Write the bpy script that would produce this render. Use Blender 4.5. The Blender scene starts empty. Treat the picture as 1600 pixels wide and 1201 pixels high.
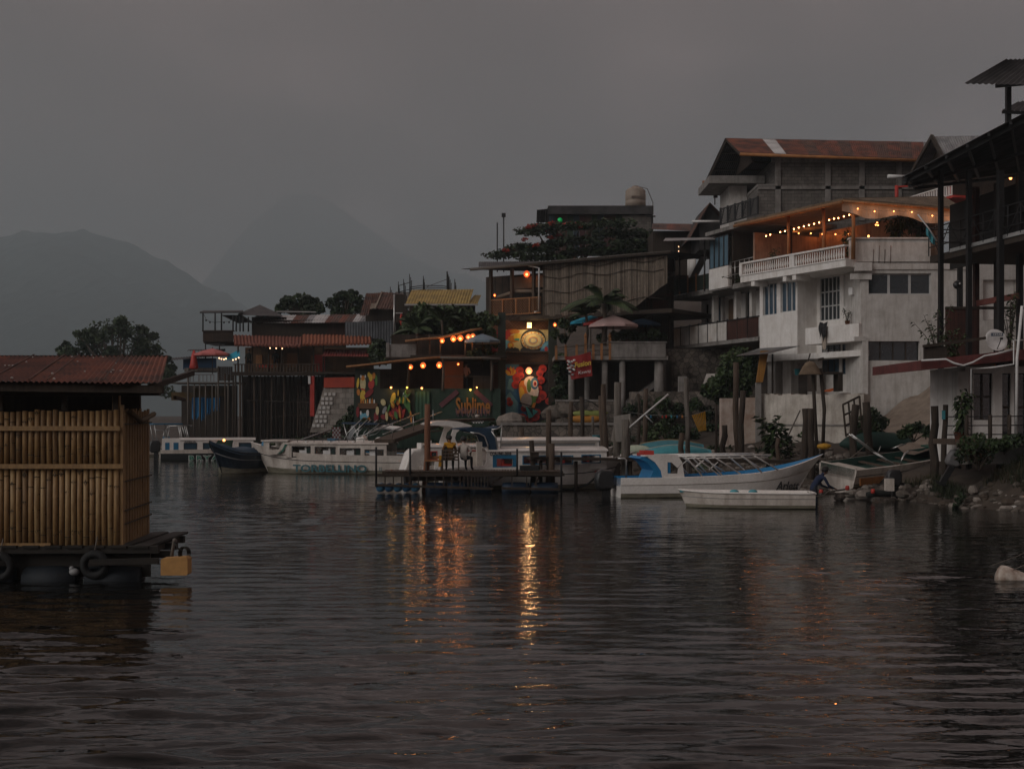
import bpy, bmesh, math, random
import numpy as np
from mathutils import Matrix, Vector
random.seed(7); RNG = np.random.default_rng(11)
SC = bpy.context.scene; COL = SC.collection
FL = 2000.0; HY = 650.0; CH = 3.0; CAM = Vector((0, 0, CH))
R = math.radians

# ---------------------------------------------------------------- places
class Frame:
    """upright working plane: origin (x,y), turned rz; local x along it, local y away from the lake, local z = world z"""
    def __init__(s, x, y, rz=0.0):
        s.M = Matrix.Translation((x, y, 0)) @ Matrix.Rotation(rz, 4, 'Z'); s.inv = s.M.inverted(); s.rz = rz
    def at(s, px, py, y=0.0):
        o = s.inv @ CAM; d = s.inv.to_3x3() @ Vector(((px-800)/FL, 1, -(py-HY)/FL))
        return o + d*((y-o.y)/d.y)
    def x(s, px, y=0.0): return s.at(px, HY, y).x
    def z(s, py, px, y=0.0): return s.at(px, py, y).z
    def w(s, x, y, z): return s.M @ Vector((x, y, z))
def fr(Y): return Frame(0, Y)
def along(pa, Ya, pb, Yb):
    a = Vector(((pa-800)/FL*Ya, Ya)); b = Vector(((pb-800)/FL*Yb, Yb)); d = b-a
    return Frame(a.x, a.y, math.atan2(d.y, d.x))
def P(px, py, Y): return Vector(((px-800)/FL*Y, Y, CH-(py-HY)/FL*Y))

# ---------------------------------------------------------------- mesh builder
class MB:
    def __init__(s, M=None): s.v = []; s.f = []; s.mi = []; s.sm = []; s.mats = []; s.cur = 0; s.M = M; s.smooth = False
    def use(s, m):
        if m not in s.mats: s.mats.append(m)
        s.cur = s.mats.index(m); return s
    def pt(s, p):
        p = Vector(p)
        if s.M is not None: p = s.M @ p
        s.v.append(p); return len(s.v)-1
    def face(s, ids): s.f.append(tuple(ids)); s.mi.append(s.cur); s.sm.append(s.smooth)
    def poly(s, pts): s.face([s.pt(p) for p in pts])
    def box(s, x0, x1, y0, y1, z0, z1):
        if x0 > x1: x0, x1 = x1, x0
        if y0 > y1: y0, y1 = y1, y0
        if z0 > z1: z0, z1 = z1, z0
        i = [s.pt((x, y, z)) for z in (z0, z1) for y in (y0, y1) for x in (x0, x1)]
        for q in ((0,2,3,1),(4,5,7,6),(0,1,5,4),(2,6,7,3),(0,4,6,2),(1,3,7,5)): s.face([i[k] for k in q])
        return s
    def prism(s, pts, vec):
        vec = Vector(vec); a = [s.pt(p) for p in pts]; b = [s.pt(Vector(p)+vec) for p in pts]; n = len(pts)
        s.face(a); s.face(b[::-1])
        for k in range(n): s.face((a[k], b[k], b[(k+1) % n], a[(k+1) % n]))
        return s
    def bar(s, p, q, w, h=None, up=(0, 0, 1)):
        p, q = Vector(p), Vector(q); h = w if h is None else h; d = (q-p).normalized(); up = Vector(up)
        if abs(d.dot(up)) > .95: up = Vector((0, 1, 0))
        a = d.cross(up).normalized()*w/2; b = a.cross(d).normalized()*h/2
        return s.prism([p-a-b, p+a-b, p+a+b, p-a+b], q-p)
    def tube(s, pts, r, n=6, cap=True):
        pts = [Vector(p) for p in pts]; m = len(pts); rs = r if isinstance(r, (list, tuple)) else [r]*m
        rings = []; ref = Vector((0.13, 0.2, 1))
        old = s.smooth; s.smooth = True
        for k in range(m):
            d = (pts[min(k+1, m-1)]-pts[max(k-1, 0)])
            d = d.normalized() if d.length > 1e-9 else Vector((0, 0, 1))
            u = ref if abs(d.dot(ref.normalized())) < .97 else Vector((1, 0, 0))
            a = d.cross(u).normalized(); b = d.cross(a)
            rings.append([s.pt(pts[k]+(a*math.cos(t)+b*math.sin(t))*rs[k]) for t in [2*math.pi*j/n for j in range(n)]])
        for k in range(m-1):
            for j in range(n): s.face((rings[k][j], rings[k][(j+1) % n], rings[k+1][(j+1) % n], rings[k+1][j]))
        s.smooth = False
        if cap: s.face(rings[0][::-1]); s.face(rings[-1])
        s.smooth = old; return s
    def lathe(s, prof, c, n=12, axis='z'):
        c = Vector(c); old = s.smooth; s.smooth = True; rings = []
        for r, h in prof:
            ring = []
            for j in range(n):
                t = 2*math.pi*j/n; p = (r*math.cos(t), r*math.sin(t), h)
                if axis == 'x': p = (p[2], p[0], p[1])
                if axis == 'y': p = (p[0], p[2], p[1])
                ring.append(s.pt(c+Vector(p)))
            rings.append(ring)
        for k in range(len(rings)-1):
            for j in range(n): s.face((rings[k][j], rings[k][(j+1) % n], rings[k+1][(j+1) % n], rings[k+1][j]))
        s.smooth = False; s.face(rings[0][::-1]); s.face(rings[-1]); s.smooth = old; return s
    def ball(s, c, r, n=8, m=6, jit=0.0, rnd=random):
        r = r if isinstance(r, (list, tuple)) else (r, r, r); c = Vector(c); old = s.smooth; s.smooth = jit == 0
        J = lambda: 1+rnd.uniform(-jit, jit)
        def q(a, b):
            k = J(); return s.pt(c+Vector((r[0]*math.sin(a)*math.cos(b)*k, r[1]*math.sin(a)*math.sin(b)*k, r[2]*math.cos(a)*k)))
        top = q(0, 0); bot = q(math.pi, 0)
        rings = [[q(math.pi*i/m, 2*math.pi*j/n) for j in range(n)] for i in range(1, m)]
        for j in range(n):
            s.face((top, rings[0][j], rings[0][(j+1) % n])); s.face((bot, rings[-1][(j+1) % n], rings[-1][j]))
            for i in range(m-2): s.face((rings[i][j], rings[i+1][j], rings[i+1][(j+1) % n], rings[i][(j+1) % n]))
        s.smooth = old; return s
    def corr(s, a, b, c, d, pitch=.09, amp=.018, rows=2, strips=None, jag=0.0, sag=0.0):
        """corrugated sheet: a-b is one edge (waves run across it), d-c the other edge"""
        a, b, c, d = map(Vector, (a, b, c, d)); L = max((b-a).length, (c-d).length); nw = max(4, int(L/pitch)); nx = nw*4
        nrm = (b-a).cross(d-a).normalized(); ids = []; n0 = len(s.f)
        jg = [random.uniform(0, jag) for _ in range(int(L/.8)+2)]
        for k in range(rows+1):
            t = k/rows; row = []
            for j in range(nx+1):
                u = j/nx; p = a.lerp(b, u).lerp(d.lerp(c, u), t)
                e = jg[int(u*L/.8)] if k == rows else 0
                p = p+(c-b).normalized()*e+nrm*amp*math.sin(2*math.pi*nw*u)
                p.z -= sag*4*t*(1-t)
                row.append(s.pt(p))
            ids.append(row)
        old = s.smooth; s.smooth = False; cur = s.cur
        for j in range(nx):
            if strips:
                m = strips[int(j/nx*len(strips)*.9999)]
                s.use(m)
            for k in range(rows): s.face((ids[k][j], ids[k][j+1], ids[k+1][j+1], ids[k+1][j]))
        if not strips: s.cur = cur
        s.smooth = old; return s
    def wall(s, x0, x1, z0, z1, holes, y0, y1):
        """upright wall with rectangular openings (hx0,hx1,hz0,hz1), faces at y0 (front) and y1"""
        hs = [(min(h[0], h[1]), max(h[0], h[1]), min(h[2], h[3]), max(h[2], h[3])) for h in holes]
        xs = sorted({x0, x1, *[min(max(v, x0), x1) for h in hs for v in h[:2]]}); zs = sorted({z0, z1, *[min(max(v, z0), z1) for h in hs for v in h[2:]]})
        nx, nz = len(xs)-1, len(zs)-1
        solid = [[not any(h[0]-1e-6 <= xs[i] and xs[i+1] <= h[1]+1e-6 and h[2]-1e-6 <= zs[k] and zs[k+1] <= h[3]+1e-6 for h in hs) for k in range(nz)] for i in range(nx)]
        S = lambda i, k: 0 <= i < nx and 0 <= k < nz and solid[i][k]
        for i in range(nx):
            for k in range(nz):
                if not S(i, k): continue
                a, b, c, d = xs[i], xs[i+1], zs[k], zs[k+1]
                s.poly([(a, y0, c), (b, y0, c), (b, y0, d), (a, y0, d)]); s.poly([(a, y1, c), (a, y1, d), (b, y1, d), (b, y1, c)])
                if not S(i-1, k): s.poly([(a, y0, c), (a, y0, d), (a, y1, d), (a, y1, c)])
                if not S(i+1, k): s.poly([(b, y0, c), (b, y1, c), (b, y1, d), (b, y0, d)])
                if not S(i, k-1): s.poly([(a, y0, c), (a, y1, c), (b, y1, c), (b, y0, c)])
                if not S(i, k+1): s.poly([(a, y0, d), (b, y0, d), (b, y1, d), (a, y1, d)])
        return s
    def quads(s, arr, mids=None):
        """arr: (n,4,3) array of loose quads"""
        for k, q in enumerate(arr):
            if mids is not None: s.cur = int(mids[k])
            s.poly(q)
        return s
    def text(s, txt, size, p, xdir=(1, 0, 0), zdir=(0, 0, 1), thick=.01, width=None, shear=0, bold=0.0):
        cu = bpy.data.curves.new('t', 'FONT'); cu.body = txt; cu.size = size; cu.extrude = thick/2; cu.align_x = 'CENTER'; cu.shear = shear; cu.offset = bold; cu.resolution_u = 3
        o = bpy.data.objects.new('t', cu); COL.objects.link(o); dg = bpy.context.evaluated_depsgraph_get()
        me = bpy.data.meshes.new_from_object(o.evaluated_get(dg)); bpy.data.objects.remove(o); bpy.data.curves.remove(cu)
        xs = [v.co.x for v in me.vertices]; k = 1.0
        if width and xs: k = width/(max(xs)-min(xs))
        X, Z = Vector(xdir).normalized(), Vector(zdir).normalized(); N = X.cross(Z); p = Vector(p)
        ids = [s.pt(p+X*(v.co.x*k)+Z*v.co.y-N*v.co.z*-1) for v in me.vertices]
        for f in me.polygons: s.face([ids[i] for i in f.vertices])
        bpy.data.meshes.remove(me); return s
    def mesh(s, name, loc, default):
        me = bpy.data.meshes.new(name); loc = Vector(loc)
        me.from_pydata([tuple(v-loc) for v in s.v], [], s.f)
        ms = s.mats or [default]
        if s.mats and default is not None and any(m is None for m in ms): ms = [default if m is None else m for m in ms]
        for m in ms: me.materials.append(m)
        if len(ms) > 1: me.polygons.foreach_set('material_index', s.mi)
        me.polygons.foreach_set('use_smooth', s.sm)
        me.validate(); me.update(); return me

# ---------------------------------------------------------------- things
def tag(o, label, cat, group=None, kind=None):
    if label: o['label'] = label
    if cat: o['category'] = cat
    if group: o['group'] = group
    if kind: o['kind'] = kind
    return o
class Thing:
    def __init__(s, name, label, cat, loc, group=None):
        s.loc = Vector(loc); s.o = bpy.data.objects.new(name, None); COL.objects.link(s.o); s.o.location = s.loc; s.o.empty_display_size = .2
        tag(s.o, label, cat, group)
    def split(s, name, mb, mat=None, parent=None):
        """one part per connected piece"""
        par = list(range(len(mb.v)))
        def root(a):
            while par[a] != a: par[a] = par[par[a]]; a = par[a]
            return a
        for f in mb.f:
            for i in f[1:]: par[root(i)] = root(f[0])
        groups = {}
        for k, f in enumerate(mb.f): groups.setdefault(root(f[0]), []).append(k)
        for g in groups.values():
            q = MB(); q.mats = mb.mats; ix = {}
            for k in g:
                for i in mb.f[k]:
                    if i not in ix: ix[i] = len(q.v); q.v.append(mb.v[i])
                q.f.append(tuple(ix[i] for i in mb.f[k])); q.mi.append(mb.mi[k]); q.sm.append(mb.sm[k])
            s.part(name, q, mat, parent)
    def part(s, name, mb, mat=None, parent=None, label=None):
        o = bpy.data.objects.new(name, mb.mesh(name, s.loc, mat)); COL.objects.link(o); o.parent = parent or s.o
        if label: o['label'] = label
        return o
    def box(s, name, F, x0, x1, y0, y1, z0, z1, mat, parent=None):
        return s.part(name, MB(F.M).box(x0, x1, y0, y1, z0, z1), mat, parent)
def solo(name, mb, mat, label, cat, loc, group=None, kind=None):
    o = bpy.data.objects.new(name, mb.mesh(name, loc, mat)); COL.objects.link(o); o.location = loc
    return tag(o, label, cat, group, kind)
def struct(name, mb, mat, loc=(0, 0, 0), kind='structure'):
    o = bpy.data.objects.new(name, mb.mesh(name, loc, mat)); COL.objects.link(o); o.location = loc; o['kind'] = kind; return o
def window(T, F, x0, x1, z0, z1, y, nx=2, nz=1, fw=.06, frame=None, glass=None, name='window', rails=()):
    """frame with mullions standing in an opening, pane behind"""
    m = MB(F.M); X = [x0+(x1-x0)*k/nx for k in range(nx+1)]; Z = [z0+(z1-z0)*k/nz for k in range(nz+1)]
    holes = [(X[i]+fw/2, X[i+1]-fw/2, Z[k]+fw/2, Z[k+1]-fw/2) for i in range(nx) for k in range(nz)]
    m.wall(x0, x1, z0, z1, holes, y, y+.07)
    w = T.part(name, m, frame)
    g = MB(F.M); g.poly([(x0+.01, y+.04, z0+.01), (x1-.01, y+.04, z0+.01), (x1-.01, y+.04, z1-.01), (x0+.01, y+.04, z1-.01)])
    T.part('pane', g, glass, w); return w

# ---------------------------------------------------------------- materials
def nd(nt, t, **k):
    n = nt.nodes.new(t)
    for a, b in k.items(): setattr(n, a, b)
    return n
MATS = {}
def mat(name, col, col2=None, rough=.8, metal=0.0, kind='noise', scale=2.0, bump=.15, bscale=25.0, var=.25, spec=.4, a=.5, b=.25, stretch=(1, 1, 1), contrast=.5, coat=0.0):
    if name in MATS: return MATS[name]
    m = bpy.data.materials.new(name); m.use_nodes = True; nt = m.node_tree; N, L = nt.nodes, nt.links
    bs = N['Principled BSDF']; bs.inputs['Roughness'].default_value = rough; bs.inputs['Metallic'].default_value = metal
    bs.inputs['Specular IOR Level'].default_value = spec
    if coat: bs.inputs['Coat Weight'].default_value = coat; bs.inputs['Coat Roughness'].default_value = .15
    c1 = (*col, 1); c2 = (*(col2 or [x*(1-var) for x in col]), 1)
    tc = nd(nt, 'ShaderNodeTexCoord'); sep = nd(nt, 'ShaderNodeSeparateXYZ'); L.new(tc.outputs['Object'], sep.inputs[0])
    add = nd(nt, 'ShaderNodeMath', operation='ADD'); L.new(sep.outputs[0], add.inputs[0]); L.new(sep.outputs[1], add.inputs[1])
    flat = nd(nt, 'ShaderNodeCombineXYZ'); L.new(add.outputs[0], flat.inputs[0]); L.new(sep.outputs[2], flat.inputs[1])
    def noise(sc, src, det=6, st=(1, 1, 1), rg=.6):
        mp = nd(nt, 'ShaderNodeMapping'); mp.inputs['Scale'].default_value = st; L.new(src, mp.inputs[0])
        n = nd(nt, 'ShaderNodeTexNoise'); n.inputs['Scale'].default_value = sc; n.inputs['Detail'].default_value = det; n.inputs['Roughness'].default_value = rg; L.new(mp.outputs[0], n.inputs[0]); return n.outputs[0]
    def ramp(src, lo, hi, ca, cb):
        r = nd(nt, 'ShaderNodeValToRGB'); r.color_ramp.elements[0].position = lo; r.color_ramp.elements[1].position = hi
        r.color_ramp.elements[0].color = ca; r.color_ramp.elements[1].color = cb; L.new(src, r.inputs[0]); return r.outputs[0]
    def mix(f, A, B, bt='MIX', fv=None):
        x = nd(nt, 'ShaderNodeMix', data_type='RGBA', blend_type=bt)
        if fv is not None: x.inputs[0].default_value = fv
        else: L.new(f, x.inputs[0])
        for i, s in ((6, A), (7, B)):
            if isinstance(s, tuple): x.inputs[i].default_value = s
            else: L.new(s, x.inputs[i])
        return x.outputs[2]
    O = tc.outputs['Object']; h = None
    lo, hi = .5-.35*(1-contrast), .5+.35*(1-contrast)
    base = ramp(noise(scale, O, st=stretch), lo, hi, c2, c1)
    fine = ramp(noise(scale*9, O), .3, .7, (.8, .8, .8, 1), (1.1, 1.1, 1.1, 1))
    colr = mix(None, base, fine, 'MULTIPLY', .6)
    if kind == 'stain':      # rain streaks running down from edges
        st = ramp(noise(1.6, O, st=(3.0, 3.0, .35)), .47, .68, (1, 1, 1, 1), tuple(list(Vector(c2[:3])*1.0)+[1]))
        k = nd(nt, 'ShaderNodeMix', data_type='RGBA', blend_type='MULTIPLY'); k.inputs[0].default_value = .45
        dirt = ramp(noise(.7, O, 8), .46, .66, (1, 1, 1, 1), (.55, .5, .45, 1))
        L.new(colr, k.inputs[6]); L.new(mix(None, st, dirt, 'MULTIPLY', .5), k.inputs[7]); colr = k.outputs[2]
    if kind in ('block', 'plank', 'hplank', 'tiles'):
        br = nd(nt, 'ShaderNodeTexBrick'); br.inputs['Scale'].default_value = 1
        if kind == 'plank':
            rot = nd(nt, 'ShaderNodeMapping'); rot.inputs['Rotation'].default_value = (0, 0, math.pi/2); L.new(flat.outputs[0], rot.inputs[0]); L.new(rot.outputs[0], br.inputs[0])
        else: L.new(flat.outputs[0], br.inputs[0])
        br.inputs['Brick Width'].default_value = a; br.inputs['Row Height'].default_value = b
        br.inputs['Mortar Size'].default_value = .012 if kind == 'block' else .008
        br.inputs['Color1'].default_value = (1, 1, 1, 1); br.inputs['Color2'].default_value = (.68, .68, .68, 1); br.inputs['Mortar'].default_value = (.4, .4, .4, 1) if kind == 'block' else (.25, .25, .25, 1)
        br.offset = .5; colr = mix(None, colr, br.outputs[0], 'MULTIPLY', 1.0); h = br.outputs[1]
    if kind == 'stone':
        vo = nd(nt, 'ShaderNodeTexVoronoi', feature='DISTANCE_TO_EDGE'); vo.inputs['Scale'].default_value = a*4; L.new(O, vo.inputs[0])
        vc = nd(nt, 'ShaderNodeTexVoronoi'); vc.inputs['Scale'].default_value = a*4; L.new(O, vc.inputs[0])
        g = nd(nt, 'ShaderNodeRGBToBW'); L.new(vc.outputs['Color'], g.inputs[0])
        colr = mix(None, colr, ramp(g.outputs[0], .2, .8, (.55, .55, .55, 1), (1.15, 1.15, 1.15, 1)), 'MULTIPLY', 1.0)
        e = ramp(vo.outputs[0], .02, .09, (.45, .45, .45, 1), (1, 1, 1, 1)); colr = mix(None, colr, e, 'MULTIPLY', 1.0)
    if kind == 'weave':
        wv = nd(nt, 'ShaderNodeTexWave', wave_type='BANDS', bands_direction='X'); wv.inputs['Scale'].default_value = a*6; wv.inputs['Distortion'].default_value = 1.5; wv.inputs['Detail'].default_value = 3; L.new(flat.outputs[0], wv.inputs[0])
        colr = mix(None, colr, ramp(wv.outputs[1], .1, .7, (.45, .43, .4, 1), (1.1, 1.1, 1.1, 1)), 'MULTIPLY', .9); h = wv.outputs[1]
    if kind == 'rust':
        fl = ramp(noise(1.3, O, 8, st=stretch), .42, .6, c1, c2)
        colr = mix(None, fl, fine, 'MULTIPLY', .9)
    L.new(colr, bs.inputs['Base Color'])
    if bump:
        bp = nd(nt, 'ShaderNodeBump'); bp.inputs['Strength'].default_value = bump; bp.inputs['Distance'].default_value = .03
        nb = noise(bscale, O)
        if h is not None:
            ad = nd(nt, 'ShaderNodeMath', operation='SUBTRACT' if kind in ('block', 'plank', 'hplank', 'tiles') else 'ADD'); L.new(nb, ad.inputs[0]); L.new(h, ad.inputs[1]); nb = ad.outputs[0]
        L.new(nb, bp.inputs['Height']); L.new(bp.outputs[0], bs.inputs['Normal'])
    MATS[name] = m; return m
def glow(name, col, s):
    if name in MATS: return MATS[name]
    m = bpy.data.materials.new(name); m.use_nodes = True; bs = m.node_tree.nodes['Principled BSDF']
    bs.inputs['Base Color'].default_value = (*col, 1); bs.inputs['Emission Color'].default_value = (*col, 1); bs.inputs['Emission Strength'].default_value = s
    MATS[name] = m; return m
W_PL = mat('white_plaster', (.62, .59, .56), (.48, .445, .41), kind='stain', rough=.85)
W_PL2 = mat('bright_plaster', (.8, .77, .74), (.68, .64, .6), kind='stain', rough=.85)
CONC = mat('concrete', (.27, .25, .235), (.17, .155, .14), kind='stain', rough=.9)
BLOCK = mat('concrete_block', (.2, .18, .16), (.12, .105, .095), kind='block', a=.4, b=.2, rough=.95, bump=.4)
RUST = mat('rusty_tin', (.2, .06, .032), (.065, .028, .02), kind='rust', rough=.75, metal=.2, stretch=(1, 1, .4))
RUST2 = mat('rusty_brown_tin', (.13, .06, .04), (.05, .03, .025), kind='rust', rough=.75, metal=.2)
TIN = mat('grey_tin', (.3, .3, .3), (.16, .16, .165), kind='rust', rough=.5, metal=.5)
TINW = mat('pale_tin', (.55, .54, .53), (.35, .33, .32), kind='rust', rough=.55, metal=.2)
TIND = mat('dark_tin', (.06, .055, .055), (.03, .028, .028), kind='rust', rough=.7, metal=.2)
TINY = mat('yellow_tin', (.4, .27, .07), (.25, .17, .05), kind='rust', rough=.7)
TILE = mat('clay_tile', (.24, .08, .052), (.12, .042, .03), rough=.85, scale=3)
TILEO = mat('orange_clay_tile', (.3, .095, .045), (.17, .055, .03), rough=.85, scale=3)
STEEL = mat('black_steel', (.018, .017, .017), rough=.6, metal=.3)
WOOD = mat('weathered_wood', (.095, .062, .042), (.045, .032, .023), kind='noise', stretch=(6, 6, .6), rough=.9)
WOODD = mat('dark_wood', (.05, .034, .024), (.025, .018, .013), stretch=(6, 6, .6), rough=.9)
WOODO = mat('orange_wood', (.34, .15, .055), (.2, .085, .03), stretch=(6, 6, .6), rough=.7)
WOODG = mat('grey_wood', (.16, .135, .115), (.08, .068, .056), stretch=(8, 8, .5), rough=.95)
PLANK = mat('plank_wall', (.06, .036, .024), (.03, .02, .014), kind='plank', a=4, b=.14, rough=.9)
PLANKR = mat('red_brown_planks', (.08, .027, .018), (.04, .015, .011), kind='plank', a=4, b=.15, rough=.85)
MATW = mat('bamboo_mat', (.2, .16, .125), (.1, .078, .06), kind='weave', a=1.0, rough=.9, stretch=(3, 3, .4))
BAMB = mat('bamboo_pole', (.33, .195, .08), (.2, .115, .048), scale=5, stretch=(4, 4, 1), rough=.55, bump=.05)
BAMBN = mat('bamboo_node', (.05, .035, .02), rough=.8, scale=20)
THAT = mat('thatch', (.24, .17, .11), (.11, .075, .05), kind='weave', a=1.6, rough=.95, bump=.5)
SOIL = mat('soil', (.075, .056, .042), (.035, .027, .021), scale=1.2, rough=1, bump=.6, bscale=8)
SAND = mat('pale_soil', (.27, .215, .17), (.17, .13, .1), scale=2, rough=1, bump=.6, bscale=6)
STONE = mat('stone_wall', (.22, .185, .155), (.12, .1, .085), kind='stone', a=.8, rough=.95, bump=.5, bscale=6)
ROCK = mat('rock', (.14, .115, .095), (.07, .058, .048), scale=4, rough=.95, bump=.5, bscale=12)
ROCKP = mat('pale_rock', (.27, .23, .2), (.14, .12, .1), scale=4, rough=.95, bump=.5, bscale=12)
LEAF = [mat('leaf_green', (.045, .075, .022), (.028, .048, .016), rough=.6), mat('leaf_light', (.055, .085, .026), (.04, .06, .02), rough=.6), mat('leaf_dark', (.022, .038, .014), (.014, .026, .01), rough=.65)]
BARK = mat('bark', (.1, .075, .055), (.05, .038, .03), rough=.95, stretch=(5, 5, 1))
GRIME = mat('waterline_grime', (.2, .18, .13), (.09, .08, .055), scale=4, stretch=(.5, .5, 3), rough=.7)
GEL = mat('white_gelcoat', (.8, .76, .72), (.66, .61, .56), rough=.35, scale=1.3, bump=.03, coat=.3)
GELD = mat('dirty_gelcoat', (.66, .6, .54), (.45, .39, .34), kind='stain', rough=.45, scale=1.5, bump=.05)
BLUE = mat('blue_paint', (.02, .16, .3), (.014, .11, .2), rough=.45)
BLUED = mat('navy_canvas', (.018, .045, .085), (.012, .03, .055), rough=.8)
TEAL = mat('teal_paint', (.06, .3, .34), (.04, .2, .24), rough=.5)
GREEN = mat('green_paint', (.015, .13, .085), (.01, .08, .055), rough=.5)
RED = mat('red_paint', (.5, .045, .03), (.36, .03, .022), rough=.55)
ORNG = mat('orange_paint', (.42, .17, .05), (.25, .1, .03), rough=.6)
BLACK = mat('black_plastic', (.02, .02, .021), rough=.4)
BLKM = mat('black_rubber', (.015, .015, .015), rough=.8)
CHROME = mat('steel_tube', (.55, .54, .52), rough=.3, metal=.8)
GLASS = mat('window_glass', (.02, .03, .036), rough=.08, spec=.8, bump=0)
GLASSB = mat('blue_glass', (.03, .065, .1), rough=.1, spec=.8, bump=0)
CURT = mat('blue_curtain', (.1, .17, .22), (.06, .11, .15), stretch=(9, 9, .3), rough=.9)
GREYP = mat('grey_plastic', (.3, .3, .3), rough=.5)
WHITEP = mat('white_plastic', (.72, .7, .68), rough=.5)
ALU = mat('window_frame_paint', (.5, .49, .48), rough=.5)
BARREL = mat('blue_barrel', (.02, .09, .19), (.012, .05, .1), rough=.45)
SKIN = mat('skin', (.2, .1, .065), rough=.6, bump=0); HAIR = mat('black_hair', (.012, .01, .009), rough=.6)
BULBF = glow('bright_bulb', (1, .42, .14), 16); BULB = glow('warm_bulb', (1, .36, .1), 5.5); BULBS = glow('small_warm_bulb', (1, .55, .3), 4)
LANT = glow('lantern_glow', (1, .2, .045), .8); LANTC = glow('lantern_core', (1, .4, .12), 4)

def lamp(p, w, r=.07, col=(1, .36, .1)):
    l = bpy.data.lights.new('lamp_light', 'POINT'); l.energy = w; l.shadow_soft_size = r; l.color = col; o = bpy.data.objects.new('lamp_light', l); COL.objects.link(o); o.location = p
# ---------------------------------------------------------------- camera, sky, sun
cam = bpy.data.cameras.new('camera'); co = bpy.data.objects.new('camera', cam); COL.objects.link(co)
cam.sensor_width = 36; cam.lens = FL/1600*36; cam.shift_y = (HY-600.5)/1600; cam.clip_end = 40000; cam.clip_start = .1
co.location = CAM; co.rotation_euler = (math.pi/2, 0, 0); SC.camera = co
SC.view_settings.view_transform = 'Standard'; SC.view_settings.look = 'None'; SC.view_settings.exposure = 0; SC.view_settings.gamma = 1
SUN_EL, SUN_AZ = R(30), R(232)      # the brighter part of the overcast, behind the camera to its left
w = bpy.data.worlds.new('World'); SC.world = w; w.use_nodes = True; nt = w.node_tree; N, L = nt.nodes, nt.links
bg = N['Background']
sky = nd(nt, 'ShaderNodeTexSky', sky_type='NISHITA'); sky.sun_disc = False; sky.sun_elevation = SUN_EL; sky.sun_rotation = SUN_AZ; sky.air_density = 1; sky.dust_density = 5
bw = nd(nt, 'ShaderNodeHueSaturation'); bw.inputs['Saturation'].default_value = .12; L.new(sky.outputs[0], bw.inputs['Color'])
tc = nd(nt, 'ShaderNodeTexCoord'); sp = nd(nt, 'ShaderNodeSeparateXYZ'); L.new(tc.outputs['Generated'], sp.inputs[0])
mp = nd(nt, 'ShaderNodeMapping'); mp.inputs['Scale'].default_value = (1.6, 1.6, 4.0); mp.inputs['Location'].default_value = (3.1, .4, 1.3); L.new(tc.outputs['Generated'], mp.inputs[0])
nz = nd(nt, 'ShaderNodeTexNoise'); nz.inputs['Scale'].default_value = 1.7; nz.inputs['Detail'].default_value = 5; nz.inputs['Roughness'].default_value = .5; nz.inputs['Distortion'].default_value = .8; L.new(mp.outputs[0], nz.inputs[0])
cr = nd(nt, 'ShaderNodeValToRGB'); e = cr.color_ramp.elements; e[0].position = .36; e[0].color = (.4, .415, .44, 1); e[1].position = .62; e[1].color = (1.2, 1.08, 1.04, 1); L.new(nz.outputs[0], cr.inputs[0])
# overcast layer: flat cloud grey, evens out the clear sky behind it
mx = nd(nt, 'ShaderNodeMix', data_type='RGBA'); mx.inputs[0].default_value = .86; L.new(bw.outputs[0], mx.inputs[6]); mx.inputs[7].default_value = (2.62, 2.06, 1.96, 1)
ml = nd(nt, 'ShaderNodeMix', data_type='RGBA', blend_type='MULTIPLY'); ml.inputs[0].default_value = 1; L.new(mx.outputs[2], ml.inputs[6]); L.new(cr.outputs[0], ml.inputs[7])
# sky brightness set by direction: raised over the lake's far end, lowered behind
mr = nd(nt, 'ShaderNodeMapRange', interpolation_type='SMOOTHSTEP'); mr.inputs[1].default_value = -.5; mr.inputs[2].default_value = .7; mr.inputs[3].default_value = .42; mr.inputs[4].default_value = 1.75; L.new(sp.outputs[1], mr.inputs[0])
mg = nd(nt, 'ShaderNodeMix', data_type='RGBA', blend_type='MULTIPLY'); mg.inputs[0].default_value = 1; L.new(ml.outputs[2], mg.inputs[6]); L.new(mr.outputs[0], mg.inputs[7])
me_ = nd(nt, 'ShaderNodeMapRange', interpolation_type='SMOOTHSTEP'); me_.inputs[1].default_value = 0; me_.inputs[2].default_value = .3; me_.inputs[3].default_value = 1.75; me_.inputs[4].default_value = .95; L.new(sp.outputs[2], me_.inputs[0])
mh = nd(nt, 'ShaderNodeMix', data_type='RGBA', blend_type='MULTIPLY'); mh.inputs[0].default_value = 1; L.new(mg.outputs[2], mh.inputs[6]); L.new(me_.outputs[0], mh.inputs[7])
mw = nd(nt, 'ShaderNodeMapRange', interpolation_type='SMOOTHSTEP'); mw.inputs[1].default_value = -.5; mw.inputs[2].default_value = .04; mw.inputs[3].default_value = .55; mw.inputs[4].default_value = 1; L.new(sp.outputs[0], mw.inputs[0])
mv = nd(nt, 'ShaderNodeMix', data_type='RGBA', blend_type='MULTIPLY'); mv.inputs[0].default_value = 1; L.new(mh.outputs[2], mv.inputs[6]); L.new(mw.outputs[0], mv.inputs[7])
L.new(mv.outputs[2], bg.inputs[0]); bg.inputs[1].default_value = .15
sl = bpy.data.lights.new('sun', 'SUN'); sl.energy = 1.15; sl.angle = R(40); sl.color = (1, .96, .93)
so = bpy.data.objects.new('sun', sl); COL.objects.link(so)
sd = Vector((math.sin(SUN_AZ)*math.cos(SUN_EL), math.cos(SUN_AZ)*math.cos(SUN_EL), math.sin(SUN_EL)))
so.rotation_euler = sd.to_track_quat('Z', 'Y').to_euler(); so.location = sd*100

SC.cycles.volume_bounces = 3
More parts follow.
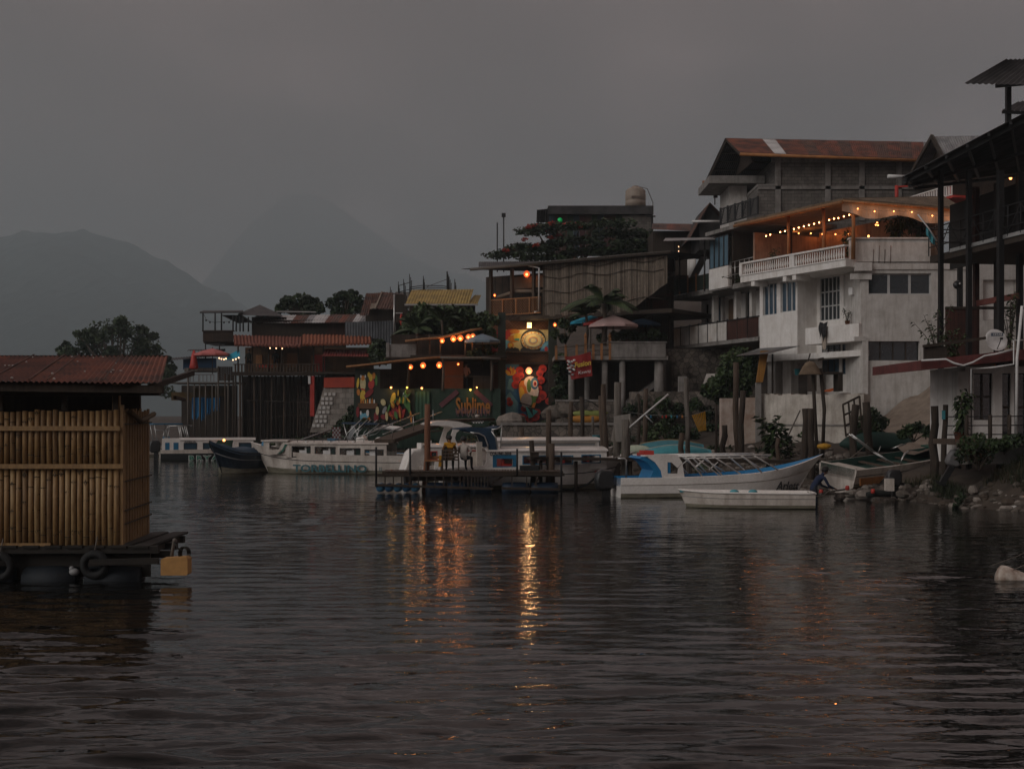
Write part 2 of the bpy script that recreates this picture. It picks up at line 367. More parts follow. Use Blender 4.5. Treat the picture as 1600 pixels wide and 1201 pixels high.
# ---------------------------------------------------------------- haze
m = bpy.data.materials.new('haze'); m.use_nodes = True; nt = m.node_tree; nt.nodes.remove(nt.nodes['Principled BSDF'])
pv = nd(nt, 'ShaderNodeVolumePrincipled'); pv.inputs['Color'].default_value = (.75, .89, .94, 1); pv.inputs['Density'].default_value = .00045; pv.inputs['Anisotropy'].default_value = .55
nt.links.new(pv.outputs[0], nt.nodes['Material Output'].inputs['Volume'])
hz = struct('haze', MB().box(-4200, 4200, -300, 4400, -3.5, 600), m, kind='stuff')

# ---------------------------------------------------------------- mountains
def fbm(x, y, s, seed):
    r = np.random.default_rng(seed); out = 0
    for k in range(7):
        a = r.uniform(0, 6.28, 4); f = s*1.85**k
        out = out+np.sin(x*f*math.cos(a[0])+y*f*math.sin(a[0])+a[1])*np.sin(y*f*.8*math.cos(a[2])-x*f*.7*math.sin(a[2])+a[3])/1.75**k
    return out
FOREST = mat('mountain_forest', (.03, .038, .032), (.016, .02, .018), rough=1, scale=.012, bump=0, spec=0)
def ridge(name, prof, Y0, dep, seed):
    xs = np.array([(p[0]-800)/FL*Y0 for p in prof]); zs = np.array([CH-(p[1]-HY)/FL*Y0 for p in prof])
    X = np.linspace(xs[0], xs[-1], 150); D = np.linspace(-1, 1, 44); Z = np.interp(X, xs, zs)
    k = np.ones(9)/9; Z = np.convolve(np.pad(Z, 4, 'edge'), k, 'valid')
    m = MB(); m.smooth = False; ids = []
    for d in D:
        y = np.full_like(X, Y0+d*dep); s = (1-abs(d))**.85
        z = Z*s+fbm(X, y, .006, seed)*34*s*(.35+abs(d))
        n = fbm(X, y, .05, seed+1)*7*s
        ids.append([m.pt((X[j], y[j], z[j]+n[j]-6 if abs(d) < .99 else -8)) for j in range(len(X))])
    for i in range(len(D)-1):
        for j in range(len(X)-1): m.face((ids[i][j], ids[i][j+1], ids[i+1][j+1], ids[i+1][j]))
    return struct(name, m, FOREST)
ridge('mountain', [(-700, 560), (-420, 430), (-200, 385), (-60, 366), (0, 360), (70, 357), (140, 357), (185, 369), (235, 390), (285, 416), (335, 443), (385, 468), (450, 503), (530, 545), (620, 600), (700, 652)], 3000, 1250, 3)
ridge('mountain', [(120, 640), (250, 520), (330, 420), (390, 345), (440, 300), (480, 285), (520, 312), (570, 348), (620, 380), (680, 408), (730, 420), (800, 452), (900, 520), (1050, 640)], 5600, 1000, 8)
# low cloud lying on the far peak and across the lake's end, thicker with height
m = bpy.data.materials.new('low_cloud'); m.use_nodes = True; nt = m.node_tree; nt.nodes.remove(nt.nodes['Principled BSDF']); N, L = nt.nodes, nt.links
pv = nd(nt, 'ShaderNodeVolumePrincipled'); pv.inputs['Color'].default_value = (.8, .76, .75, 1); pv.inputs['Anisotropy'].default_value = .6
tc = nd(nt, 'ShaderNodeTexCoord'); mp = nd(nt, 'ShaderNodeMapping'); mp.inputs['Scale'].default_value = (.0013, .0013, .0026); L.new(tc.outputs['Object'], mp.inputs[0])
n = nd(nt, 'ShaderNodeTexNoise'); n.inputs['Scale'].default_value = 1; n.inputs['Detail'].default_value = 4; n.inputs['Distortion'].default_value = .4; L.new(mp.outputs[0], n.inputs[0])
sp2 = nd(nt, 'ShaderNodeSeparateXYZ'); L.new(tc.outputs['Object'], sp2.inputs[0])
zr = nd(nt, 'ShaderNodeMapRange', interpolation_type='SMOOTHSTEP'); zr.inputs[1].default_value = 430; zr.inputs[2].default_value = 800; L.new(sp2.outputs[2], zr.inputs[0])
nr = nd(nt, 'ShaderNodeMapRange', interpolation_type='SMOOTHSTEP'); nr.inputs[1].default_value = .4; nr.inputs[2].default_value = .64; nr.inputs[3].default_value = .0011; nr.inputs[4].default_value = .0038; L.new(n.outputs[0], nr.inputs[0])
mu = nd(nt, 'ShaderNodeMath', operation='MULTIPLY'); L.new(zr.outputs[0], mu.inputs[0]); L.new(nr.outputs[0], mu.inputs[1]); L.new(mu.outputs[0], pv.inputs['Density']); L.new(pv.outputs[0], N['Material Output'].inputs['Volume'])
struct('clouds', MB().box(-4500, 4500, 4460, 6600, 430, 2100), m, kind='stuff')

# ---------------------------------------------------------------- terrain
SHORE = [(90, 10), (60, 20), (30, 33), (16, 39.5), (14.3, 44.3), (12.4, 50.5), (8.8, 58), (4, 64), (-2, 69), (-9, 76), (-15, 84), (-20, 93), (-28, 104), (-45, 122), (-70, 140), (-110, 165), (-300, 250), (-900, 420)]
def sdist(X, Y):
    best = np.full(X.shape, 1e9); sg = np.ones(X.shape)
    for (ax, ay), (bx, by) in zip(SHORE[:-1], SHORE[1:]):
        dx, dy = bx-ax, by-ay; l2 = dx*dx+dy*dy; t = np.clip(((X-ax)*dx+(Y-ay)*dy)/l2, 0, 1)
        d = np.hypot(X-ax-t*dx, Y-ay-t*dy); c = dx*(Y-ay)-dy*(X-ax)
        up = d < best-1e-9; best = np.where(up, d, best); sg = np.where(up, np.where(c < 0, 1, -1), sg)
    return best*sg
def height(X, Y):
    X = np.asarray(X, float); Y = np.asarray(Y, float); d = sdist(X, Y)+.35*fbm(X, Y, .8, 5)*np.clip((30-0*X)/30, 0, 1)
    h = np.interp(d, [-14, -4, 0, 3, 9, 14, 45, 90, 400], [-3.2, -1.2, 0, .8, 1.75, 3.2, 14, 19, 22])
    h = h+np.clip(d, 0, 1.5)/1.5*1.1*np.exp(-((X-18.6)**2+(Y-42.8)**2)/7)
    h = np.where(h > 1.75, 1.75+(h-1.75)*np.clip((X+34)/44, .06, 1), h)
    return h+.12*fbm(X, Y, 1.3, 9)*np.clip((d+1)/3, 0.15, 1)
def hgt(x, y): return float(height(np.array([x]), np.array([y]))[0])
gx = np.concatenate([np.arange(-900, -60, 30), np.arange(-60, -28, 2), np.arange(-28, 30, .5), np.arange(30, 90, 4)])
gy = np.concatenate([np.arange(10, 36, 2), np.arange(36, 104, .5), np.arange(104, 160, 3), np.arange(160, 620, 25)])
GX, GY = np.meshgrid(gx, gy); GZ = height(GX, GY)
m = MB(); m.smooth = True; nx = len(gx)
m.v = [Vector(p) for p in np.stack([GX, GY, GZ], -1).reshape(-1, 3)]
for i in range(len(gy)-1):
    for j in range(nx-1):
        if max(GZ[i, j], GZ[i+1, j], GZ[i, j+1], GZ[i+1, j+1]) > -3.1: m.face((i*nx+j, i*nx+j+1, (i+1)*nx+j+1, (i+1)*nx+j))
struct('ground', m, SOIL)

# ---------------------------------------------------------------- lake
ys = [6.0]; 
while ys[-1] < 150: ys.append(ys[-1]*1.0046)
nf = len(ys)
while ys[-1] < 8000: ys.append(ys[-1]*1.22)
ys = np.array([-250, -60, -10, 0, 4]+ys); ny = len(ys)
u = np.sign(t := np.linspace(-1, 1, 470))*np.abs(t)**1.0*.52; u = np.concatenate([[-9, -3, -1.4, -.9], u, [.9, 1.4, 3, 9]])
wd = np.maximum(ys, 7)[:, None]; WX = u[None, :]*wd; WY = np.repeat(ys[:, None], len(u), 1); WZ = np.zeros_like(WX)
step = np.maximum(np.abs(ys)*.0046, .01)[:, None]
for k in range(60):
    lam = .2*(1.25/.2)**(RNG.random()**1.1); th = RNG.normal(0, .13)+(.08 if k % 3 else -.2); kk = 2*math.pi/lam
    amp = .0068*lam**.72*(1 if lam < .8 else .55); ph = RNG.uniform(0, 6.28)
    fade = np.clip((lam/(step*2.2)-1), 0, 1)
    pa = kk*(WX*math.sin(th)+WY*math.cos(th))+ph+.45*np.sin(WX*.3/lam+k)+.5*np.sin(WY*.21/lam+k*2)
    WZ += amp*fade*(np.sin(pa)+.32*np.sin(2*pa+.9))*(.65+.5*np.sin(WX*.23+WY*.11+k)*np.sin(WY*.17-k))
WZ[np.abs(WX) > .6*wd] = 0; WZ[ys < 5.9] = 0
calm = np.clip((-sdist(WX, WY))/9, .25, 1)*np.clip(.85+.3*fbm(WX, WY*1.6, .11, 4), .4, 1.25); WZ *= calm
m = MB(); m.smooth = True; nx = len(u); m.v = [Vector(p) for p in np.stack([WX, WY, WZ], -1).reshape(-1, 3)]
m.f = [(i*nx+j, i*nx+j+1, (i+1)*nx+j+1, (i+1)*nx+j) for i in range(ny-1) for j in range(nx-1)]; m.mi = [0]*len(m.f); m.sm = [True]*len(m.f)
wm = bpy.data.materials.new('lake_water'); wm.use_nodes = True; nt = wm.node_tree; N, L = nt.nodes, nt.links; bs = N['Principled BSDF']
bs.inputs['Base Color'].default_value = (.006, .006, .0055, 1); bs.inputs['Roughness'].default_value = .03; bs.inputs['IOR'].default_value = 1.33
tc = nd(nt, 'ShaderNodeTexCoord'); hs = None
for sc, st, wt in ((1, (2.2, 5.5, 1), 1.0), (1, (7, 13, 1), .4)):
    mp = nd(nt, 'ShaderNodeMapping'); mp.inputs['Scale'].default_value = st; mp.inputs['Rotation'].default_value = (0, 0, .12*wt); L.new(tc.outputs['Object'], mp.inputs[0])
    n = nd(nt, 'ShaderNodeTexNoise'); n.inputs['Scale'].default_value = sc; n.inputs['Detail'].default_value = 2.5; n.inputs['Distortion'].default_value = .3; L.new(mp.outputs[0], n.inputs[0])
    a = nd(nt, 'ShaderNodeMath', operation='MULTIPLY'); a.inputs[1].default_value = wt; L.new(n.outputs[0], a.inputs[0])
    if hs is None: hs = a.outputs[0]
    else:
        b = nd(nt, 'ShaderNodeMath', operation='ADD'); L.new(hs, b.inputs[0]); L.new(a.outputs[0], b.inputs[1]); hs = b.outputs[0]
bp = nd(nt, 'ShaderNodeBump'); bp.inputs['Strength'].default_value = .6; bp.inputs['Distance'].default_value = .02; L.new(hs, bp.inputs['Height']); L.new(bp.outputs[0], bs.inputs['Normal'])
struct('lake_water', m, wm)
# ================================================================ white house on the right
FW = fr(64.0)                                    # its face towards the lake
FS = along(1185, 71.5, 1345, 64.0)               # its long side, facing the moored boats
LS = FS.x(1345)
def zW(py): return CH-(py-HY)/FL*64
def zS(py): return CH-(py-HY)/FL*64.4            # heights measured at the near end of the long side
T = Thing('white_house', 'large white plastered house with a balustrade terrace and thatched roof strung with bulbs', 'house', (17.44, 64, 1.4))
wx = lambda px: FW.x(px)
XR = 26.5
hW = [(wx(1357), wx(1455), zW(460), zW(427)), (wx(1357), wx(1437), zW(563), zW(533)), (wx(1536), wx(1588), zW(500), zW(437))]
m = MB(); m.use(W_PL)
m.wall(17.44, XR, 1.0, zW(408), hW, 64, 64.3)
m.box(17.44, 17.74, 64.3, 74, 1.0, zW(408)); m.box(XR-.3, XR, 64.3, 74, 1.0, zW(408)); m.box(17.74, XR-.3, 73.7, 74, 1.0, zW(408))
T.part('wall', m, W_PL)
m = MB(); m.use(CONC); m.box(17.74, XR-.3, 64.3, 73.7, zW(412), zW(412)+.12); m.box(17.74, XR-.3, 64.3, 73.7, zW(508), zW(502)); T.part('floor_slab', m, CONC)
m = MB(); m.use(W_PL); x0 = wx(1328); m.box(x0, wx(1453), 63.9, 64.25, zW(409), zW(373)); m.box(x0-.06, wx(1455), 63.82, 64.3, zW(374), zW(371.5)); m.box(wx(1452)-.25, wx(1452), 64.25, 72, zW(409), zW(375)); T.part('parapet', m, W_PL)
m = MB(); m.box(wx(1328), wx(1361), 63.86, 64.0, zW(437), zW(428)); m.box(wx(1334), wx(1360), 63.7, 64.0, zW(424), zW(411)); m.box(wx(1360), wx(1515), 63.93, 64, zW(421), zW(412)); m.box(wx(1334), wx(1352), 63.8, 64, zW(533), zW(526)); m.box(wx(1346), wx(1355), 63.82, 64, zW(625), zW(530)); T.split('ledge', m, W_PL)
window(T, FW, wx(1357), wx(1455), zW(460), zW(427), .12, 3, 1, .12, ALU, GLASS)
window(T, FW, wx(1357), wx(1437), zW(563), zW(533), .22, 4, 1, .05, WOODD, GLASS)
window(T, FW, wx(1536), wx(1588), zW(500), zW(437), .2, 2, 1, .1, W_PL, W_PL2)
m = MB()
for k in range(4): m.tube([(wx(1363+k*9), 63.88, zW(412)), (wx(1363+k*9)+.02, 63.87, zW(412)+.7+.2*(k % 2))], .012, 4)
T.part('rebar', m, RUST2)
# ---- long side: upper wall block, recess with balcony, ground floor
zt, zb2, zf2, zg = zS(416), zS(547), zS(540), zS(640)
xa, xb = FS.x(1187), FS.x(1246)
xk = LS-.02
wz = lambda py, px, y=0.0: FS.z(py, px, y)
h1 = [(FS.x(1192), FS.x(1213.5), wz(492, 1203), wz(443, 1203)), (FS.x(1219.5), FS.x(1243), wz(487, 1231), wz(440, 1231))]
m = MB(FS.M); m.wall(xa, xb, zb2, zt, h1, 0, .25); m.box(xb-.25, xb, .25, 1.3, zb2, zt); m.box(xa, xa+.25, .25, 4, zb2, zt)
m.box(FS.x(1252, 1.3), xk, 1.3, 1.55, zb2, wz(500, 1300, 1.3)); m.wall(xb, xk, wz(500, 1300, 1.3), zt, [(FS.x(1281, 1.3), FS.x(1312, 1.3), wz(500, 1297, 1.3), wz(433, 1297, 1.3)), (FS.x(1318, 1.3), FS.x(1340, 1.3), wz(478, 1330, 1.3), wz(428, 1330, 1.3))], 1.3, 1.55)
T.part('wall', m, W_PL2)
for (pa, pb, ta, tb) in ((1192, 1213.5, 492, 443), (1219.5, 1243, 487, 440)):
    window(T, FS, FS.x(pa), FS.x(pb), wz(ta, (pa+pb)/2), wz(tb, (pa+pb)/2), .1, 3, 1, .09, ALU, GLASSB)
window(T, FS, FS.x(1281, 1.3), FS.x(1312, 1.3), wz(500, 1297, 1.3), wz(433, 1297, 1.3), 1.36, 5, 3, .07, ALU, GLASS)
window(T, FS, FS.x(1318, 1.3), FS.x(1340, 1.3), wz(478, 1330, 1.3), wz(428, 1330, 1.3), 1.36, 2, 3, .08, ALU, GLASSB)
m = MB(FS.M); m.box(FS.x(1316), FS.x(1322), .4, 1.3, zS(458), zS(462)+.5); T.part('air_conditioner', m, WHITEP)
m = MB(FS.M); m.box(FS.x(1262), xk+.05, -.15, 1.3, zS(533), zS(522)); m.box(FS.x(1262), xk+.05, -.15, .03, zS(522), zS(506)); m.box(xa-.3, xk, .02, 6, zb2-.3, zb2); T.part('balcony', m, W_PL2)
m = MB(FS.M); m.box(FS.x(1187), xk, 5.0, 5.2, 1.0, zb2); m.box(FS.x(1187), xk, 0, 5.2, zg-.3, zg)
m.wall(FS.x(1276, 1.2), xk, zg, zb2, [(FS.x(1283, 1.2), FS.x(1311, 1.2), wz(582, 1297, 1.2), wz(536, 1297, 1.2)), (FS.x(1315, 1.2), FS.x(1343, 1.2), wz(584, 1329, 1.2), wz(531, 1329, 1.2))], 1.2, 1.4); T.part('wall', m, W_PL)
window(T, FS, FS.x(1283, 1.2), FS.x(1311, 1.2), wz(582, 1297, 1.2), wz(536, 1297, 1.2), 1.26, 3, 1, .07, BLACK, GLASSB)
window(T, FS, FS.x(1315, 1.2), FS.x(1343, 1.2), wz(584, 1329, 1.2), wz(531, 1329, 1.2), 1.26, 2, 1, .07, BLACK, GLASSB)
for pc, wd_ in ((1210, .34), (1234, .36), (1272, .3)):
    m = MB(FS.M); x = FS.x(pc, .5); m.box(x-wd_, x+wd_, .3, .8, zg-.5, zb2-.3); T.part('column', m, W_PL)
# ---- terrace: slab, balustrade, posts, thatch, back wall
m = MB(FS.M); m.box(xa-.5, xk, -.95, 5.5, zS(419), zS(408)); m.box(xa-.5, xk, -1.0, -.75, zS(408), zS(406)); T.part('terrace_slab', m, W_PL2)
for pc in (1197, 1247, 1262):
    x = FS.x(pc); T.box('corbel', FS, x-.15, x+.15, -.9, .0, zS(419)-.28, zS(419), W_PL2)
zr = zS(385)
m = MB(FS.M); m.box(xa-.5, xk-.02, -1.02, -.74, zr-.09, zr); T.part('handrail', m, W_PL2)
nb = 46
for k in range(nb):
    x = xa-.4+(xk-.1-xa+.4)*(k+.5)/nb
    if abs(k-nb*.51) < .7: 
        T.box('post', FS, x-.1, x+.1, -1, -.76, zS(406), zr-.09, W_PL2); continue
    m = MB(FS.M); h = zr-.09-zS(406); z0 = zS(406)
    m.lathe([(.045, z0), (.03, z0+h*.12), (.062, z0+h*.35), (.03, z0+h*.75), (.045, z0+h)], (x, -.88, 0), 6); T.part('baluster', m, W_PL2)
T.box('post', FS, xa-.52, xa-.28, -1.02, -.74, zS(406), zr-.08, W_PL2)
BK = mat('warm_plaster', (.38, .26, .19), (.26, .18, .13), kind='stain', rough=.9)
m = MB(FS.M); m.box(xa-.5, xa+8.6, 4.6, 4.8, zS(408), zS(322)); m.box(xa-.6, xa-.45, 0, 4.6, zS(408), zS(330)); T.part('back_wall', m, BK)
for pc, r in ((1232, .1), (1287, .1), (1333, .11)):
    m = MB(FS.M); x = FS.x(pc, -.6); m.tube([(x, -.6, zS(408)), (x+.03, -.6, zS(360)), (x-.02, -.6, zS(319))], [r, r*.85, r], 7); T.part('post', m, WOODO)
zrf = 13.62
m = MB(); a, b, c, d = FS.w(xa-.6, -1.3, zrf), FS.w(xk+.2, -1.3, zrf), FS.w(xk+.4, 5.2, zrf+.55), FS.w(xa-.6, 5.2, zrf+.55)
m.prism([a, b, c, d], (0, 0, .16)); e = Vector((wx(1500), 63.6, zW(331))); g = Vector((wx(1500), 70.5, zW(318))); f0 = b
m.prism([f0, e, g, c], (0, 0, .14)); T.part('roof', m, THAT)
m = MB(); m.tube([a+Vector((0, 0, -.04)), b+Vector((0, 0, -.04))], .09, 6); m.tube([b, e], .07, 6); T.part('roof_beam', m, WOODO)
m = MB()                                          # pale cloth looped under the front edge of the thatch
nn = 40
for j in range(nn+1):
    t = j/nn; p = b.lerp(e, t); dz = .45+.28*math.sin(t*6.4)**2
    m.pt(p+Vector((0, .1, -.05))); m.pt(p+Vector((0, .22+.06*math.sin(t*40), -dz)))
for j in range(nn): m.face((2*j, 2*j+2, 2*j+3, 2*j+1))
CLOTH = mat('pale_cloth', (.42, .35, .29), (.3, .25, .2), rough=.95)
T.part('valance', m, CLOTH)
def bulbs_on(T, pts, r=.04, mt=None, wire=True, drop=.06):
    if wire:
        m = MB()
        for p, q in zip(pts[:-1], pts[1:]): m.tube([p, p.lerp(q, .5)-Vector((0, 0, .06)), q], .006, 4)
        T.part('wire', m, BLACK)
    for p in pts:
        m = MB(); m.ball(Vector(p)-Vector((0, 0, drop)), r, 6, 4); T.part('bulb', m, mt or BULB)
SL = Thing('string_lights', 'row of glowing bulbs hung along the front beam of the white house terrace', 'string lights', FS.w(4, -1, 13.2), 'strings of warm bulbs')
pts = [FS.at(px, py, -.75) for px, py in ((1197, 367), (1203.5, 365), (1219, 361), (1226.5, 359.5), (1240.5, 356), (1248, 354), (1256, 352), (1264, 350), (1272, 348), (1280, 346), (1295.5, 342), (1303, 340), (1310, 339), (1318.5, 336.5), (1327, 334))]
bulbs_on(SL, [FS.w(*p) for p in pts], .036, BULBF)
for t_ in (1.0, 3.0, 5.0, 7.0): lamp(FS.w(t_, -.85, 12.9), 11, .06, (1, .27, .06))
SL = Thing('string_lights', 'row of glowing bulbs along the orange back wall of the white house terrace', 'string lights', FS.w(4, 4.3, 12.6), 'strings of warm bulbs')
pts = [FS.at(px, py, 4.35) for px, py in ((1210, 363), (1228, 364), (1248, 363), (1267, 363), (1285, 364), (1305.5, 364.5), (1325, 363.5))]
bulbs_on(SL, [FS.w(*p) for p in pts], .045)
for p in pts: lamp(FS.w(p.x, 4.1, p.z-.12), 5, .07, (1, .27, .06))
SL = Thing('string_lights', 'bulbs glowing against the pale cloth valance of the white house roof', 'string lights', P(1400, 330, 63.3), 'strings of warm bulbs')
bulbs_on(SL, [b.lerp(e, t)+Vector((0, -.08, -.22-.12*math.sin(t*6)**2)) for t in (.12, .26, .42, .57, .74, .9)], .035)
for t in (.12, .26, .42, .57, .74, .9): lamp(b.lerp(e, t)+Vector((0, -.2, -.42)), 3.5)
lamp(P(1370, 352, 65.9), 5)
SL = Thing('hanging_lamp', 'cluster of three small bulbs hanging inside the dark white house terrace', 'lamp', P(1370, 340, 66))
m = MB(); m.tube([P(1370, 322, 66), P(1370, 349, 66)], .008, 4); SL.part('wire', m, BLACK)
for q in ((1370.5, 348), (1368.5, 351.5), (1372, 352)): m = MB(); m.ball(P(*q, 66), .04, 6, 4); SL.part('bulb', m, BULB)
SL = Thing('table_lamp', 'small warm lamp low among plants behind the white house parapet', 'lamp', P(1357, 371, 66)); m = MB(); m.lathe([(.06, 0), (.02, .05), (.02, .2)], P(1357, 378, 66), 6); SL.part('base', m, BLACK); m = MB(); m.ball(P(1357, 369, 66), .06, 6, 4); SL.part('bulb', m, BULB)
# ---- tin awning over the ground floor
AW = Thing('tin_awning', 'grey tin awning sloping out over the ground floor of the white house', 'awning', FS.w(1, -2, zS(556)))
m = MB(); m.corr(P(1250, 540.5, 66.5), P(1186, 544.5, 71), P(1150, 556, 67.5), P(1200, 552, 63.9), .12, .02, 2); AW.part('sheet', m, TIN)
for px in (1185, 1207):
    m = MB(); m.tube([P(px, 553, 67), P(px, 645, 67)], .05, 6); AW.part('post', m, WOODD)
# ---- clutter on the terrace and balconies
def plant(name, label, c, h, n, ll, lw, group=None, cat='plant', droop=.5, mats=(0, 1, 2), pot=None, spread=.35, stems=5):
    T_ = Thing(name, label, cat, c, group); c = Vector(c)
    if pot:
        m = MB(); m.lathe([(pot*.7, 0), (pot, pot*1.5), (pot*1.08, pot*1.5)], c, 10); T_.part('pot', m, mat('terracotta', (.3, .12, .07), rough=.9)); c = c+Vector((0, 0, pot*1.4))
    m = MB(); tips = []
    for k in range(stems):
        a = random.uniform(0, 6.28); q = c+Vector((math.cos(a)*spread*random.uniform(.3, 1), math.sin(a)*spread*random.uniform(.3, 1), h*random.uniform(.65, 1)))
        mid = c.lerp(q, .5)+Vector((0, 0, h*.08)); m.tube([c, mid, q], [.02, .015, .008], 4); tips += [(c, mid), (mid, q)]
    T_.part('stem', m, BARK)
    m = MB(); m.mats = [LEAF[k] for k in mats]
    for k in range(n):
        p, q = random.choice(tips); s = p.lerp(q, random.random()); a = random.uniform(0, 6.28); e = random.uniform(-.3, .8)
        d = Vector((math.cos(a)*math.cos(e), math.sin(a)*math.cos(e), math.sin(e))); L_ = ll*random.uniform(.6, 1.1); sd_ = d.cross(Vector((0, 0, 1))).normalized()*lw*.5
        mdl = s+d*L_*.5; tip = s+d*L_-Vector((0, 0, L_*droop)); m.cur = random.randrange(len(mats)); m.poly([s, mdl-sd_, tip, mdl+sd_])
    T_.part('leaves', m, None); return T_
plant('potted_plant', 'dark leafy plant behind the balustrade of the white house terrace', FS.w(1.7, -.3, zS(408)), 1.15, 70, .28, .1, pot=.16, spread=.3)
plant('potted_plant', 'leafy plant beside the right post of the white house terrace', FS.w(7.2, .3, zS(408)), 1.5, 110, .35, .12, pot=.2, spread=.5)
plant('terrace_plants', 'dense dark bushy plant behind the plain white parapet', P(1400, 372, 66.5), 1.5, 260, .5, .14, spread=1.4, stems=12)
plant('terrace_plants', 'dark bushy plant at the right end of the white parapet', P(1436, 372, 66), 1.4, 220, .5, .14, spread=1.1, stems=12)
plant('potted_plant', 'small plant on the ledge of the white house side balcony', FS.w(FS.x(1312), .5, zS(505)), .7, 50, .2, .07, pot=.14)
m = MB(FS.M)                                      # washing over the balcony edge
x = FS.x(1291); z = zS(507)
for j in range(7):
    for k in range(6): m.pt((x-.3+.6*j/6+.03*k, -.2-.06*math.sin(j*1.9+k)-.03*k, z+.22-(.75+.25*math.sin(j*2.4))*k/5+.06*math.sin(j*1.3)))
for j in range(6):
    for k in range(5): m.face((j*6+k, j*6+k+1, j*6+k+7, j*6+k+6))
solo('hanging_clothes', m, mat('dark_cloth', (.03, .028, .03), rough=.95), 'dark clothes hanging over the side balcony of the white house', 'clothes', FS.w(x, -.2, z))
m = MB(FS.M); x = FS.x(1294)
for j in range(5):
    for k in range(5): m.pt((x-.12+.25*j/4, -.28-.03*math.sin(j*2+k), zS(520)-.75*k/4))
for j in range(4):
    for k in range(4): m.face((j*5+k, j*5+k+1, j*5+k+6, j*5+k+5))
solo('towel', m, mat('pale_towel', (.4, .33, .27), rough=.95), 'pale cloth hanging below the side balcony of the white house', 'towel', FS.w(x, -.3, zS(530)))
# ---- retaining walls below
RW = Thing('retaining_wall', 'tall pale stained retaining wall below the white house', 'wall', P(1265, 700, 62.5))
FR_ = along(1183, 66.5, 1350, 61.5)
m = MB(FR_.M); x0, x1 = FR_.x(1183), FR_.x(1350); n = 24; zt_ = FR_.z(613, 1345)
for k in range(n):
    a_, b_ = x0+(x1-x0)*k/n, x0+(x1-x0)*(k+1)/n; m.box(a_, b_, 0, .5, .3, zt_+random.uniform(-.1, .03)-.0)
RW.part('wall', m, mat('rough_render', (.6, .55, .49), (.38, .335, .29), kind='stain', rough=.95, scale=1.1, bump=.6, bscale=7))
m = MB(FR_.M); m.box(x0, x1, -.06, 0, FR_.z(663, 1250)-.06, FR_.z(663, 1250)+.02); RW.part('ledge', m, CONC)
RW2 = Thing('retaining_wall', 'pinkish weathered wall with patches of exposed stone left of the white retaining wall', 'wall', P(1152, 700, 66))
m = MB(); F3 = fr(66.3); m.box(F3.x(1127), F3.x(1158), 66.3, 66.9, .3, F3.z(622, 1140)); RW2.part('wall', m, mat('pink_render', (.52, .44, .39), (.36, .27, .22), kind='stain', rough=.95, scale=1.5, bump=.6, bscale=7))
m = MB(); m.box(F3.x(1158), F3.x(1182), 66.2, 66.8, .3, F3.z(621, 1170)); RW2.part('patched_wall', m, mat('peeling_render', (.3, .19, .14), (.46, .38, .32), rough=.95, scale=1.6, bump=.6, bscale=7))
m = MB(); m.box(F3.x(1182)-.09, F3.x(1183)+.14, 65.9, 66.2, .3, F3.z(598, 1182)); RW2.part('pillar', m, CONC)
# ---- sloping bank of pale earth right of the white house
m = MB(); nx_, ny_ = 26, 18; m.smooth = True
for i in range(ny_+1):
    for j in range(nx_+1):
        u_, v_ = j/nx_, i/ny_; X0 = 17.2+u_*10; Y0_ = 63.9-v_*11
        top = 1.9+5.7*u_**.8; z_ = (top)*(1-v_)**1.05+1.5*v_; m.pt((X0-v_*1.0*(1-u_), Y0_, max(z_, 1.2)+.1*math.sin(j*1.3+i*.9)+.07*random.random()))
for i in range(ny_):
    for j in range(nx_): m.face((i*(nx_+1)+j, (i+1)*(nx_+1)+j, (i+1)*(nx_+1)+j+1, i*(nx_+1)+j+1))
struct('dirt_slope', m, SAND)

# ================================================================ balcony house left of it
FB = along(1052, 82.5, 1187, 72.2)
zB = lambda py: CH-(py-HY)/FL*72.2               # heights at its near end
Lx = FB.x(1187)
T = Thing('balcony_house', 'shabby white house with two long balconies and a glazed bay window', 'house', FB.w(Lx/2, 0, 1.5))
x1_, x2_, x3_ = FB.x(1096, 1.8), FB.x(1117), FB.x(1147)
zl0, zl1, zu0, zu1, zrt = zB(532), zB(526), zB(444), zB(436), zB(345)
dr = [(FB.x(a, 1.8), FB.x(b_, 1.8), zl1, FB.z(c, a, 1.8)) for a, b_, c in ((1101, 1107, 476), (1120, 1126, 463), (1135, 1146, 468), (1165, 1179, 452))]+[(FB.x(1129, 1.8), FB.x(1132.5, 1.8), FB.z(503, 1130, 1.8), FB.z(463, 1130, 1.8))]
m = MB(FB.M); m.wall(x1_, Lx, zl1, zu0, dr, 1.8, 2.05); m.box(x1_, x1_+.2, 2.05, 6, zl1, zu0); T.part('wall', m, W_PL2)
for k, d_ in enumerate(dr[:4]):
    dm = MB(FB.M); dm.box(d_[0], d_[1], 1.95, 2.02, d_[2], d_[3]); T.part('door', dm, [WOODD, GLASSB, mat('brown_door', (.16, .1, .06), rough=.7), GLASS][k])
for pc in (1116, 1151, 1175):
    x = FB.x(pc, .9); T.box('column', FB, x-.14, x+.14, .8, 1.1, zl1, zu0, W_PL)
m = MB(FB.M); m.box(0, Lx, -.1, 5, zl0, zl1); T.part('balcony_floor', m, CONC)
for k in range(9):                                # lower balustrade: pale panels, then brown ones
    xa_, xb_ = Lx*k/9, Lx*(k+1)/9-.07; mt = W_PL if k < 6 else PLANKR
    m = MB(FB.M); m.box(xa_+.03, xb_, -.08, -.03, zl1+.02, zl1+1.12); T.part('railing_panel', m, mt)
    T.box('post', FB, xa_-.04, xa_+.03, -.1, -.02, zl1, zl1+1.25, BLACK)
m = MB(FB.M); m.box(0, Lx, -.12, -.0, zl1+1.13, zl1+1.19); T.part('handrail', m, BLACK)
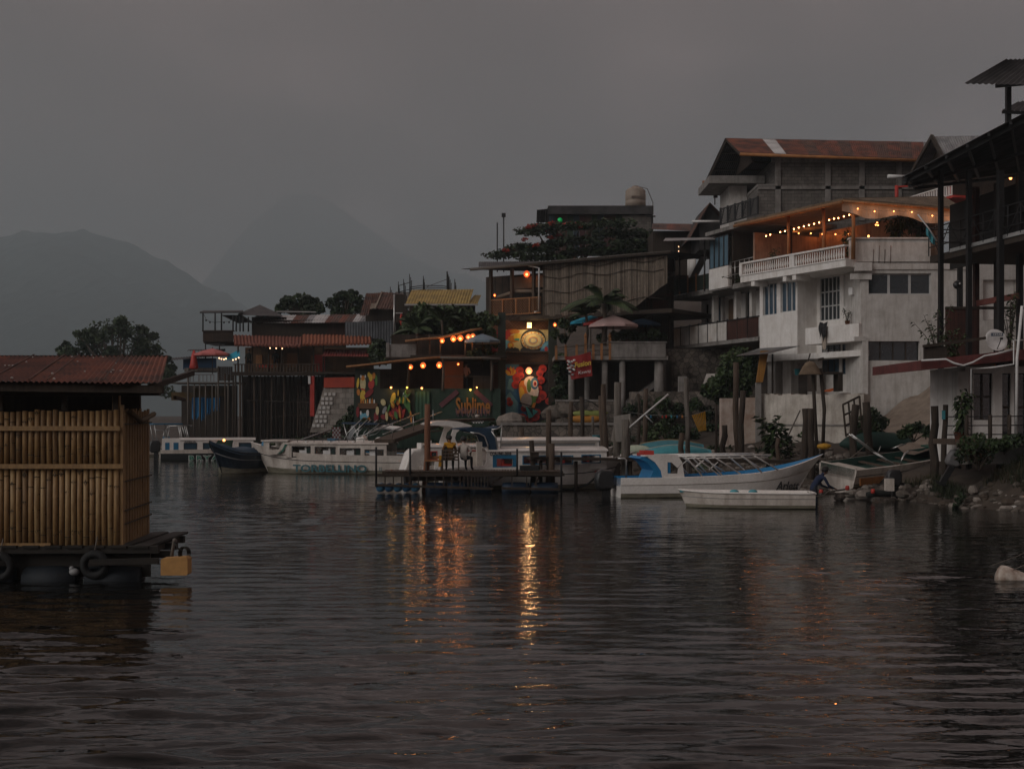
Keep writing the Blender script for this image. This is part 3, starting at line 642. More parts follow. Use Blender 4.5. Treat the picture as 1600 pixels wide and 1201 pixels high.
m = MB(FB.M); m.box(0, Lx, -.1, 5, zu0, zu1); m.box(x2_, x3_, -.35, -.1, zu0+.05, zu1+.0); T.part('balcony_floor', m, CONC)
m = MB(FB.M); m.box(0, x2_, -.08, -.04, zu1+.02, zu1+.95); T.part('railing_panel', m, mat('dark_green_mesh', (.018, .03, .022), rough=.9))
for k in range(6): T.box('post', FB, x2_*k/5-.05, x2_*k/5+.05, -.14, -.08, zu1, zu1+1.1, WOODO)
m = MB(FB.M); m.box(x2_, x3_, -.4, -.15, zu1-.15, zB(406)); m.box(x2_, x2_+.15, -.15, 2, zu1, zrt-.2); m.box(x2_, x3_, 1.9, 2.1, zu1, zrt-.2); T.part('bay_wall', m, W_PL2)
window(T, FB, x2_, x3_, zB(406), zrt-.35, -.38, 4, 1, .1, BLACK, CURT, 'bay_window')
m = MB(FB.M); m.box(x3_, Lx, 1.9, 2.1, zu1, zrt-.2); m.box(x3_, x3_+.12, -.15, 1.9, zu1, zrt-.2); T.part('wall', m, WOODD)
m = MB(FB.M)
for k in range(6): x = x3_+.1+(Lx-x3_-.2)*k/5; m.tube([(x, -.3, zu1), (x, -.3, zu1+1.25)], .025, 5)
for z in (.5, .9, 1.25): m.tube([(x3_+.1, -.3, zu1+z), (Lx-.1, -.3, zu1+z)], .02, 5)
T.part('railing', m, CHROME)
m = MB(FB.M); m.box(x2_-.1, Lx+.1, -.6, 5, zrt-.2, zrt+.02); T.part('roof_slab', m, CONC)
plant('potted_plant', 'green trailing plants along the upper balcony edge beside the bay window', FB.w((x3_+Lx)/2, -.45, zu1), .35, 110, .2, .1, spread=1.5, stems=14, mats=(1, 0, 1))
# lower part: void with stone wall
T2 = Thing('stone_retaining_wall', 'dark rough stone retaining wall under the shabby balcony house', 'wall', P(1070, 660, 79))
m = MB(); F4 = fr(79.5); m.box(F4.x(1000), F4.x(1150), 79.5, 80, 1.2, F4.z(545, 1050)); T2.part('wall', m, STONE)
m = MB(); m.box(F4.x(1022), F4.x(1040), 79.1, 79.5, 1.2, F4.z(545, 1050)); T2.part('buttress', m, CONC)
# lattice railing on the roof, sheds beyond
LR = Thing('lattice_railing', 'dark lattice railing on the roof edge beside the block house', 'railing', FB.w(Lx-2, 1, zrt))
a_, b_ = FB.x(1126, .6), FB.x(1184, .6); z0, z1 = FB.z(345, 1150, .6), FB.z(309, 1180, .6)
m = MB(FB.M); m.box(a_, b_, .57, .63, z0, z0+.07); m.box(a_, b_, .57, .63, z1-.07, z1); T_ = LR.part('rail', m, BLACK)
m = MB(FB.M); n = 5; dx = (b_-a_)/n; H = z1-z0
for k in range(n):
    xx = a_+k*dx
    for j in range(-5, 7):
        q = [(j/6+t, t) for t in (max(0, -j/6), min(1, 1-j/6))]
        if q[1][1]-q[0][1] < .05: continue
        q = [(xx+(u if k % 2 else 1-u)*dx, z0+H*t) for u, t in q]; m.bar((q[0][0], .6, q[0][1]), (q[1][0], .6, q[1][1]), .035)
    m.bar((xx, .6, z0), (xx+dx*.5, .6, z1), .05)
    for j in ():
        m.bar((xx+dx*t*.5, .6, z0+H*t), (xx+dx*(.5+t*.5) if t < 1 else xx+dx*.5, .6, z0+H*(t) if False else z0+H*abs(1-t)), .03) if j in (0, 6) else m.bar((xx+dx*t, .6, z0), (xx+dx*(1-t), .6, z1), .03)
LR.part('lattice', m, BLACK)
for k in range(n+1): LR.box('post', FB, a_+k*dx-.05, a_+k*dx+.05, .55, .65, z0, z1+.05, BLACK)
GS = Thing('gable_shed', 'dark gabled shed with rusty tin roof left of the block house', 'shed', P(1110, 375, 84))
ap, lf, rf_ = P(1108, 318, 84), P(1086, 352, 84), P(1136, 352, 84)
m = MB(); m.prism([ap-Vector((0, -.1, .1)), lf+Vector((.3, .1, 0)), lf+Vector((.3, .1, -1.6)), rf_+Vector((0, .1, -1.6)), rf_+Vector((0, .1, 0))], (0, 5, 0)); GS.part('wall', m, TIND)
m = MB(); m.corr(ap+Vector((0, -.4, 0)), ap+Vector((0, 5.5, 0)), rf_+Vector((.5, 5.5, -.2)), rf_+Vector((.5, -.4, -.2)), .12, .02, 2, strips=[RUST2, RUST2, TIN, RUST]); m.corr(ap+Vector((0, 5.5, 0)), ap+Vector((0, -.4, 0)), lf+Vector((-.4, -.4, -.9)), lf+Vector((-.4, 5.5, -.9)), .12, .02, 2, strips=[TIND, RUST2]); GS.part('roof', m, RUST2)
m = MB(); m.tube([P(1081, 346, 83.5), P(1133, 346, 83.5)], .08, 6); GS.part('gutter', m, WHITEP)
GS2 = Thing('tin_shed', 'brown tin roofed shed below the pale water tank', 'shed', P(1050, 380, 90))
m = MB(); m.corr(P(1019, 349, 90), P(1084, 350, 90), P(1090, 362, 87), P(1018, 358, 87), .12, .02, 2, strips=[RUST2, RUST, RUST2]); GS2.part('roof', m, RUST2)
m = MB(); F5 = fr(88); m.box(F5.x(1020), F5.x(1086), 88, 92, F5.z(430, 1050), F5.z(361, 1050)); GS2.part('wall', m, WOODD)
# clutter inside the upper balcony room: pale door leaf, awning pole
AW = Thing('awning', 'long thin pale awning over the upper left balcony', 'awning', P(1075, 376, 80))
m = MB(); m.corr(P(1036, 376.5, 80.5), P(1117, 374, 75), P(1117, 371, 78), P(1040, 372, 83), .15, .02, 1); AW.part('sheet', m, TINW)
for px, Y in ((1054, 81.5), (1062, 80), (1101, 77.5)): m = MB(); m.tube([P(px, 375, Y), P(px, 455, Y)], .05, 6); AW.part('post', m, STEEL)
T3 = Thing('upper_room', 'cluttered open room behind the upper left balcony', 'room', FB.w(2, 3, zu1))
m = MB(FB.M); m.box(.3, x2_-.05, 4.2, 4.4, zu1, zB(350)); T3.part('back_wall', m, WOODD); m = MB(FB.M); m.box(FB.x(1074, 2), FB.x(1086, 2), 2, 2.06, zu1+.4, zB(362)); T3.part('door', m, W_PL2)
m = MB(FB.M); m.bar((FB.x(1080, 1), 1, zu1+.9), (FB.x(1100, 1), 1, zu1+2.3), .5, .04); T3.part('tin_sheet', m, TIN)
SL = Thing('string_lights', 'three small bulbs hanging in the upper left balcony room', 'string lights', FB.w(1, 1, zu1+2), 'strings of warm bulbs')
bulbs_on(SL, [P(1060.5, y_, 81) for y_ in (384, 391, 396)], .035, BULBS)

# ================================================================ unfinished block house above
T = Thing('block_house', 'unfinished grey concrete block house under a long rusty tin roof', 'house', P(1310, 345, 76))
FK = fr(76.0); kz = lambda py: FK.z(py, 1300); kx = lambda px: FK.x(px)
m = MB(); m.box(kx(1211), kx(1445), 76, 84, kz(372), kz(246)); m.box(kx(1184), kx(1211), 76, 83, kz(372), kz(290)); T.part('wall', m, BLOCK)
m = MB()
for px in (1211, 1289, 1342, 1400): m.box(kx(px), kx(px)+.32, 75.9, 76, kz(345), kz(252))
m.box(kx(1205), kx(1445), 75.86, 76.02, kz(254), kz(247)); m.box(kx(1184), kx(1445), 75.9, 76.0, kz(296), kz(291)); m.box(kx(1183), kx(1211), 75.9, 83, kz(292), kz(288)); T.part('concrete_frame', m, CONC)
m = MB(); m.box(kx(1155), kx(1184), 79.5, 83, kz(372), kz(268)); T.part('wall', m, W_PL)
m = MB(); m.box(kx(1118), kx(1208), 78.5, 83, kz(274), kz(262)); T.part('ceiling_slab', m, CONC)
rg0, rg1 = P(1133, 216, 78.6), P(1462, 222.5, 78.6); ef0, ef1 = P(1156, 238, 75), P(1462, 249, 75); eb0 = Vector((rg0.x-.6, 82.6, 18.2)); eb1 = Vector((rg1.x, 82.6, 18.2))
strips = [RUST, RUST, RUST, TINW, RUST, RUST, RUST2, RUST, RUST, RUST2, RUST, RUST, RUST2, RUST, RUST2, RUST, TIN]
m = MB(); m.corr(rg0, rg1, ef1, ef0, .13, .025, 2, strips=strips); m.corr(rg1, rg0, eb0, eb1, .13, .025, 2, strips=[RUST2, TIND]); T.part('roof', m, RUST)
m = MB(); m.tube([ef0+Vector((0, -.05, -.12)), ef1+Vector((0, -.05, -.12))], .1, 8); m.tube([eb0+Vector((-.2, 0, -.1)), eb0+Vector((2.5, 0, -.1))], .09, 8); T.part('gutter', m, ORNG)
m = MB(); m.bar(rg0+Vector((.1, 0, -.1)), ef0+Vector((.1, .1, -.1)), .08, .2); m.bar(rg0+Vector((.1, 0, -.1)), eb0+Vector((.1, 0, -.1)), .08, .2)
for t in (.12, .3, .5, .7, .88): m.bar(rg0.lerp(ef0, t)+Vector((.2, 0, -.12)), rg1.lerp(ef1, t)+Vector((0, 0, -.12)), .08); m.bar(rg0.lerp(eb0, t)+Vector((.2, 0, -.12)), rg1.lerp(eb1, t)+Vector((0, 0, -.12)), .08)
T.part('rafters', m, WOODD)
m = MB(); m.prism([rg0+Vector((1.2, 0, -.15)), Vector((rg0.x+1.2, 81.8, 18.3)), Vector((rg0.x+1.2, 76.0, 18.1))], (.12, 0, 0)); T.part('gable', m, PLANK)
AN = Thing('antenna', 'small box antenna on a pole above the dark gabled shed', 'antenna', P(1117, 318, 83)); m = MB(); m.tube([P(1117, 320, 83), P(1117, 304, 83)], .04, 5); AN.part('pole', m, STEEL); m = MB(); F5 = fr(83); m.box(F5.x(1115), F5.x(1121), 82.9, 83.1, F5.z(309, 1117), F5.z(303, 1117)); AN.part('head', m, STEEL)
# wooden gable house right
T = Thing('gable_house', 'brown wooden gable house with white balcony railing behind the black steel frame', 'house', P(1460, 318, 71))
A0, A1 = P(1456, 213.5, 72), P(1580, 212, 72); N0, N1 = P(1482, 262, 69.3), P(1590, 262, 69.3); B0 = P(1404, 306, 77); B1 = B0+Vector((8, 0, 0))
m = MB(); m.prism([A0+Vector((.5, 0, -.25)), B0+Vector((1.2, -.2, .4)), B0+Vector((1.2, -.2, -1.5)), P(1490, 335, 70), N0+Vector((.3, .3, -.1))], (5, 0, 0)); T.part('wall', m, PLANK)
m = MB(); m.corr(A0, A1, N1, N0, .14, .025, 2); m.corr(A1, A0, B0, B1, .14, .025, 2); T.part('roof', m, TIN)
m = MB(); m.bar(A0, B0, .12, .3, (0, 1, 0)); m.bar(A0, N0, .12, .25, (0, 1, 0)); T.part('barge_board', m, WOODD)
BR = Thing('balcony_railing', 'white slatted balcony railing with red posts beside the brown gable house', 'railing', P(1450, 318, 68))
FQ = along(1419, 70, 1487, 66); q0, q1 = FQ.x(1419), FQ.x(1487); z0 = FQ.z(317, 1450); z1 = FQ.z(299, 1450)
m = MB(FQ.M); m.box(q0, q1, -.05, .05, z1-.06, z1); m.box(q0, q1, -.05, .05, z0+.05, z0+.1); BR.part('rail', m, W_PL2)
m = MB(FQ.M); m.box(q0, q1+.3, -.1, 1.5, z0-.12, z0); BR.part('floor', m, RED)
for k in range(19): x = q0+(q1-q0)*k/18; BR.box('slat', FQ, x-.035, x+.035, -.03, .03, z0, z1, W_PL2)
for px, a_, b_ in ((1401, 290, 322), (1484, 292, 318)): m = MB(); m.tube([P(px, b_, 69), P(px, a_, 69)], .1, 6); BR.part('post', m, RED)
m = MB(); m.bar(P(1400, 292, 69), P(1418, 291, 69), .08); BR.part('bracket', m, RED)
# ================================================================ black steel frame building, far right
T = Thing('steel_frame_building', 'open black steel frame building with overhanging tin roofs at the right edge', 'building', (18, 49, 2))
FT = along(1453, 53, 1640, 44.5); zT = lambda py, px: FT.z(py, px)
PT = lambda px, py, y=0: FT.w(*FT.at(px, py, y))
fl = FT.z(400, 1455)
m = MB(FT.M); xA, xB = FT.x(1453), FT.x(1640); m.box(xA, xB, 0, 6.5, fl-.28, fl); T.part('floor', m, WOODD)
m = MB(FT.M); m.box(FT.x(1486), xB, -.06, 0, fl-.06, fl+.08); T.part('edge_beam', m, CHROME)
for px, r in ((1470, .085), (1514, .09), (1563, .1)):
    m = MB(FT.M); x = FT.x(px, -.1); zb = hgt(*FT.w(x, -.1, 0).xy)-.3; m.box(x-r, x+r, -.1-r, -.1+r, zb, FT.z(268, px)); T.part('post', m, STEEL)
for px, y in ((1525, 2.0), (1558, 2.4), (1593, 2.0), (1500, 5.8), (1640, 3)):
    m = MB(FT.M); x = FT.x(px, y); m.box(x-.1, x+.1, y-.1, y+.1, 2, fl+2.9); T.part('post', m, STEEL if px != 1525 else PLANKR)
m = MB(FT.M)
for za in (.35, .75, 1.12): m.tube([(xA, -.05, fl+za), (xB, -.05, fl+za)], .025, 5)
m.tube([(xA, 0, fl+1.12), (xA, 4, fl+1.12)], .025, 5); m.tube([(xA, 0, fl+.6), (xA, 4, fl+.6)], .025, 5)
for k in range(11): x = xA+(xB-xA)*k/10; m.tube([(x, -.05, fl), (x, -.05, fl+1.12)], .025, 5); 
for k in range(5): x = xA+(xB-xA)*k/5; m.tube([(x, -.05, fl+1.1), (x+(xB-xA)/10, -.05, fl+.05), (x+(xB-xA)/5, -.05, fl+1.1)], .02, 5)
T.part('railing', m, STEEL)
m = MB(FT.M); m.box(FT.x(1484, 3.2), xB, 3.2, 3.3, fl, fl+2.9); T.part('screen_wall', m, mat('black_boards', (.02, .019, .018), kind='hplank', a=4, b=.25, rough=.9))
# main roof: sheet falling to the left, seen from below
A, B = P(1410, 277, 48.5), P(1655, 148, 45); C_, D_ = P(1660, 262, 60), P(1428, 288, 58)
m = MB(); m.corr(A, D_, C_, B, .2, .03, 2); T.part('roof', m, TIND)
m = MB()
for t in np.linspace(.02, .98, 8): m.bar(A.lerp(B, t)-Vector((0, 0, .1)), D_.lerp(C_, t)-Vector((0, 0, .1)), .09, .12)
for t in (.03, .5, .97): m.bar(A.lerp(D_, t)-Vector((0, 0, .2)), B.lerp(C_, t)-Vector((0, 0, .2)), .08, .14)
T.part('rafters', m, STEEL)
m = MB(); m.tube([P(1387, 275.5, 49), P(1415, 276.5, 49)], .07, 6); T.part('gutter', m, WHITEP)
# lookout on top
A, B, C_, D_ = P(1505, 131, 46), P(1571, 93, 46.5), P(1665, 92, 47.5), P(1640, 133, 45)
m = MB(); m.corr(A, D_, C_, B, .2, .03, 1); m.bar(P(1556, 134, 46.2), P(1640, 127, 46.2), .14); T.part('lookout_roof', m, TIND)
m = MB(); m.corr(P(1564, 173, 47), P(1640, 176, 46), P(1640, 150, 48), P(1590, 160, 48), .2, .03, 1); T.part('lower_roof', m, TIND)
m = MB(); m.box(P(1573.5, 0, 46.5).x, P(1580.5, 0, 46.5).x, 46.5, 46.7, P(0, 200, 46.5).z, P(0, 120, 46.5).z); m.bar(P(1566, 175, 46.4), P(1640, 178, 46.4), .1); T.part('lookout_post', m, STEEL)
SL = Thing('ceiling_lamp', 'single warm lamp under the roof of the black steel frame building', 'lamp', P(1579, 281, 50)); m = MB(); m.lathe([(.12, .05), (.03, .12)], P(1579, 280, 50), 8); SL.part('shade', m, BLACK); m = MB(); m.ball(P(1579, 278.5, 50), .06, 6, 4); SL.part('bulb', m, BULB)
m = MB(); m.tube([P(1434, 335, 51), P(1452, 358, 51), P(1464, 377, 51)], .03, 5); solo('white_pole', m, WHITEP, 'slanted white pole with blue flag cloth beside the black balcony', 'pole', P(1464, 377, 51))
m = MB(); 
for j in range(5):
    for k in range(4): m.pt(P(1447+j*3.5, 352+j*4.5+k*5+2*math.sin(j*2+k), 51.1+.05*math.sin(j*3+k)))
for j in range(4):
    for k in range(3): m.face((j*4+k, j*4+k+1, j*4+k+5, j*4+k+4))
solo('cloth_flag', m, TEAL, 'small blue green cloth wrapped on the slanted white pole', 'flag', P(1455, 365, 51))
# below it: red-brown screen, beam
SC2 = Thing('plank_screen', 'dark plank screen with red beam under the black steel frame building', 'screen', P(1500, 560, 50))
F6 = fr(50.5); m = MB(); m.box(F6.x(1478), F6.x(1527), 50.5, 50.6, F6.z(560, 1500), F6.z(482, 1500)); SC2.part('panel', m, PLANKR)
m = MB(); m.bar(P(1526, 474, 50), P(1592, 462, 49), .14, .22); SC2.part('beam', m, mat('dark_red_beam', (.13, .035, .025), rough=.8))
m = MB(); m.box(F6.x(1478), F6.x(1600), 50.45, 50.62, F6.z(483, 1500), F6.z(479, 1500)); SC2.part('rail', m, WOODD)
# ---- little house with maroon slab below
T = Thing('lakeside_house', 'small white walled house with a maroon roof slab and dark doors at the right', 'house', P(1540, 690, 46.5))
F7 = fr(46.5); hx = lambda px, y=0: F7.x(px, y); hz_ = lambda py: F7.z(py, 1550)
zd = hz_(690); MAR = mat('maroon_paint', (.15, .035, .03), (.09, .022, .02), rough=.8, kind='stain')
m = MB(); m.prism([P(1439, 578, 44.5), P(1439, 563, 44.5), P(1592, 546, 44.5), P(1592, 562, 44.5)], (0, 6, 0)); m.box(P(1592, 0, 44.5).x, 24, 44.5, 50.5, P(0, 562, 44.5).z, P(0, 546, 44.5).z); T.part('roof_slab', m, MAR)
dr = [(hx(1521), hx(1551), hz_(656), hz_(583)), (hx(1566), hx(1580), zd+.02, hz_(583)), (hx(1585), hx(1604), zd+.02, hz_(583))]
m = MB(); m.wall(hx(1508), 24.5, zd-.8, hz_(572), dr, 46.5, 46.75); m.box(hx(1508), hx(1508)+.25, 46.75, 50.4, zd-.8, hz_(572)); T.part('wall', m, W_PL2)
for k, d_ in enumerate(dr):
    w_ = window(T, F7, d_[0], d_[1], d_[2], d_[3], .12, 2 if k == 0 else 1, 2, .07, WOODD, GLASS, 'window' if k == 0 else 'door')
T.box('side_pier', F7, hx(1508)-.35, hx(1508), -.3, .4, zd-.8, hz_(580), W_PL)
m = MB(); m.wall(P(1444, 0, 44.7).x, P(1480, 0, 44.7).x, P(0, 565, 44.7).z, P(0, 541, 44.7).z, [], 44.7, 44.8); m.bar(P(1442, 541, 44.65), P(1540, 528, 44.65), .1, .1); T.part('roof_railing', m, WOODD)
m = MB(); m.tube([P(1440, 563, 44.3), P(1478, 561, 44.3), P(1490, 567, 44.2), P(1505, 571, 44.2), P(1520, 566, 44.2), P(1538, 556, 44.3), P(1556, 553, 44.3), P(1582, 546, 44.3)], .035, 6); m.tube([P(1518, 690, 44.2), P(1518, 576, 44.2), P(1550, 574, 44.2), P(1584, 569, 44.2), P(1584, 532, 44.2), P(1600, 531, 44.2)], .03, 6); m.tube([P(1588, 690, 44), P(1589, 560, 44), P(1597, 478, 44)], .05, 6); T.part('pipe', m, WHITEP)
DS = Thing('satellite_dish', 'round pale satellite dish with a dark name strip on the maroon roof slab', 'satellite dish', P(1557, 552, 45))
c = P(1557, 531, 44.9); m = MB(Matrix.Translation(c) @ Matrix.Rotation(R(-18), 4, 'X') @ Matrix.Rotation(R(8), 4, 'Z')); 
prof = [(.001, .10), (.15, .085), (.28, .05), (.4, 0), (.41, .01), (.28, .075), (.001, .13)]
m.lathe(prof, (0, 0, 0), 22, 'y'); DS.part('dish', m, mat('dish_paint', (.7, .67, .65), (.6, .57, .55), rough=.6))
m = MB(); m.box(c.x-.21, c.x+.19, c.y-.12, c.y-.06, c.z+.13, c.z+.24); lab = DS.part('name_strip', m, mat('navy_print', (.02, .05, .09), rough=.6))
m = MB(); m.text('CETAR', .09, (c.x-.01, c.y-.125, c.z+.155), width=.34, thick=.006, bold=.002); DS.part('lettering', m, WHITEP, lab)
m = MB(); m.tube([c+Vector((0, -.05, -.33)), c+Vector((0, -.45, .02))], .015, 5); m.box(c.x-.04, c.x+.04, c.y-.5, c.y-.42, c.z-.02, c.z+.06); DS.part('feed_arm', m, BLACK)
m = MB(); m.tube([c+Vector((0, .15, 0)), c+Vector((.1, .3, -.25)), c+Vector((.1, .3, -.7))], .04, 6); DS.part('mast', m, CHROME)
LP = Thing('wall_lamp', 'round dark lamp on a stalk against the white wall behind the steel posts', 'lamp', P(1496, 480, 58)); c = P(1496, 445, 58)
m = MB(); m.lathe([(.001, -.1), (.17, -.05), (.2, .02), (.15, .12), (.001, .14)], c, 14, 'y'); LP.part('head', m, BLACK); m = MB(); m.tube([c, P(1496, 500, 58)], .035, 6); LP.part('stalk', m, STEEL); m = MB(); m.ball(c+Vector((.08, -.08, .05)), .04, 6, 4); LP.part('lens', m, WHITEP)
# deck and railing in front of the little house
DK = Thing('wooden_deck', 'low plank deck with a thin rail in front of the small lakeside house', 'deck', P(1550, 694, 44.2))
m = MB(); m.box(P(1500, 0, 43.6).x, 24, 43.6, 46.4, P(0, 691, 43.6).z-.1, P(0, 687, 43.6).z); DK.part('planks', m, WOOD)
for px in (1510, 1547, 1577, 1612): m = MB(); m.tube([P(px, 700, 43.7), P(px, 648, 43.7)], .07, 6); DK.part('post', m, WOODD)
m = MB()
for py in (650, 664, 678): m.tube([P(1478, py+1, 43.9), P(1615, py, 43.7)], .02, 5)
DK.part('rail', m, STEEL)
plant('potted_plant', 'tall leafy plant in a clay pot at the left end of the deck', P(1500, 690, 44), 1.7, 260, .34, .12, pot=.22, spread=.35, stems=6)
plant('potted_plant', 'small plant in an orange pot at the left end of the deck', P(1507, 691, 43.9), .5, 40, .18, .07, pot=.14, spread=.2)
plant('shrub', 'sparse leggy shrub against the white wall beside the black steel posts', P(1465, 560, 47), 2.0, 130, .24, .1, spread=.95, stems=7)
plant('shrub', 'dark leafy plant on the maroon roof slab beside the planter', P(1490, 560, 46), 1.1, 160, .26, .1, spread=.5, stems=8)
plant('shrub', 'climbing plant hanging around the right steel posts', P(1578, 545, 47.5), 2.2, 160, .22, .09, spread=.5, stems=8)

# ================================================================ bamboo house in the centre
T = Thing('bamboo_house', 'stilted house walled with grey bamboo matting with an open lamp lit porch', 'house', P(850, 655, 82))
FA = along(742, 85.5, 1050, 77); ax = lambda px, y=0: FA.x(px, y); az = lambda py, px, y=0: FA.z(py, px, y)
zf = az(490, 850); zr0 = az(412, 850)
m = MB(FA.M); m.box(ax(764), ax(1050), 0, 6, zf-.35, zf-.1); T.part('floor', m, WOODD)
m = MB(FA.M); xx0, xx1 = ax(848), ax(1042); n = 84; 
for j in range(n):
    a_, b_ = xx0+(xx1-xx0)*j/n, xx0+(xx1-xx0)*(j+1)/n; zb = (zf-.15-random.uniform(0, .28)) if j < n*.7 else zf+.2+(j/n-.7)*5+random.uniform(0, .2)
    y_ = .05*math.sin(j*.7); f_ = lambda t: zf-.2 if t < .7 else zf-.2+(t-.7)*5.5
    m.prism([(a_, y_, f_(j/n)+zb*0), (b_+.01, y_, f_((j+1)/n)), (b_+.01, y_, zr0-.1), (a_, y_, zr0-.1)], (0, .06, 0))
T.part('bamboo_wall', m, MATW)
m = MB(FA.M)
for k, zz in enumerate((zf+.55, zf+1.35, zf+2.3, zf+2.9)): m.tube([(xx0+(xx1-xx0)*t, -.08, zz+.12*math.sin(t*17+k)-.0) for t in np.linspace(0, .98 if k != 1 else .5, 14)], .025, 4)
T.part('battens', m, WOODD)
m = MB(FA.M); m.box(xx0-.04, xx0+.02, .1, 5.9, zf-.1, zr0-.1); m.box(ax(764)-3.4, xx0, 4.3, 4.4, zf, zr0); T.part('wall', m, PLANK)
m = MB(); m.corr(FA.w(ax(735), -1.0, zr0-.05), FA.w(ax(1052), -.5, zr0+.05), FA.w(ax(1052), 6.5, zr0+.45), FA.w(ax(748), 6.5, zr0+.45), .16, .02, 2); T.part('roof', m, TIND)
m = MB(FA.M); m.tube([(ax(735, -1), -1.0, zr0-.12), (ax(850), -.6, zr0-.03), (ax(1052), -.35, zr0+.03)], .1, 7); T.part('roof_beam', m, WOODG)
m = MB(FA.M); m.tube([(ax(832), -.5, zr0-.1), (ax(847), -.35, zr0-.3), (ax(847), -.35, zf+.15), (ax(840), -.35, zf+.12)], .06, 6); T.part('drain_pipe', m, WHITEP)
for pc in (767, 800, 834): x = ax(pc, .2); T.box('post', FA, x-.09, x+.09, .1, .3, zf, zr0-.1, WOOD)
m = MB(FA.M); a_, b_ = ax(768), ax(845); z0, z1 = zf+.05, zf+1.05
m.box(a_, b_, -.04, .04, z0, z0+.06); m.box(a_, b_, -.04, .04, z1, z1+.07); T.part('handrail', m, WOODO)
m = MB(FA.M); n = 22
for k in range(-6, n):
    for s_ in (1, -1):
        xs = a_+(b_-a_)*k/n; h = z1-z0; dx = h*.9; p0, p1 = xs, xs+dx
        if s_ < 0: p0, p1 = p1, p0
        za, zb_ = z0, z1
        q0, q1 = Vector((p0, .0, za)), Vector((p1, .0, zb_))
        lo_, hi_ = 0, 1
        d_ = p1-p0
        t0 = (a_-p0)/d_; t1 = (b_-p0)/d_
        lo_ = max(0, min(t0, t1)); hi_ = min(1, max(t0, t1))
        if hi_-lo_ > .05: m.bar(q0.lerp(q1, lo_), q0.lerp(q1, hi_), .022, .015)
T.part('lattice', m, WOODO)
for pc in (785, 806, 827): x = ax(pc, -.05); T.box('post', FA, x-.04, x+.04, -.06, .04, z0, z1, WOODO)
m = MB(FA.M); m.tube([(ax(769), .6, zf+1.3), (ax(800), .5, zf+1.62), (ax(845), .6, zf+1.5)], .13, 6); m.box(ax(777), ax(830), 1.5, 1.6, zf+1.9, zf+2.7); T.part('canvas_roll', m, mat('dull_canvas', (.2, .15, .11), rough=.95))
m = MB(); m.corr(P(748, 409, 89), P(850, 408, 88), P(850, 414, 86.5), P(748, 417, 86.5), .15, .02, 1); T.part('upper_roof', m, TIND)
for k, (pa, pb) in enumerate(((778, 790), (857, 870))):
    m = MB(); F8 = fr(82.5); m.box(F8.x(pa), F8.x(pb), 82.5, 83, 1.5, F8.z(488, 830)); T.part('stilt', m, mat('dark_green_post', (.03, .038, .03), rough=.85))
F8 = fr(83.0); bz = lambda py: F8.z(py, 820); bx = lambda px: F8.x(px)
m = MB(); m.box(bx(765), bx(858), 83.9, 84.1, 2.0, zf-.3); T.part('back_wall', m, mat('brown_board', (.17, .075, .04), rough=.85))
def lattice(mb, x0, x1, z0, z1, y, sp, w, bb=None):
    L_ = (x1-x0); H_ = z1-z0; n = int((L_+H_)/sp)
    for k in range(n+1):
        for s_ in (1, -1):
            t = k*sp; p = (x0+min(t, L_), z0+max(0, t-L_)); q = (x0+max(0, t-H_), z0+min(t, H_))
            if s_ < 0: p, q = (x1-(p[0]-x0), p[1]), (x1-(q[0]-x0), q[1])
            if abs(p[0]-q[0]) > .03: mb.bar((p[0], y, p[1]), (q[0], y, q[1]), w, w*.6)
m = MB(); lattice(m, bx(766), bx(856), bz(513), bz(493), 83.4, .22, .03); T.part('lattice', m, PLANKR)
m = MB(); lattice(m, bx(790), bx(856), bz(567), bz(550), 82.8, .2, .028); m.box(bx(788), bx(858), 82.75, 82.85, bz(551), bz(548.5)); T.part('lattice', m, WOOD)
m = MB(); m.box(bx(770), bx(860), 82.7, 83.9, bz(569), bz(566)); T.part('floor', m, WOODD)
# ---- murals (painted boards): plain shapes set a few millimetres proud of the board
def paint(name, col): return mat('paint_'+name, col, tuple(c*.75 for c in col), rough=.7, scale=5, bump=.03)
PB, PBL, PR, PY, PO, PWH, PG, PK, PCR, PDR, PT_, PGY = [paint(*a) for a in (('blue', (.05, .2, .38)), ('light_blue', (.16, .42, .55)), ('red', (.5, .05, .04)), ('yellow', (.75, .52, .07)), ('orange', (.6, .22, .04)), ('white', (.75, .73, .7)), ('green', (.09, .22, .06)), ('dark', (.02, .02, .025)), ('cream', (.66, .56, .3)), ('dark_red', (.25, .03, .035)), ('teal', (.05, .3, .3)), ('grey', (.3, .3, .3)))]
class Mural:
    def __init__(s, T, board, y): s.m = MB(); s.T = T; s.y = y; s.k = 0; s.x0, s.x1, s.z0, s.z1 = board; s.board = board
    def pt(s, u, v): return (s.x0+(s.x1-s.x0)*u, s.z0+(s.z1-s.z0)*v)
    def poly(s, mt, pts):
        s.k += 1; y = s.y-.004*s.k; s.m.use(mt); q = [s.pt(*p) for p in pts]; s.m.prism([(a, y, b) for a, b in q], (0, .004*s.k-.001, 0))
    def ell(s, mt, u, v, ru, rv, n=14, rot=0, a0=0, a1=2*math.pi):
        s.poly(mt, [(u+ru*math.cos(t)*math.cos(rot)-rv*math.sin(t)*math.sin(rot), v+ru*math.cos(t)*math.sin(rot)+rv*math.sin(t)*math.cos(rot)) for t in [a0+(a1-a0)*j/n for j in range(n)]])
    def feather(s, mt, u, v, L_, w, ang, n=8):
        c, d = math.cos(ang), math.sin(ang); pts = [(0, 0), (.3, w), (.7, w*.8), (1, 0), (.7, -w*.8), (.3, -w)]
        s.poly(mt, [(u+(x*L_)*c-(y)*d, v+(x*L_)*d+y*c) for x, y in pts])
rm = random.Random(5)
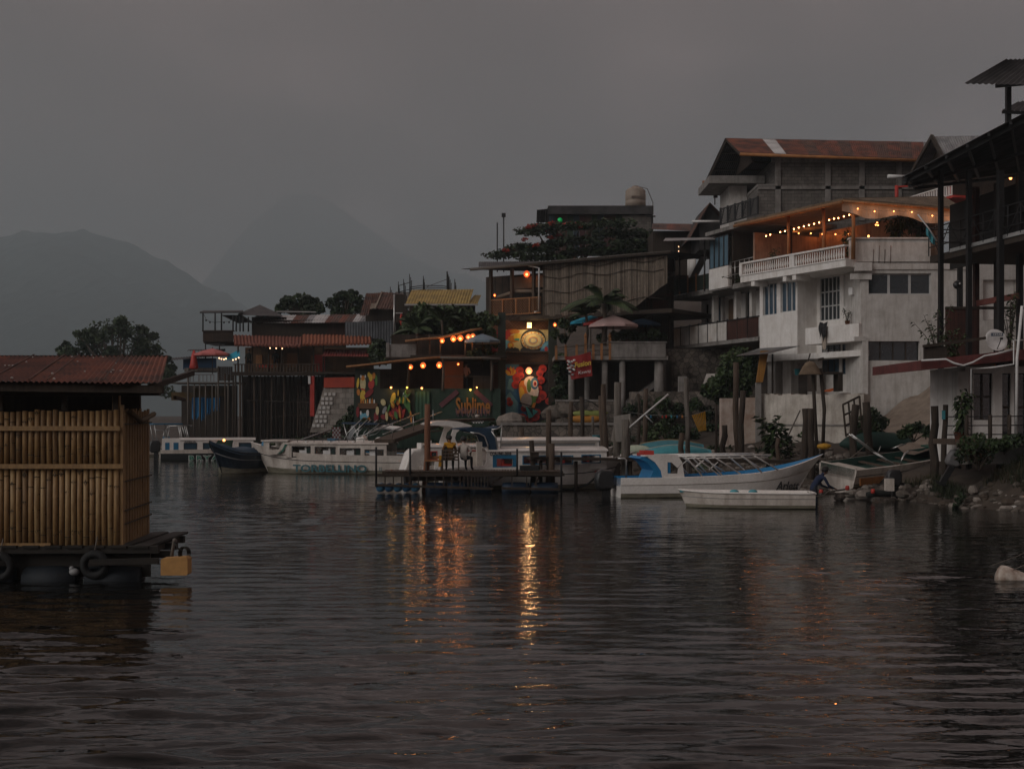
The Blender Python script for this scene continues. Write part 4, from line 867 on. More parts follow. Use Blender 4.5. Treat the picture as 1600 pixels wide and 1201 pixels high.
TM = Thing('calendar_mural', 'lamp lit yellow mural with a round calendar wheel on the bamboo house', 'mural', (bx(820), 83.7, bz(548)))
B_ = (bx(766), bx(857), bz(548), bz(514)); m = MB(); m.box(B_[0], B_[1], 83.7, 83.8, B_[2], B_[3]); TM.part('board', m, PCR)
M_ = Mural(TM, B_, 83.7)
M_.poly(PBL, [(.24, 0), (.4, 0), (.38, .3), (.34, .45), (.24, .55)]); M_.poly(PDR, [(.0, .0), (.2, 0), (.2, 1), (.06, 1)]); M_.ell(PR, .27, .75, .08, .2); M_.ell(PR, .34, .9, .08, .12); M_.ell(PO, .42, .92, .09, .1); M_.ell(PO, .4, .58, .1, .16); M_.ell(PY, .47, .68, .07, .16); M_.ell(PO, .35, .28, .055, .14); M_.ell(PY, .35, .28, .032, .08); M_.ell(PT_, .48, .55, .07, .05)
M_.ell(PCR, .74, .5, .24, .48, 26); M_.ell(PK, .74, .5, .222, .55, 26); M_.ell(PCR, .74, .5, .205, .42, 26)
for k in range(18):
    t = 2*math.pi*k/18; M_.ell(PO, .74+.185*math.cos(t), .5+.375*math.sin(t), .014, .04, 6)
M_.ell(PGY, .74, .5, .155, .32, 22); M_.ell(PCR, .74, .5, .14, .29, 22); M_.ell(PO, .74, .5, .085, .175, 18); M_.ell(PGY, .74, .5, .07, .145, 18); M_.ell(PCR, .74, .5, .045, .1, 14)
M_.poly(PB, [(.86, 0), (1, 0), (1, .5), (.93, .4), (.88, .2)]); M_.ell(PBL, .95, .28, .035, .2, rot=-.3); M_.ell(PR, .965, .1, .03, .12)
for k in range(7): M_.ell(PK, .3+k*.06+rm.uniform(-.02, .02), .04, .04, rm.uniform(.08, .16), 7)
TM.part('painting', M_.m)
TM = Thing('bird_mural', 'tall blue mural of a perched colourful bird among red flowers below the bamboo house', 'mural', (bx(824), 83, bz(656)))
B_ = (bx(788), bx(861), bz(656), bz(567)); m = MB(); m.box(B_[0], B_[1], 83.0, 83.1, B_[2], B_[3]); TM.part('board', m, PK)
M_ = Mural(TM, B_, 83.0)
M_.poly(PB, [(0, 0), (.5, 0), (.42, .35), (.3, .6), (.36, .8), (.3, 1), (0, 1)]); M_.poly(PBL, [(.05, .05), (.3, .02), (.3, .3), (.12, .5), (.03, .4)]); M_.poly(PBL, [(.06, .55), (.2, .5), (.22, .75), (.1, .72)])
for a in range(5): M_.feather([PY, PO, PY, PR, PY][a], .14, .78, .17, .035, .7+a*.45)
for u, v, r in ((.33, .87, .09), (.27, .74, .1), (.24, .62, .09), (.36, .78, .07), (.12, .3, .07), (.1, .36, .05), (.42, .2, .07), (.38, .04, .1), (.55, .02, .09), (.82, .9, .09), (.76, .82, .08), (.78, .7, .09), (.74, .56, .07), (.8, .43, .11), (.72, .36, .08), (.95, .33, .08), (.66, .06, .1), (.7, .14, .08)):
    M_.ell(PR, u, v, r, r*.8, 9); M_.ell(PDR, u+.01, v-.02, r*.55, r*.4, 7)
M_.ell(PG, .52, .46, .17, .26, 18, rot=.12); M_.ell(PO, .42, .5, .11, .2, 14, rot=.2); M_.ell(PY, .385, .42, .06, .17, 12, rot=.15); M_.ell(PWH, .56, .66, .14, .11, 16); M_.ell(PWH, .6, .55, .13, .12, 16); M_.ell(PG, .53, .6, .05, .12, 12); M_.ell(PB, .645, .64, .085, .105, 16); M_.ell(PWH, .655, .635, .05, .06, 12); M_.ell(PR, .655, .635, .032, .04, 10); M_.ell(PK, .658, .635, .012, .016, 8)
M_.poly(PWH, [(.6, .54), (.74, .52), (.72, .42), (.66, .38), (.6, .44)]); M_.poly(PG, [(.6, .42), (.72, .42), (.67, .35)]); M_.ell(PGY, .47, .34, .12, .13, 16); M_.poly(PK, [(.3, .3), (.34, .31), (.88, .18), (.88, .15)]); M_.poly(PT_, [(.45, .24), (.72, .16), (.6, .05), (.52, .03)]); M_.poly(PK, [(.48, .24), (.6, .2), (.62, .06)]); M_.poly(PO, [(.62, .3), (.68, .3), (.64, .21), (.58, .22)])
TM.part('painting', M_.m)
def lantern(c, r=.17, label='', group='glowing lanterns on the bar', mt=None, sq=False, name='lantern', drop=.5, pw=1.0, lc=(1, .36, .1)):
    L_ = Thing(name, label, 'lantern', Vector(c)-Vector((0, 0, r)), group); c = Vector(c)
    m = MB(); m.tube([c+Vector((0, 0, r)), c+Vector((0, 0, r+drop))], .01, 4); L_.part('cord', m, BLACK)
    m = MB()
    if sq: m.box(c.x-r*.7, c.x+r*.7, c.y-r*.7, c.y+r*.7, c.z-r*.8, c.z+r*.8)
    else: m.lathe([(r*.35, -r), (r*.85, -r*.5), (r, 0), (r*.8, r*.5), (r*.3, r)], c, 10)
    L_.part('shade', m, mt or LANT)
    m = MB(); m.lathe([(r*.36, r*.95), (r*.4, r*1.1), (.02, r*1.15)], c, 8); L_.part('cap', m, BLACK)
    m = MB(); m.ball(c+Vector((0, -r*.75, -r*.2)), r*.42, 7, 5); L_.part('bulb', m, LANTC); lamp(c+Vector((0, -r*1.5, -r*1.1)), 10*r*pw/.17*.8, .08, lc); return L_
lantern(P(827, 508, 83.1), .2, 'square pale lamp shining on the calendar mural', mt=glow('shade_white', (1, .62, .25), 2.2), pw=4, lc=(1, .66, .3), sq=True, name='hanging_lamp', drop=.5)
lantern(P(826.5, 579, 82.4), .22, 'egg shaped orange lamp shining on the bird mural', name='hanging_lamp', drop=.5, mt=glow('shade_orange', (1, .3, .12), 1.8), pw=2.6, lc=(1, .5, .22))
lantern(P(823, 428, 84.5), .22, 'red lantern glowing in the porch of the bamboo house', name='hanging_lamp', drop=.4, mt=glow('shade_red', (1, .13, .035), .9), pw=.5)
lantern(P(867, 507, 80.5), .12, 'small orange lamp on the right stilt of the bamboo house', name='hanging_lamp', drop=.3)
lantern(P(773, 461, 83.5), .09, 'tiny lamp on the left post of the bamboo house porch', name='hanging_lamp', drop=.2)
# structures right of the bamboo wall
T = Thing('plank_annex', 'dark tumbledown plank lean-to between the bamboo wall and the balcony house', 'lean-to', P(1020, 540, 80))
F9 = fr(80.0); m = MB(); m.box(F9.x(972), F9.x(1056), 81, 81.2, F9.z(575, 1010), F9.z(400, 1010)); T.part('wall', m, PLANK)
m = MB(); m.corr(P(965, 448, 80), P(1055, 430, 78), P(1055, 424, 80), P(968, 441, 82), .14, .02, 1); T.part('roof', m, RUST2)
for px in (1010, 1018, 1046): m = MB(); m.tube([P(px, 445, 79.5), P(px, 535, 79.5)], .07, 6); T.part('post', m, WOODD)
m = MB(); m.bar(P(970, 468, 79.6), P(1050, 460, 79), .12); m.box(F9.x(1012), F9.x(1046), 79.6, 79.7, F9.z(495, 1030), F9.z(470, 1030)); T.part('panel', m, PLANKR)
# ---- umbrella terrace
T = Thing('umbrella_terrace', 'raised concrete terrace on round columns with an orange posted railing', 'terrace', P(950, 625, 76))
FC = fr(76.0); cz = lambda py: FC.z(py, 950); cx_ = lambda px: FC.x(px)
m = MB(); m.box(cx_(866), cx_(1044), 76, 79.4, cz(562), cz(556)); T.part('floor', m, CONC)
m = MB(); m.box(cx_(955), cx_(1040), 75.95, 76.2, cz(558), cz(535.5)); m.box(cx_(953), cx_(1042), 75.9, 76.25, cz(535.5), cz(533.5)); T.part('parapet', m, CONC)
for k, px in enumerate((869, 884, 901, 915, 927, 940, 953)):
    t_ = 527 if px in (915, 953) else 540-(px-869)*.06
    m = MB(); m.box(cx_(px)-.07, cx_(px)+.07, 75.95, 76.1, cz(562), cz(t_)); 
    if px in (915, 953): m.lathe([(.09, 0), (.1, .1), (.02, .28)], (cx_(px), 76.02, cz(t_)), 8)
    T.part('post', m, WOODO)
m = MB()
for py in (541, 549, 556): m.tube([P(867, py+2, 76), P(954, py-3, 76)], .03, 5)
m.bar(P(866, 543, 76), P(954, 534.5, 76), .1, .05); T.part('rail', m, WOODG)
for px, a_, y in ((893, 560, 76.4), (918, 560, 78.5), (945, 560, 76.4), (972.5, 560, 76.3), (1030, 560, 76.5)):
    m = MB(); x = FC.x(px, y-76); m.lathe([(.2 if px != 1030 else .3, 2.2), (.18 if px != 1030 else .3, cz(561))], (x, y, 0), 10); T.part('column', m, CONC)
T2 = Thing('stone_wall', 'long low stone wall below the umbrella terrace', 'wall', P(880, 690, 74.5))
m = MB(); m.box(P(868, 0, 75).x, P(965, 0, 75).x, 75, 75.5, 1.2, P(0, 627, 75).z); T2.part('wall', m, STONE)
m = MB(); m.box(P(868, 0, 75).x, P(965, 0, 75).x, 74.95, 75.55, P(0, 627, 75).z, P(0, 624, 75).z); T2.part('coping', m, CONC)
T3 = Thing('stone_wall', 'grey stone quay wall behind the white boats', 'wall', P(830, 700, 71))
m = MB(); m.box(P(783, 0, 71).x, P(962, 0, 71).x, 71, 71.6, .2, P(0, 664, 71).z); T3.part('wall', m, STONE)
m = MB(); m.box(P(782, 0, 71).x, P(963, 0, 71).x, 70.9, 71.7, P(0, 664, 71).z, P(0, 660, 71).z); T3.part('coping', m, CONC)
m = MB(); m.prism([P(960, 640, 77.5), P(1030, 590, 77.5), P(1030, 600, 77.5), P(975, 640, 77.5)], (0, 1.6, 0)); solo('stair_ramp', m, CONC, 'pale concrete stair ramp rising under the umbrella terrace', 'ramp', P(990, 640, 77.5))
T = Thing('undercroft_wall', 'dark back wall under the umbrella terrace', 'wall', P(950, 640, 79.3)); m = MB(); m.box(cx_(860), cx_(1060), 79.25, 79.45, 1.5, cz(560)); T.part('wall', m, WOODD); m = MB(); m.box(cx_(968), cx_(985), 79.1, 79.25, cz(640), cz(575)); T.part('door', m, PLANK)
def parasol(label, apex, r, h, mt, group='open parasols', n=8, tilt=0, Y=None, base=2.3, name='parasol'):
    T_ = Thing(name, label, 'parasol', Vector(apex)-Vector((0, 0, base)), group); a = Vector(apex); m = MB(Matrix.Translation(a) @ Matrix.Rotation(tilt, 4, 'Y'))
    rim = []; mid = []
    for k in range(n):
        t = 2*math.pi*(k+.5)/n; rim.append((r*math.cos(t), r*math.sin(t), -h)); mid.append((r*.5*math.cos(t), r*.5*math.sin(t), -h*.42))
    top = m.pt((0, 0, 0)); i1 = [m.pt(p) for p in mid]; i2 = [m.pt(p) for p in rim]; i3 = [m.pt((p[0]*1.0, p[1]*1.0, p[2]-.14)) for p in rim]; lo_ = m.pt((0, 0, -.05))
    for k in range(n):
        j = (k+1) % n; m.face((top, i1[k], i1[j])); m.face((i1[k], i2[k], i2[j], i1[j])); m.face((i2[k], i3[k], i3[j], i2[j]))
    T_.part('canopy', m, mt)
    m = MB(Matrix.Translation(a) @ Matrix.Rotation(tilt, 4, 'Y'))
    for p in rim: m.tube([(0, 0, -.08), Vector(p)*.98-Vector((0, 0, .05))], .012, 4)
    T_.part('ribs', m, WOODD)
    m = MB(); m.tube([a+Vector((0, 0, .08)), a-Vector((0, 0, base))], .03, 6); T_.part('pole', m, WOODD); return T_
PINK = mat('faded_pink_canvas', (.52, .36, .34), (.44, .29, .27), rough=.9); PINKR = mat('salmon_canvas', (.55, .17, .16), (.45, .13, .12), rough=.9); TURQ = mat('turquoise_canvas', (.03, .3, .42), (.02, .22, .33), rough=.9); GRYC = mat('blue_grey_canvas', (.2, .25, .29), (.15, .19, .23), rough=.9)
parasol('big faded pink parasol on the concrete terrace', P(958, 492, 76.6), 1.55, .62, PINK, base=1.9)
parasol('bright turquoise parasol behind the big pink one', P(923, 493, 79), 1.35, .42, TURQ, base=2.0)
parasol('red parasol half hidden by the big pink one', P(941, 494, 78), 1.25, .45, RED, base=2.0)
parasol('navy parasol at the right behind the big pink one', P(1004, 497, 79), 1.15, .35, BLUED, base=2.0)
parasol('blue grey parasol on the upper deck of the bar', P(754, 521, 80.5), 1.2, .46, GRYC, base=2.2)
# banner
BN = Thing('banner', 'red cloth advertising banner hung below the orange posted railing', 'banner', P(905, 592, 75.7))
m = MB(); c4 = [P(883, 557, 75.7), P(923, 549, 75.7), P(925.5, 587, 75.6), P(893, 593, 75.6)]; nn = 8
for i in range(nn+1):
    for j in range(nn+1): u_, v_ = j/nn, i/nn; m.pt(c4[0].lerp(c4[1], u_).lerp(c4[3].lerp(c4[2], u_), v_)+Vector((0, .06*math.sin(u_*7+v_*3), -.12*math.sin(math.pi*u_)*(1-v_)*.6)))
for i in range(nn):
    for j in range(nn): k = i*(nn+1)+j; m.face((k, k+1, k+nn+2, k+nn+1))
cl = BN.part('cloth', m, mat('banner_red', (.3, .025, .022), (.2, .02, .018), rough=.9))
m = MB(); xd = (c4[2]-c4[3]).normalized(); zd_ = Vector((-.15, 0, 1)).normalized()
m.use(PY); m.text('Fusion', .42, P(910.5, 572, 75.5), xd, zd_, width=1.0, bold=.01, shear=.2); m.use(PWH); m.text('Kawaj', .26, P(913, 583, 75.5), xd, zd_, width=.75, shear=.2)
BN.split('lettering', m, PWH, cl) if False else None
for k in range(26): m.use(random.choice([PWH, PGY, PK])); c = P(890+random.uniform(-3, 9)+0, 568+random.uniform(-6, 17), 75.5); m.ball(c, (.09, .012, .06), 6, 4)
BN.part('lettering', m, PWH, cl)['kind'] = 'stuff'
# ================================================================ lakeside bar with the painted green wall
FBr = fr(80.0); ux = lambda px, y=0: FBr.x(px, y); uz = lambda py: FBr.z(py, 680)
T = Thing('lakeside_bar', 'two storey lakeside bar with painted green walls and a long wavy roof edge', 'bar', P(670, 668, 80))
DGR = mat('dark_green_wall', (.03, .06, .042), (.02, .04, .028), kind='stain', rough=.85)
m = MB(); m.box(ux(553), ux(782), 80, 80.3, 1.0, uz(607)); m.box(ux(553), ux(782), 80.3, 85, uz(608)-.1, uz(608)); m.box(ux(555), ux(593), 80, 80.3, uz(607), uz(576)); T.part('wall', m, DGR)
m = MB(); m.box(ux(552), ux(600), 84.8, 85, uz(608), uz(572)); m.box(ux(600), ux(792), 84.8, 85, uz(608), uz(515)); T.part('back_wall', m, PLANK)
pe = [(541, 573), (580, 569), (620, 564), (660, 560), (688, 558.5), (720, 559.5), (755, 559), (782, 561)]
m = MB()
for k in range(len(pe)-1):
    a, b = P(*pe[k], 79.4), P(*pe[k+1], 79.4); m.prism([a, b, b+Vector((0, 5.4, .25)), a+Vector((0, 5.4, .25))], (0, 0, -.08))
T.part('roof', m, RUST2)
m = MB(); m.tube([P(*p, 79.35) for p in pe[:5]], .07, 6); T.part('roof_beam', m, WOODO)
m = MB(); m.tube([P(*p, 79.35) for p in pe[4:]], .08, 6); T.part('roof_beam', m, WOODG)
for px, a, b, mt in ((637, 605, 566, WOODD), (692, 610, 559, WOODG), (768, 610, 560, WOODG)):
    m = MB(); m.tube([P(px, a, 79.9), P(px+1, (a+b)/2, 79.9), P(px, b, 79.9)], .085, 7); T.part('post', m, mt)
m = MB(); m.bar(P(694, 588, 79.9), P(768, 588, 79.9), .05); 
for k in range(14): m.bar(P(740+k*2.1, 588, 80), P(740+k*2.1, 607, 80), .04)
T.part('railing', m, WOOD)
m = MB(); m.box(ux(640), ux(792), 80.5, 80.7, uz(558), uz(554)); m.box(ux(600), ux(792), 80.6, 84.8, uz(559), uz(557)); T.part('upper_floor', m, WOODD)
m = MB(); m.box(ux(688), ux(719), 82, 82.1, uz(606), uz(562)); m.box(ux(719), ux(722), 81.9, 82.1, uz(606), uz(562)); T.part('panel', m, mat('reddish_board', (.2, .09, .05), rough=.8))
a = [(633, 533), (660, 530), (690, 527), (715, 521), (735, 516), (752, 514)]
m = MB(); m.tube([P(*p, 80.2) for p in a], .07, 6)
for k in range(len(a)-1): p, q = P(*a[k], 80.2), P(*a[k+1], 80.2); m.prism([p, q, q+Vector((0, 4, .2)), p+Vector((0, 4, .2))], (0, 0, .08))
T.part('upper_roof', m, WOODO)
for px in (651, 671, 688, 727, 738):
    m = MB(); m.tube([P(px, 557, 80.6), P(px, 524, 80.6)], .06, 6); T.part('post', m, WOOD)
m = MB(); m.box(ux(605), ux(648), 81, 81.2, uz(563), uz(536)); m.box(ux(601), ux(606), 80.9, 81.1, uz(560), uz(534)); T.part('side_wall', m, CONC)
m = MB(); m.box(ux(752), ux(768), 79.95, 80.02, uz(655), uz(612)); 
m.text('Sublime', 1.0, P(737, 644.5, 79.93), thick=.06, width=P(765, 0, 79.93).x-P(712, 0, 79.93).x, bold=.03) if False else None
T.part('board', m, DGR)
SG = Thing('wall_lettering', 'orange painted lettering on the green bar wall under a yellow spotlight', 'sign', P(737, 648, 79.9))
m = MB(); m.text('Sublime', 1.35, P(739, 645, 79.93), thick=.07, width=P(766, 0, 79.93).x-P(712, 0, 79.93).x, bold=.035); SG.part('lettering', m, mat('sign_orange', (.4, .17, .03), (.28, .1, .02), rough=.7))
m = MB()
for k in range(22): px = 713+k*2.45; m.bar(P(px, 638+2*math.sin(k), 79.9), P(px+.3, 648+3*math.sin(k*2.1), 79.9), .05, .03)
SG.part('drips', m, mat('sign_purple', (.16, .09, .12), rough=.7))
m = MB(); m.bar(P(688, 634, 79.97), P(715, 611, 79.97), .3, .05, (0, 1, 0)); m.bar(P(768, 634, 79.97), P(742, 610, 79.97), .3, .05, (0, 1, 0)); SG.split('painted_band', m, mat('sign_mauve', (.14, .05, .06), rough=.8))
# painted walls of the bar
TM = Thing('painted_wall', 'dark mural of animals and bright plants on the left end of the bar', 'mural', (ux(575), 79.9, uz(660)))
B_ = (ux(556), ux(594), uz(662), uz(577)); m = MB(); m.box(B_[0], B_[1], 79.86, 79.95, B_[2], B_[3]); TM.part('board', m, mat('mural_ground', (.03, .035, .025), rough=.8))
M_ = Mural(TM, B_, 79.86)
for u, v, ru, rv, mt in ((.3, .74, .12, .14, PCR), (.3, .84, .08, .05, PO), (.22, .87, .03, .03, PWH), (.4, .87, .03, .03, PWH), (.31, .63, .1, .02, PR), (.3, .52, .12, .1, PY), (.65, .73, .13, .09, PR), (.62, .85, .08, .07, PY), (.75, .88, .07, .06, PO), (.55, .9, .06, .05, PY), (.85, .8, .05, .1, PG), (.1, .75, .05, .1, PY), (.12, .58, .07, .06, PO), (.55, .56, .2, .06, PDR)): M_.ell(mt, u, v, ru, rv, 11, rot=rm.uniform(-.4, .4))
for k in range(7): M_.poly(rm.choice([PO, PCR, PWH]), [(.2+k*.09, .38), (.26+k*.09, .38), (.25+k*.09, .46+rm.uniform(-.02, .02)), (.21+k*.09, .45)])
M_.poly(mat('paint_brown', (.14, .07, .035)), [(.1, .28), (.9, .28), (.9, .38), (.1, .38)])
for u, v, ru, rv, mt in ((.25, .14, .07, .07, PBL), (.42, .15, .14, .05, PBL), (.5, .2, .06, .06, PWH), (.22, .2, .03, .04, PWH), (.85, .12, .1, .1, PDR), (.9, .24, .07, .08, PCR), (.1, .22, .07, .1, PDR)): M_.ell(mt, u, v, ru, rv, 10)
for u in (.3, .36, .5, .56): M_.poly(PO, [(u, .01), (u+.03, .01), (u+.04, .12), (u, .12)])
TM.part('painting', M_.m)
TM = Thing('painted_wall', 'mural of red blossoms and yellow figures under two spotlights on the bar', 'mural', (ux(620), 79.9, uz(660)))
B_ = (ux(594), ux(648), uz(662), uz(608)); m = MB(); m.box(B_[0], B_[1], 79.86, 79.95, B_[2], B_[3]); TM.part('board', m, MATS['mural_ground'])
M_ = Mural(TM, B_, 79.86)
for k in range(34):
    mt = rm.choice([PR, PR, PDR, PO, PR]); M_.feather(mt, rm.uniform(.3, .62), rm.uniform(.1, .3), rm.uniform(.15, .35), rm.uniform(.02, .05), rm.uniform(.6, 2.6))
for u, v, ru, rv, mt in ((.38, .75, .06, .16, PY), (.38, .55, .06, .1, PO), (.52, .62, .05, .08, PO), (.72, .82, .04, .09, PWH), (.74, .62, .06, .22, PG), (.84, .5, .04, .2, PG), (.68, .68, .03, .1, PY), (.1, .62, .07, .1, PCR), (.14, .4, .05, .12, PGY), (.12, .2, .1, .07, PDR), (.2, .22, .04, .14, PCR), (.9, .2, .03, .18, PO), (.26, .45, .03, .12, PG), (.58, .3, .03, .16, PO), (.47, .25, .05, .12, PG)): M_.ell(mt, u, v, ru, rv, 11, rot=rm.uniform(-.4, .4))
for k in range(12): M_.feather(rm.choice([PG, PY, PG]), rm.uniform(.25, .9), rm.uniform(.5, .8), .2, .02, rm.uniform(.8, 2.3))
TM.part('painting', M_.m)
TM = Thing('green_hatch', 'plain green corrugated shutter on the bar wall beside the mural', 'shutter', (ux(659), 79.9, uz(655)))
m = MB(); m.corr((ux(648), 79.9, uz(612)), (ux(672), 79.9, uz(612)), (ux(672), 79.9, uz(655)), (ux(648), 79.9, uz(655)), .2, .02, 1); TM.part('panel', m, mat('shutter_green', (.03, .085, .05), rough=.7))
GLY = glow('spot_yellow', (1, .62, .1), 3)
for px, py, lb, mt in ((611, 606, 'warm spotlight at the top of the blossom mural left', None), (636, 606, 'greenish yellow spotlight above the green leaves of the mural', GLY), (659, 607, 'pale wall light above the green shutter', None), (735, 609.5, 'yellow spotlight above the orange wall lettering', GLY), (745, 606, 'small orange lamp beside the yellow spotlight over the lettering', None)):
    L_ = Thing('spotlight', lb, 'spotlight', P(px, py, 79.6), 'spotlights on the bar wall'); c = P(px, py, 79.55)
    m = MB(); m.bar(c+Vector((0, .45, .15)), c+Vector((0, -.02, .12)), .05); m.lathe([(.1, .08), (.05, .16)], c, 8); L_.part('bracket', m, BLACK)
    m = MB(); m.ball(c+Vector((0, 0, .03)), .065 if px != 745 else .05, 7, 5); L_.part('bulb', m, mt or BULB); lamp(c+Vector((0, .05, -.14)), 2.6 if px != 745 else .8, .06, (1, .55, .12))
for px, py, r, lb in ((708.5, 529, .19, 'round lantern left of the pair hung under the upper bar roof'), (719.5, 528, .19, 'round lantern right of the pair hung under the upper bar roof'), (732, 526, .17, 'lantern just above the left tip of the blue grey parasol'), (739, 525, .17, 'lantern tucked right behind the blue grey parasol top'), (691, 532, .16, 'narrow half hidden lantern on the upper bar deck'), (661, 570.5, .19, 'round woven lantern over the bar counter near the middle post'), (686.5, 570, .2, 'round woven lantern beside the pale middle post of the bar'), (641.5, 573, .16, 'dim reddish lantern at the left end of the bar row'), (716, 568.5, .09, 'small bare pinkish lamp in the right half of the bar')):
    lantern(P(px, py, 80.4), r, lb, 'glowing lanterns on the bar', drop=.25)
# ---- sheds and roofs behind the bar
T = Thing('yellow_roof_house', 'house with a slanting yellow corrugated roof above the bar plants', 'house', P(690, 530, 91))
m = MB(); m.corr(P(643, 453, 94), P(740, 452, 94), P(733, 475, 90.5), P(633, 475, 90.5), .2, .03, 2); m.corr(P(741, 461, 94), P(752, 461, 94), P(746, 475, 90.5), P(730, 475, 90.5), .2, .03, 1); T.part('roof', m, TINY)
m = MB(); m.bar(P(632, 476, 90.4), P(747, 476, 90.4), .06, .12); T.part('fascia', m, CHROME)
m = MB(); F9 = fr(92.0); m.box(F9.x(640), F9.x(742), 92.5, 93, F9.z(545, 690), F9.z(473, 690)); T.part('wall', m, PLANK)
for px in (735, 640): m = MB(); m.tube([P(px, 530, 90.8), P(px, 476, 90.8)], .07, 6); T.part('post', m, WOODG)
SL = Thing('porch_lamp', 'tiny white lamp under the yellow corrugated roof', 'lamp', P(706, 479, 90.6)); m = MB(); m.tube([P(706, 476, 90.6), P(706, 478, 90.6)], .01, 4); SL.part('cord', m, BLACK); m = MB(); m.ball(P(706, 478.7, 90.6), .05, 6, 4); SL.part('bulb', m, BULBS)
T = Thing('rusty_shed', 'tumbledown shed with a broken dark rusty tin roof above the striped roof', 'shed', P(600, 505, 96))
m = MB(); m.corr(P(572, 458, 98), P(583, 458, 98), P(576, 493, 95), P(562, 493, 95), .2, .03, 2); m.corr(P(583, 458, 98), P(596, 457, 98), P(592, 474, 96.5), P(579, 478, 96.5), .2, .03, 1); m.corr(P(597, 456, 98), P(632, 459, 98), P(622, 484, 95), P(587, 482, 95), .2, .03, 2); T.part('roof', m, RUST2)
m = MB(); m.corr(P(580, 474, 96.6), P(591, 473, 96.6), P(588, 481, 95.8), P(577, 483, 95.8), .2, .02, 1); m.bar(P(597, 456, 97.9), P(586, 482, 94.9), .1); T.part('patch', m, SAND)
m = MB(); F9 = fr(96.0); m.box(F9.x(570), F9.x(634), 96.5, 99, F9.z(520, 600), F9.z(480, 600)); m.box(F9.x(617), F9.x(636), 95, 96, F9.z(505, 600), F9.z(462, 600)); T.part('wall', m, WOODD)
m = MB(); m.tube([P(616, 540, 95), P(616, 460, 95)], .07, 6); m.bar(P(618, 489, 94.9), P(629, 489, 94.9), .08); T.part('post', m, CHROME)
m = MB(); m.ball(P(627, 499, 94.5), (.12, .12, .45), 8, 6); solo('red_lantern', m, RED, 'dull red hanging cloth lantern beside the rusty shed', 'lantern', P(627, 507, 94.5))
T = Thing('rebar_frame', 'unfinished floor with rusty column rods standing above the yellow roof', 'building frame', P(670, 455, 104))
for k, (px, a) in enumerate(((611, 448), (623, 440), (632, 436), (641, 428), (662, 431), (700, 424), (703, 432), (711, 436))):
    m = MB()
    for q in range(3): m.tube([P(px+q*1.3-1, 462, 104), P(px+q*1.3-1+.6*math.sin(k*2+q), a+q*5, 104)], .03 if k != 5 else .06, 4)
    T.part('rebar_cage', m, STEEL)
m = MB()
for py in (446, 449, 452): m.tube([P(640, py+3, 104), P(660, py, 104.5), P(690, py+.5, 104), P(700, py+2, 104)], .035, 4)
m.bar(P(624, 446, 104), P(641, 441, 104), .05); m.bar(P(624, 456, 104), P(641, 452, 104), .05); T.part('rebar', m, STEEL)
m = MB(); F9 = fr(104.0); m.box(F9.x(618), F9.x(708), 104, 108, F9.z(476, 660), F9.z(456, 660)); T.part('floor_slab', m, CONC)
m = MB(); m.tube([P(667, 448, 104), P(699, 436, 104)], .02, 4); T.part('wire', m, STEEL)
# ---- striped roof and grey tin wall
T = Thing('striped_roof_shed', 'long low shed under a patched roof of rust brown and pale tin strips', 'shed', P(510, 540, 97))
st = [TINW, TIND, TINW, TINW, TINW, TINW, RUST, RUST2, TIN, TINW, TINW, RUST, RUST2, RUST, RUST2, TINW, TIN, TIND, TINW, RUST2, TINW]
m = MB(); m.corr(P(400, 493, 101), P(622, 490, 99), P(614, 503, 96), P(390, 505, 98), .22, .03, 2, strips=st); T.part('roof', m, TIN)
m = MB(); m.corr(P(539, 503, 96.3), P(617, 501, 96), P(617, 537, 96), P(539, 535, 96.3), .2, .02, 1); T.part('tin_wall', m, mat('slate_tin', (.11, .115, .125), (.075, .08, .09), rough=.7, kind='stain'))
m = MB(); F9 = fr(98.0); m.box(F9.x(395), F9.x(540), 98, 98.3, F9.z(560, 500), F9.z(500, 500)); T.part('wall', m, WOODD); m = MB(); m.box(F9.x(512), F9.x(540), 97.7, 97.9, F9.z(523, 500), F9.z(503, 500)); m.box(F9.x(444), F9.x(468), 97.8, 97.95, F9.z(508, 500), F9.z(502, 500)); T.split('panel', m, PLANKR)
m = MB(); m.bar(P(432, 486.5, 99), P(494, 487.5, 99), .08); m.tube([P(617, 540, 95.8), P(617, 490, 95.8)], .08, 6); T.split('gutter', m, CHROME)
# ================================================================ stilt restaurant on the left
T = Thing('stilt_restaurant', 'dark wooden restaurant on tall stilts with clay tile roofs', 'restaurant', P(470, 690, 95))
FS2 = fr(95.0); sx = lambda px, y=0: FS2.x(px, y); sz = lambda py: FS2.z(py, 470)
def tiles(mb, a, b, c, d, pitch=.26):
    mb.corr(a, b, c, d, pitch, .05, 4)
def tile_roof(T, a, b, c, d, mt):
    m = MB(); tiles(m, a, b, c, d); T.part('tile_roof', m, mt)
    m = MB(); L_ = (c-d).length; n = int(L_/.26)
    for k in range(n):
        p = d.lerp(c, (k+.5)/n); q = a.lerp(b, (k+.5)/n); m.tube([p+Vector((0, -.04, .03)), p.lerp(q, .15)+Vector((0, 0, .06))], .09, 6)
    T.part('tile_ends', m, mt)
tile_roof(T, P(364, 523, 97), P(472, 526, 97), P(471, 543, 94), P(366, 540, 94), TILE)
tile_roof(T, P(472, 522, 96.5), P(579, 524, 96.5), P(581, 538, 93.8), P(472, 540, 93.8), TILEO)
m = MB(); m.corr(P(508, 545, 95.5), P(577, 547, 95.5), P(577, 557, 93.8), P(503, 556, 93.8), .2, .03, 2); T.part('awning', m, mat('red_tin', (.33, .07, .055), (.22, .05, .04), rough=.7))
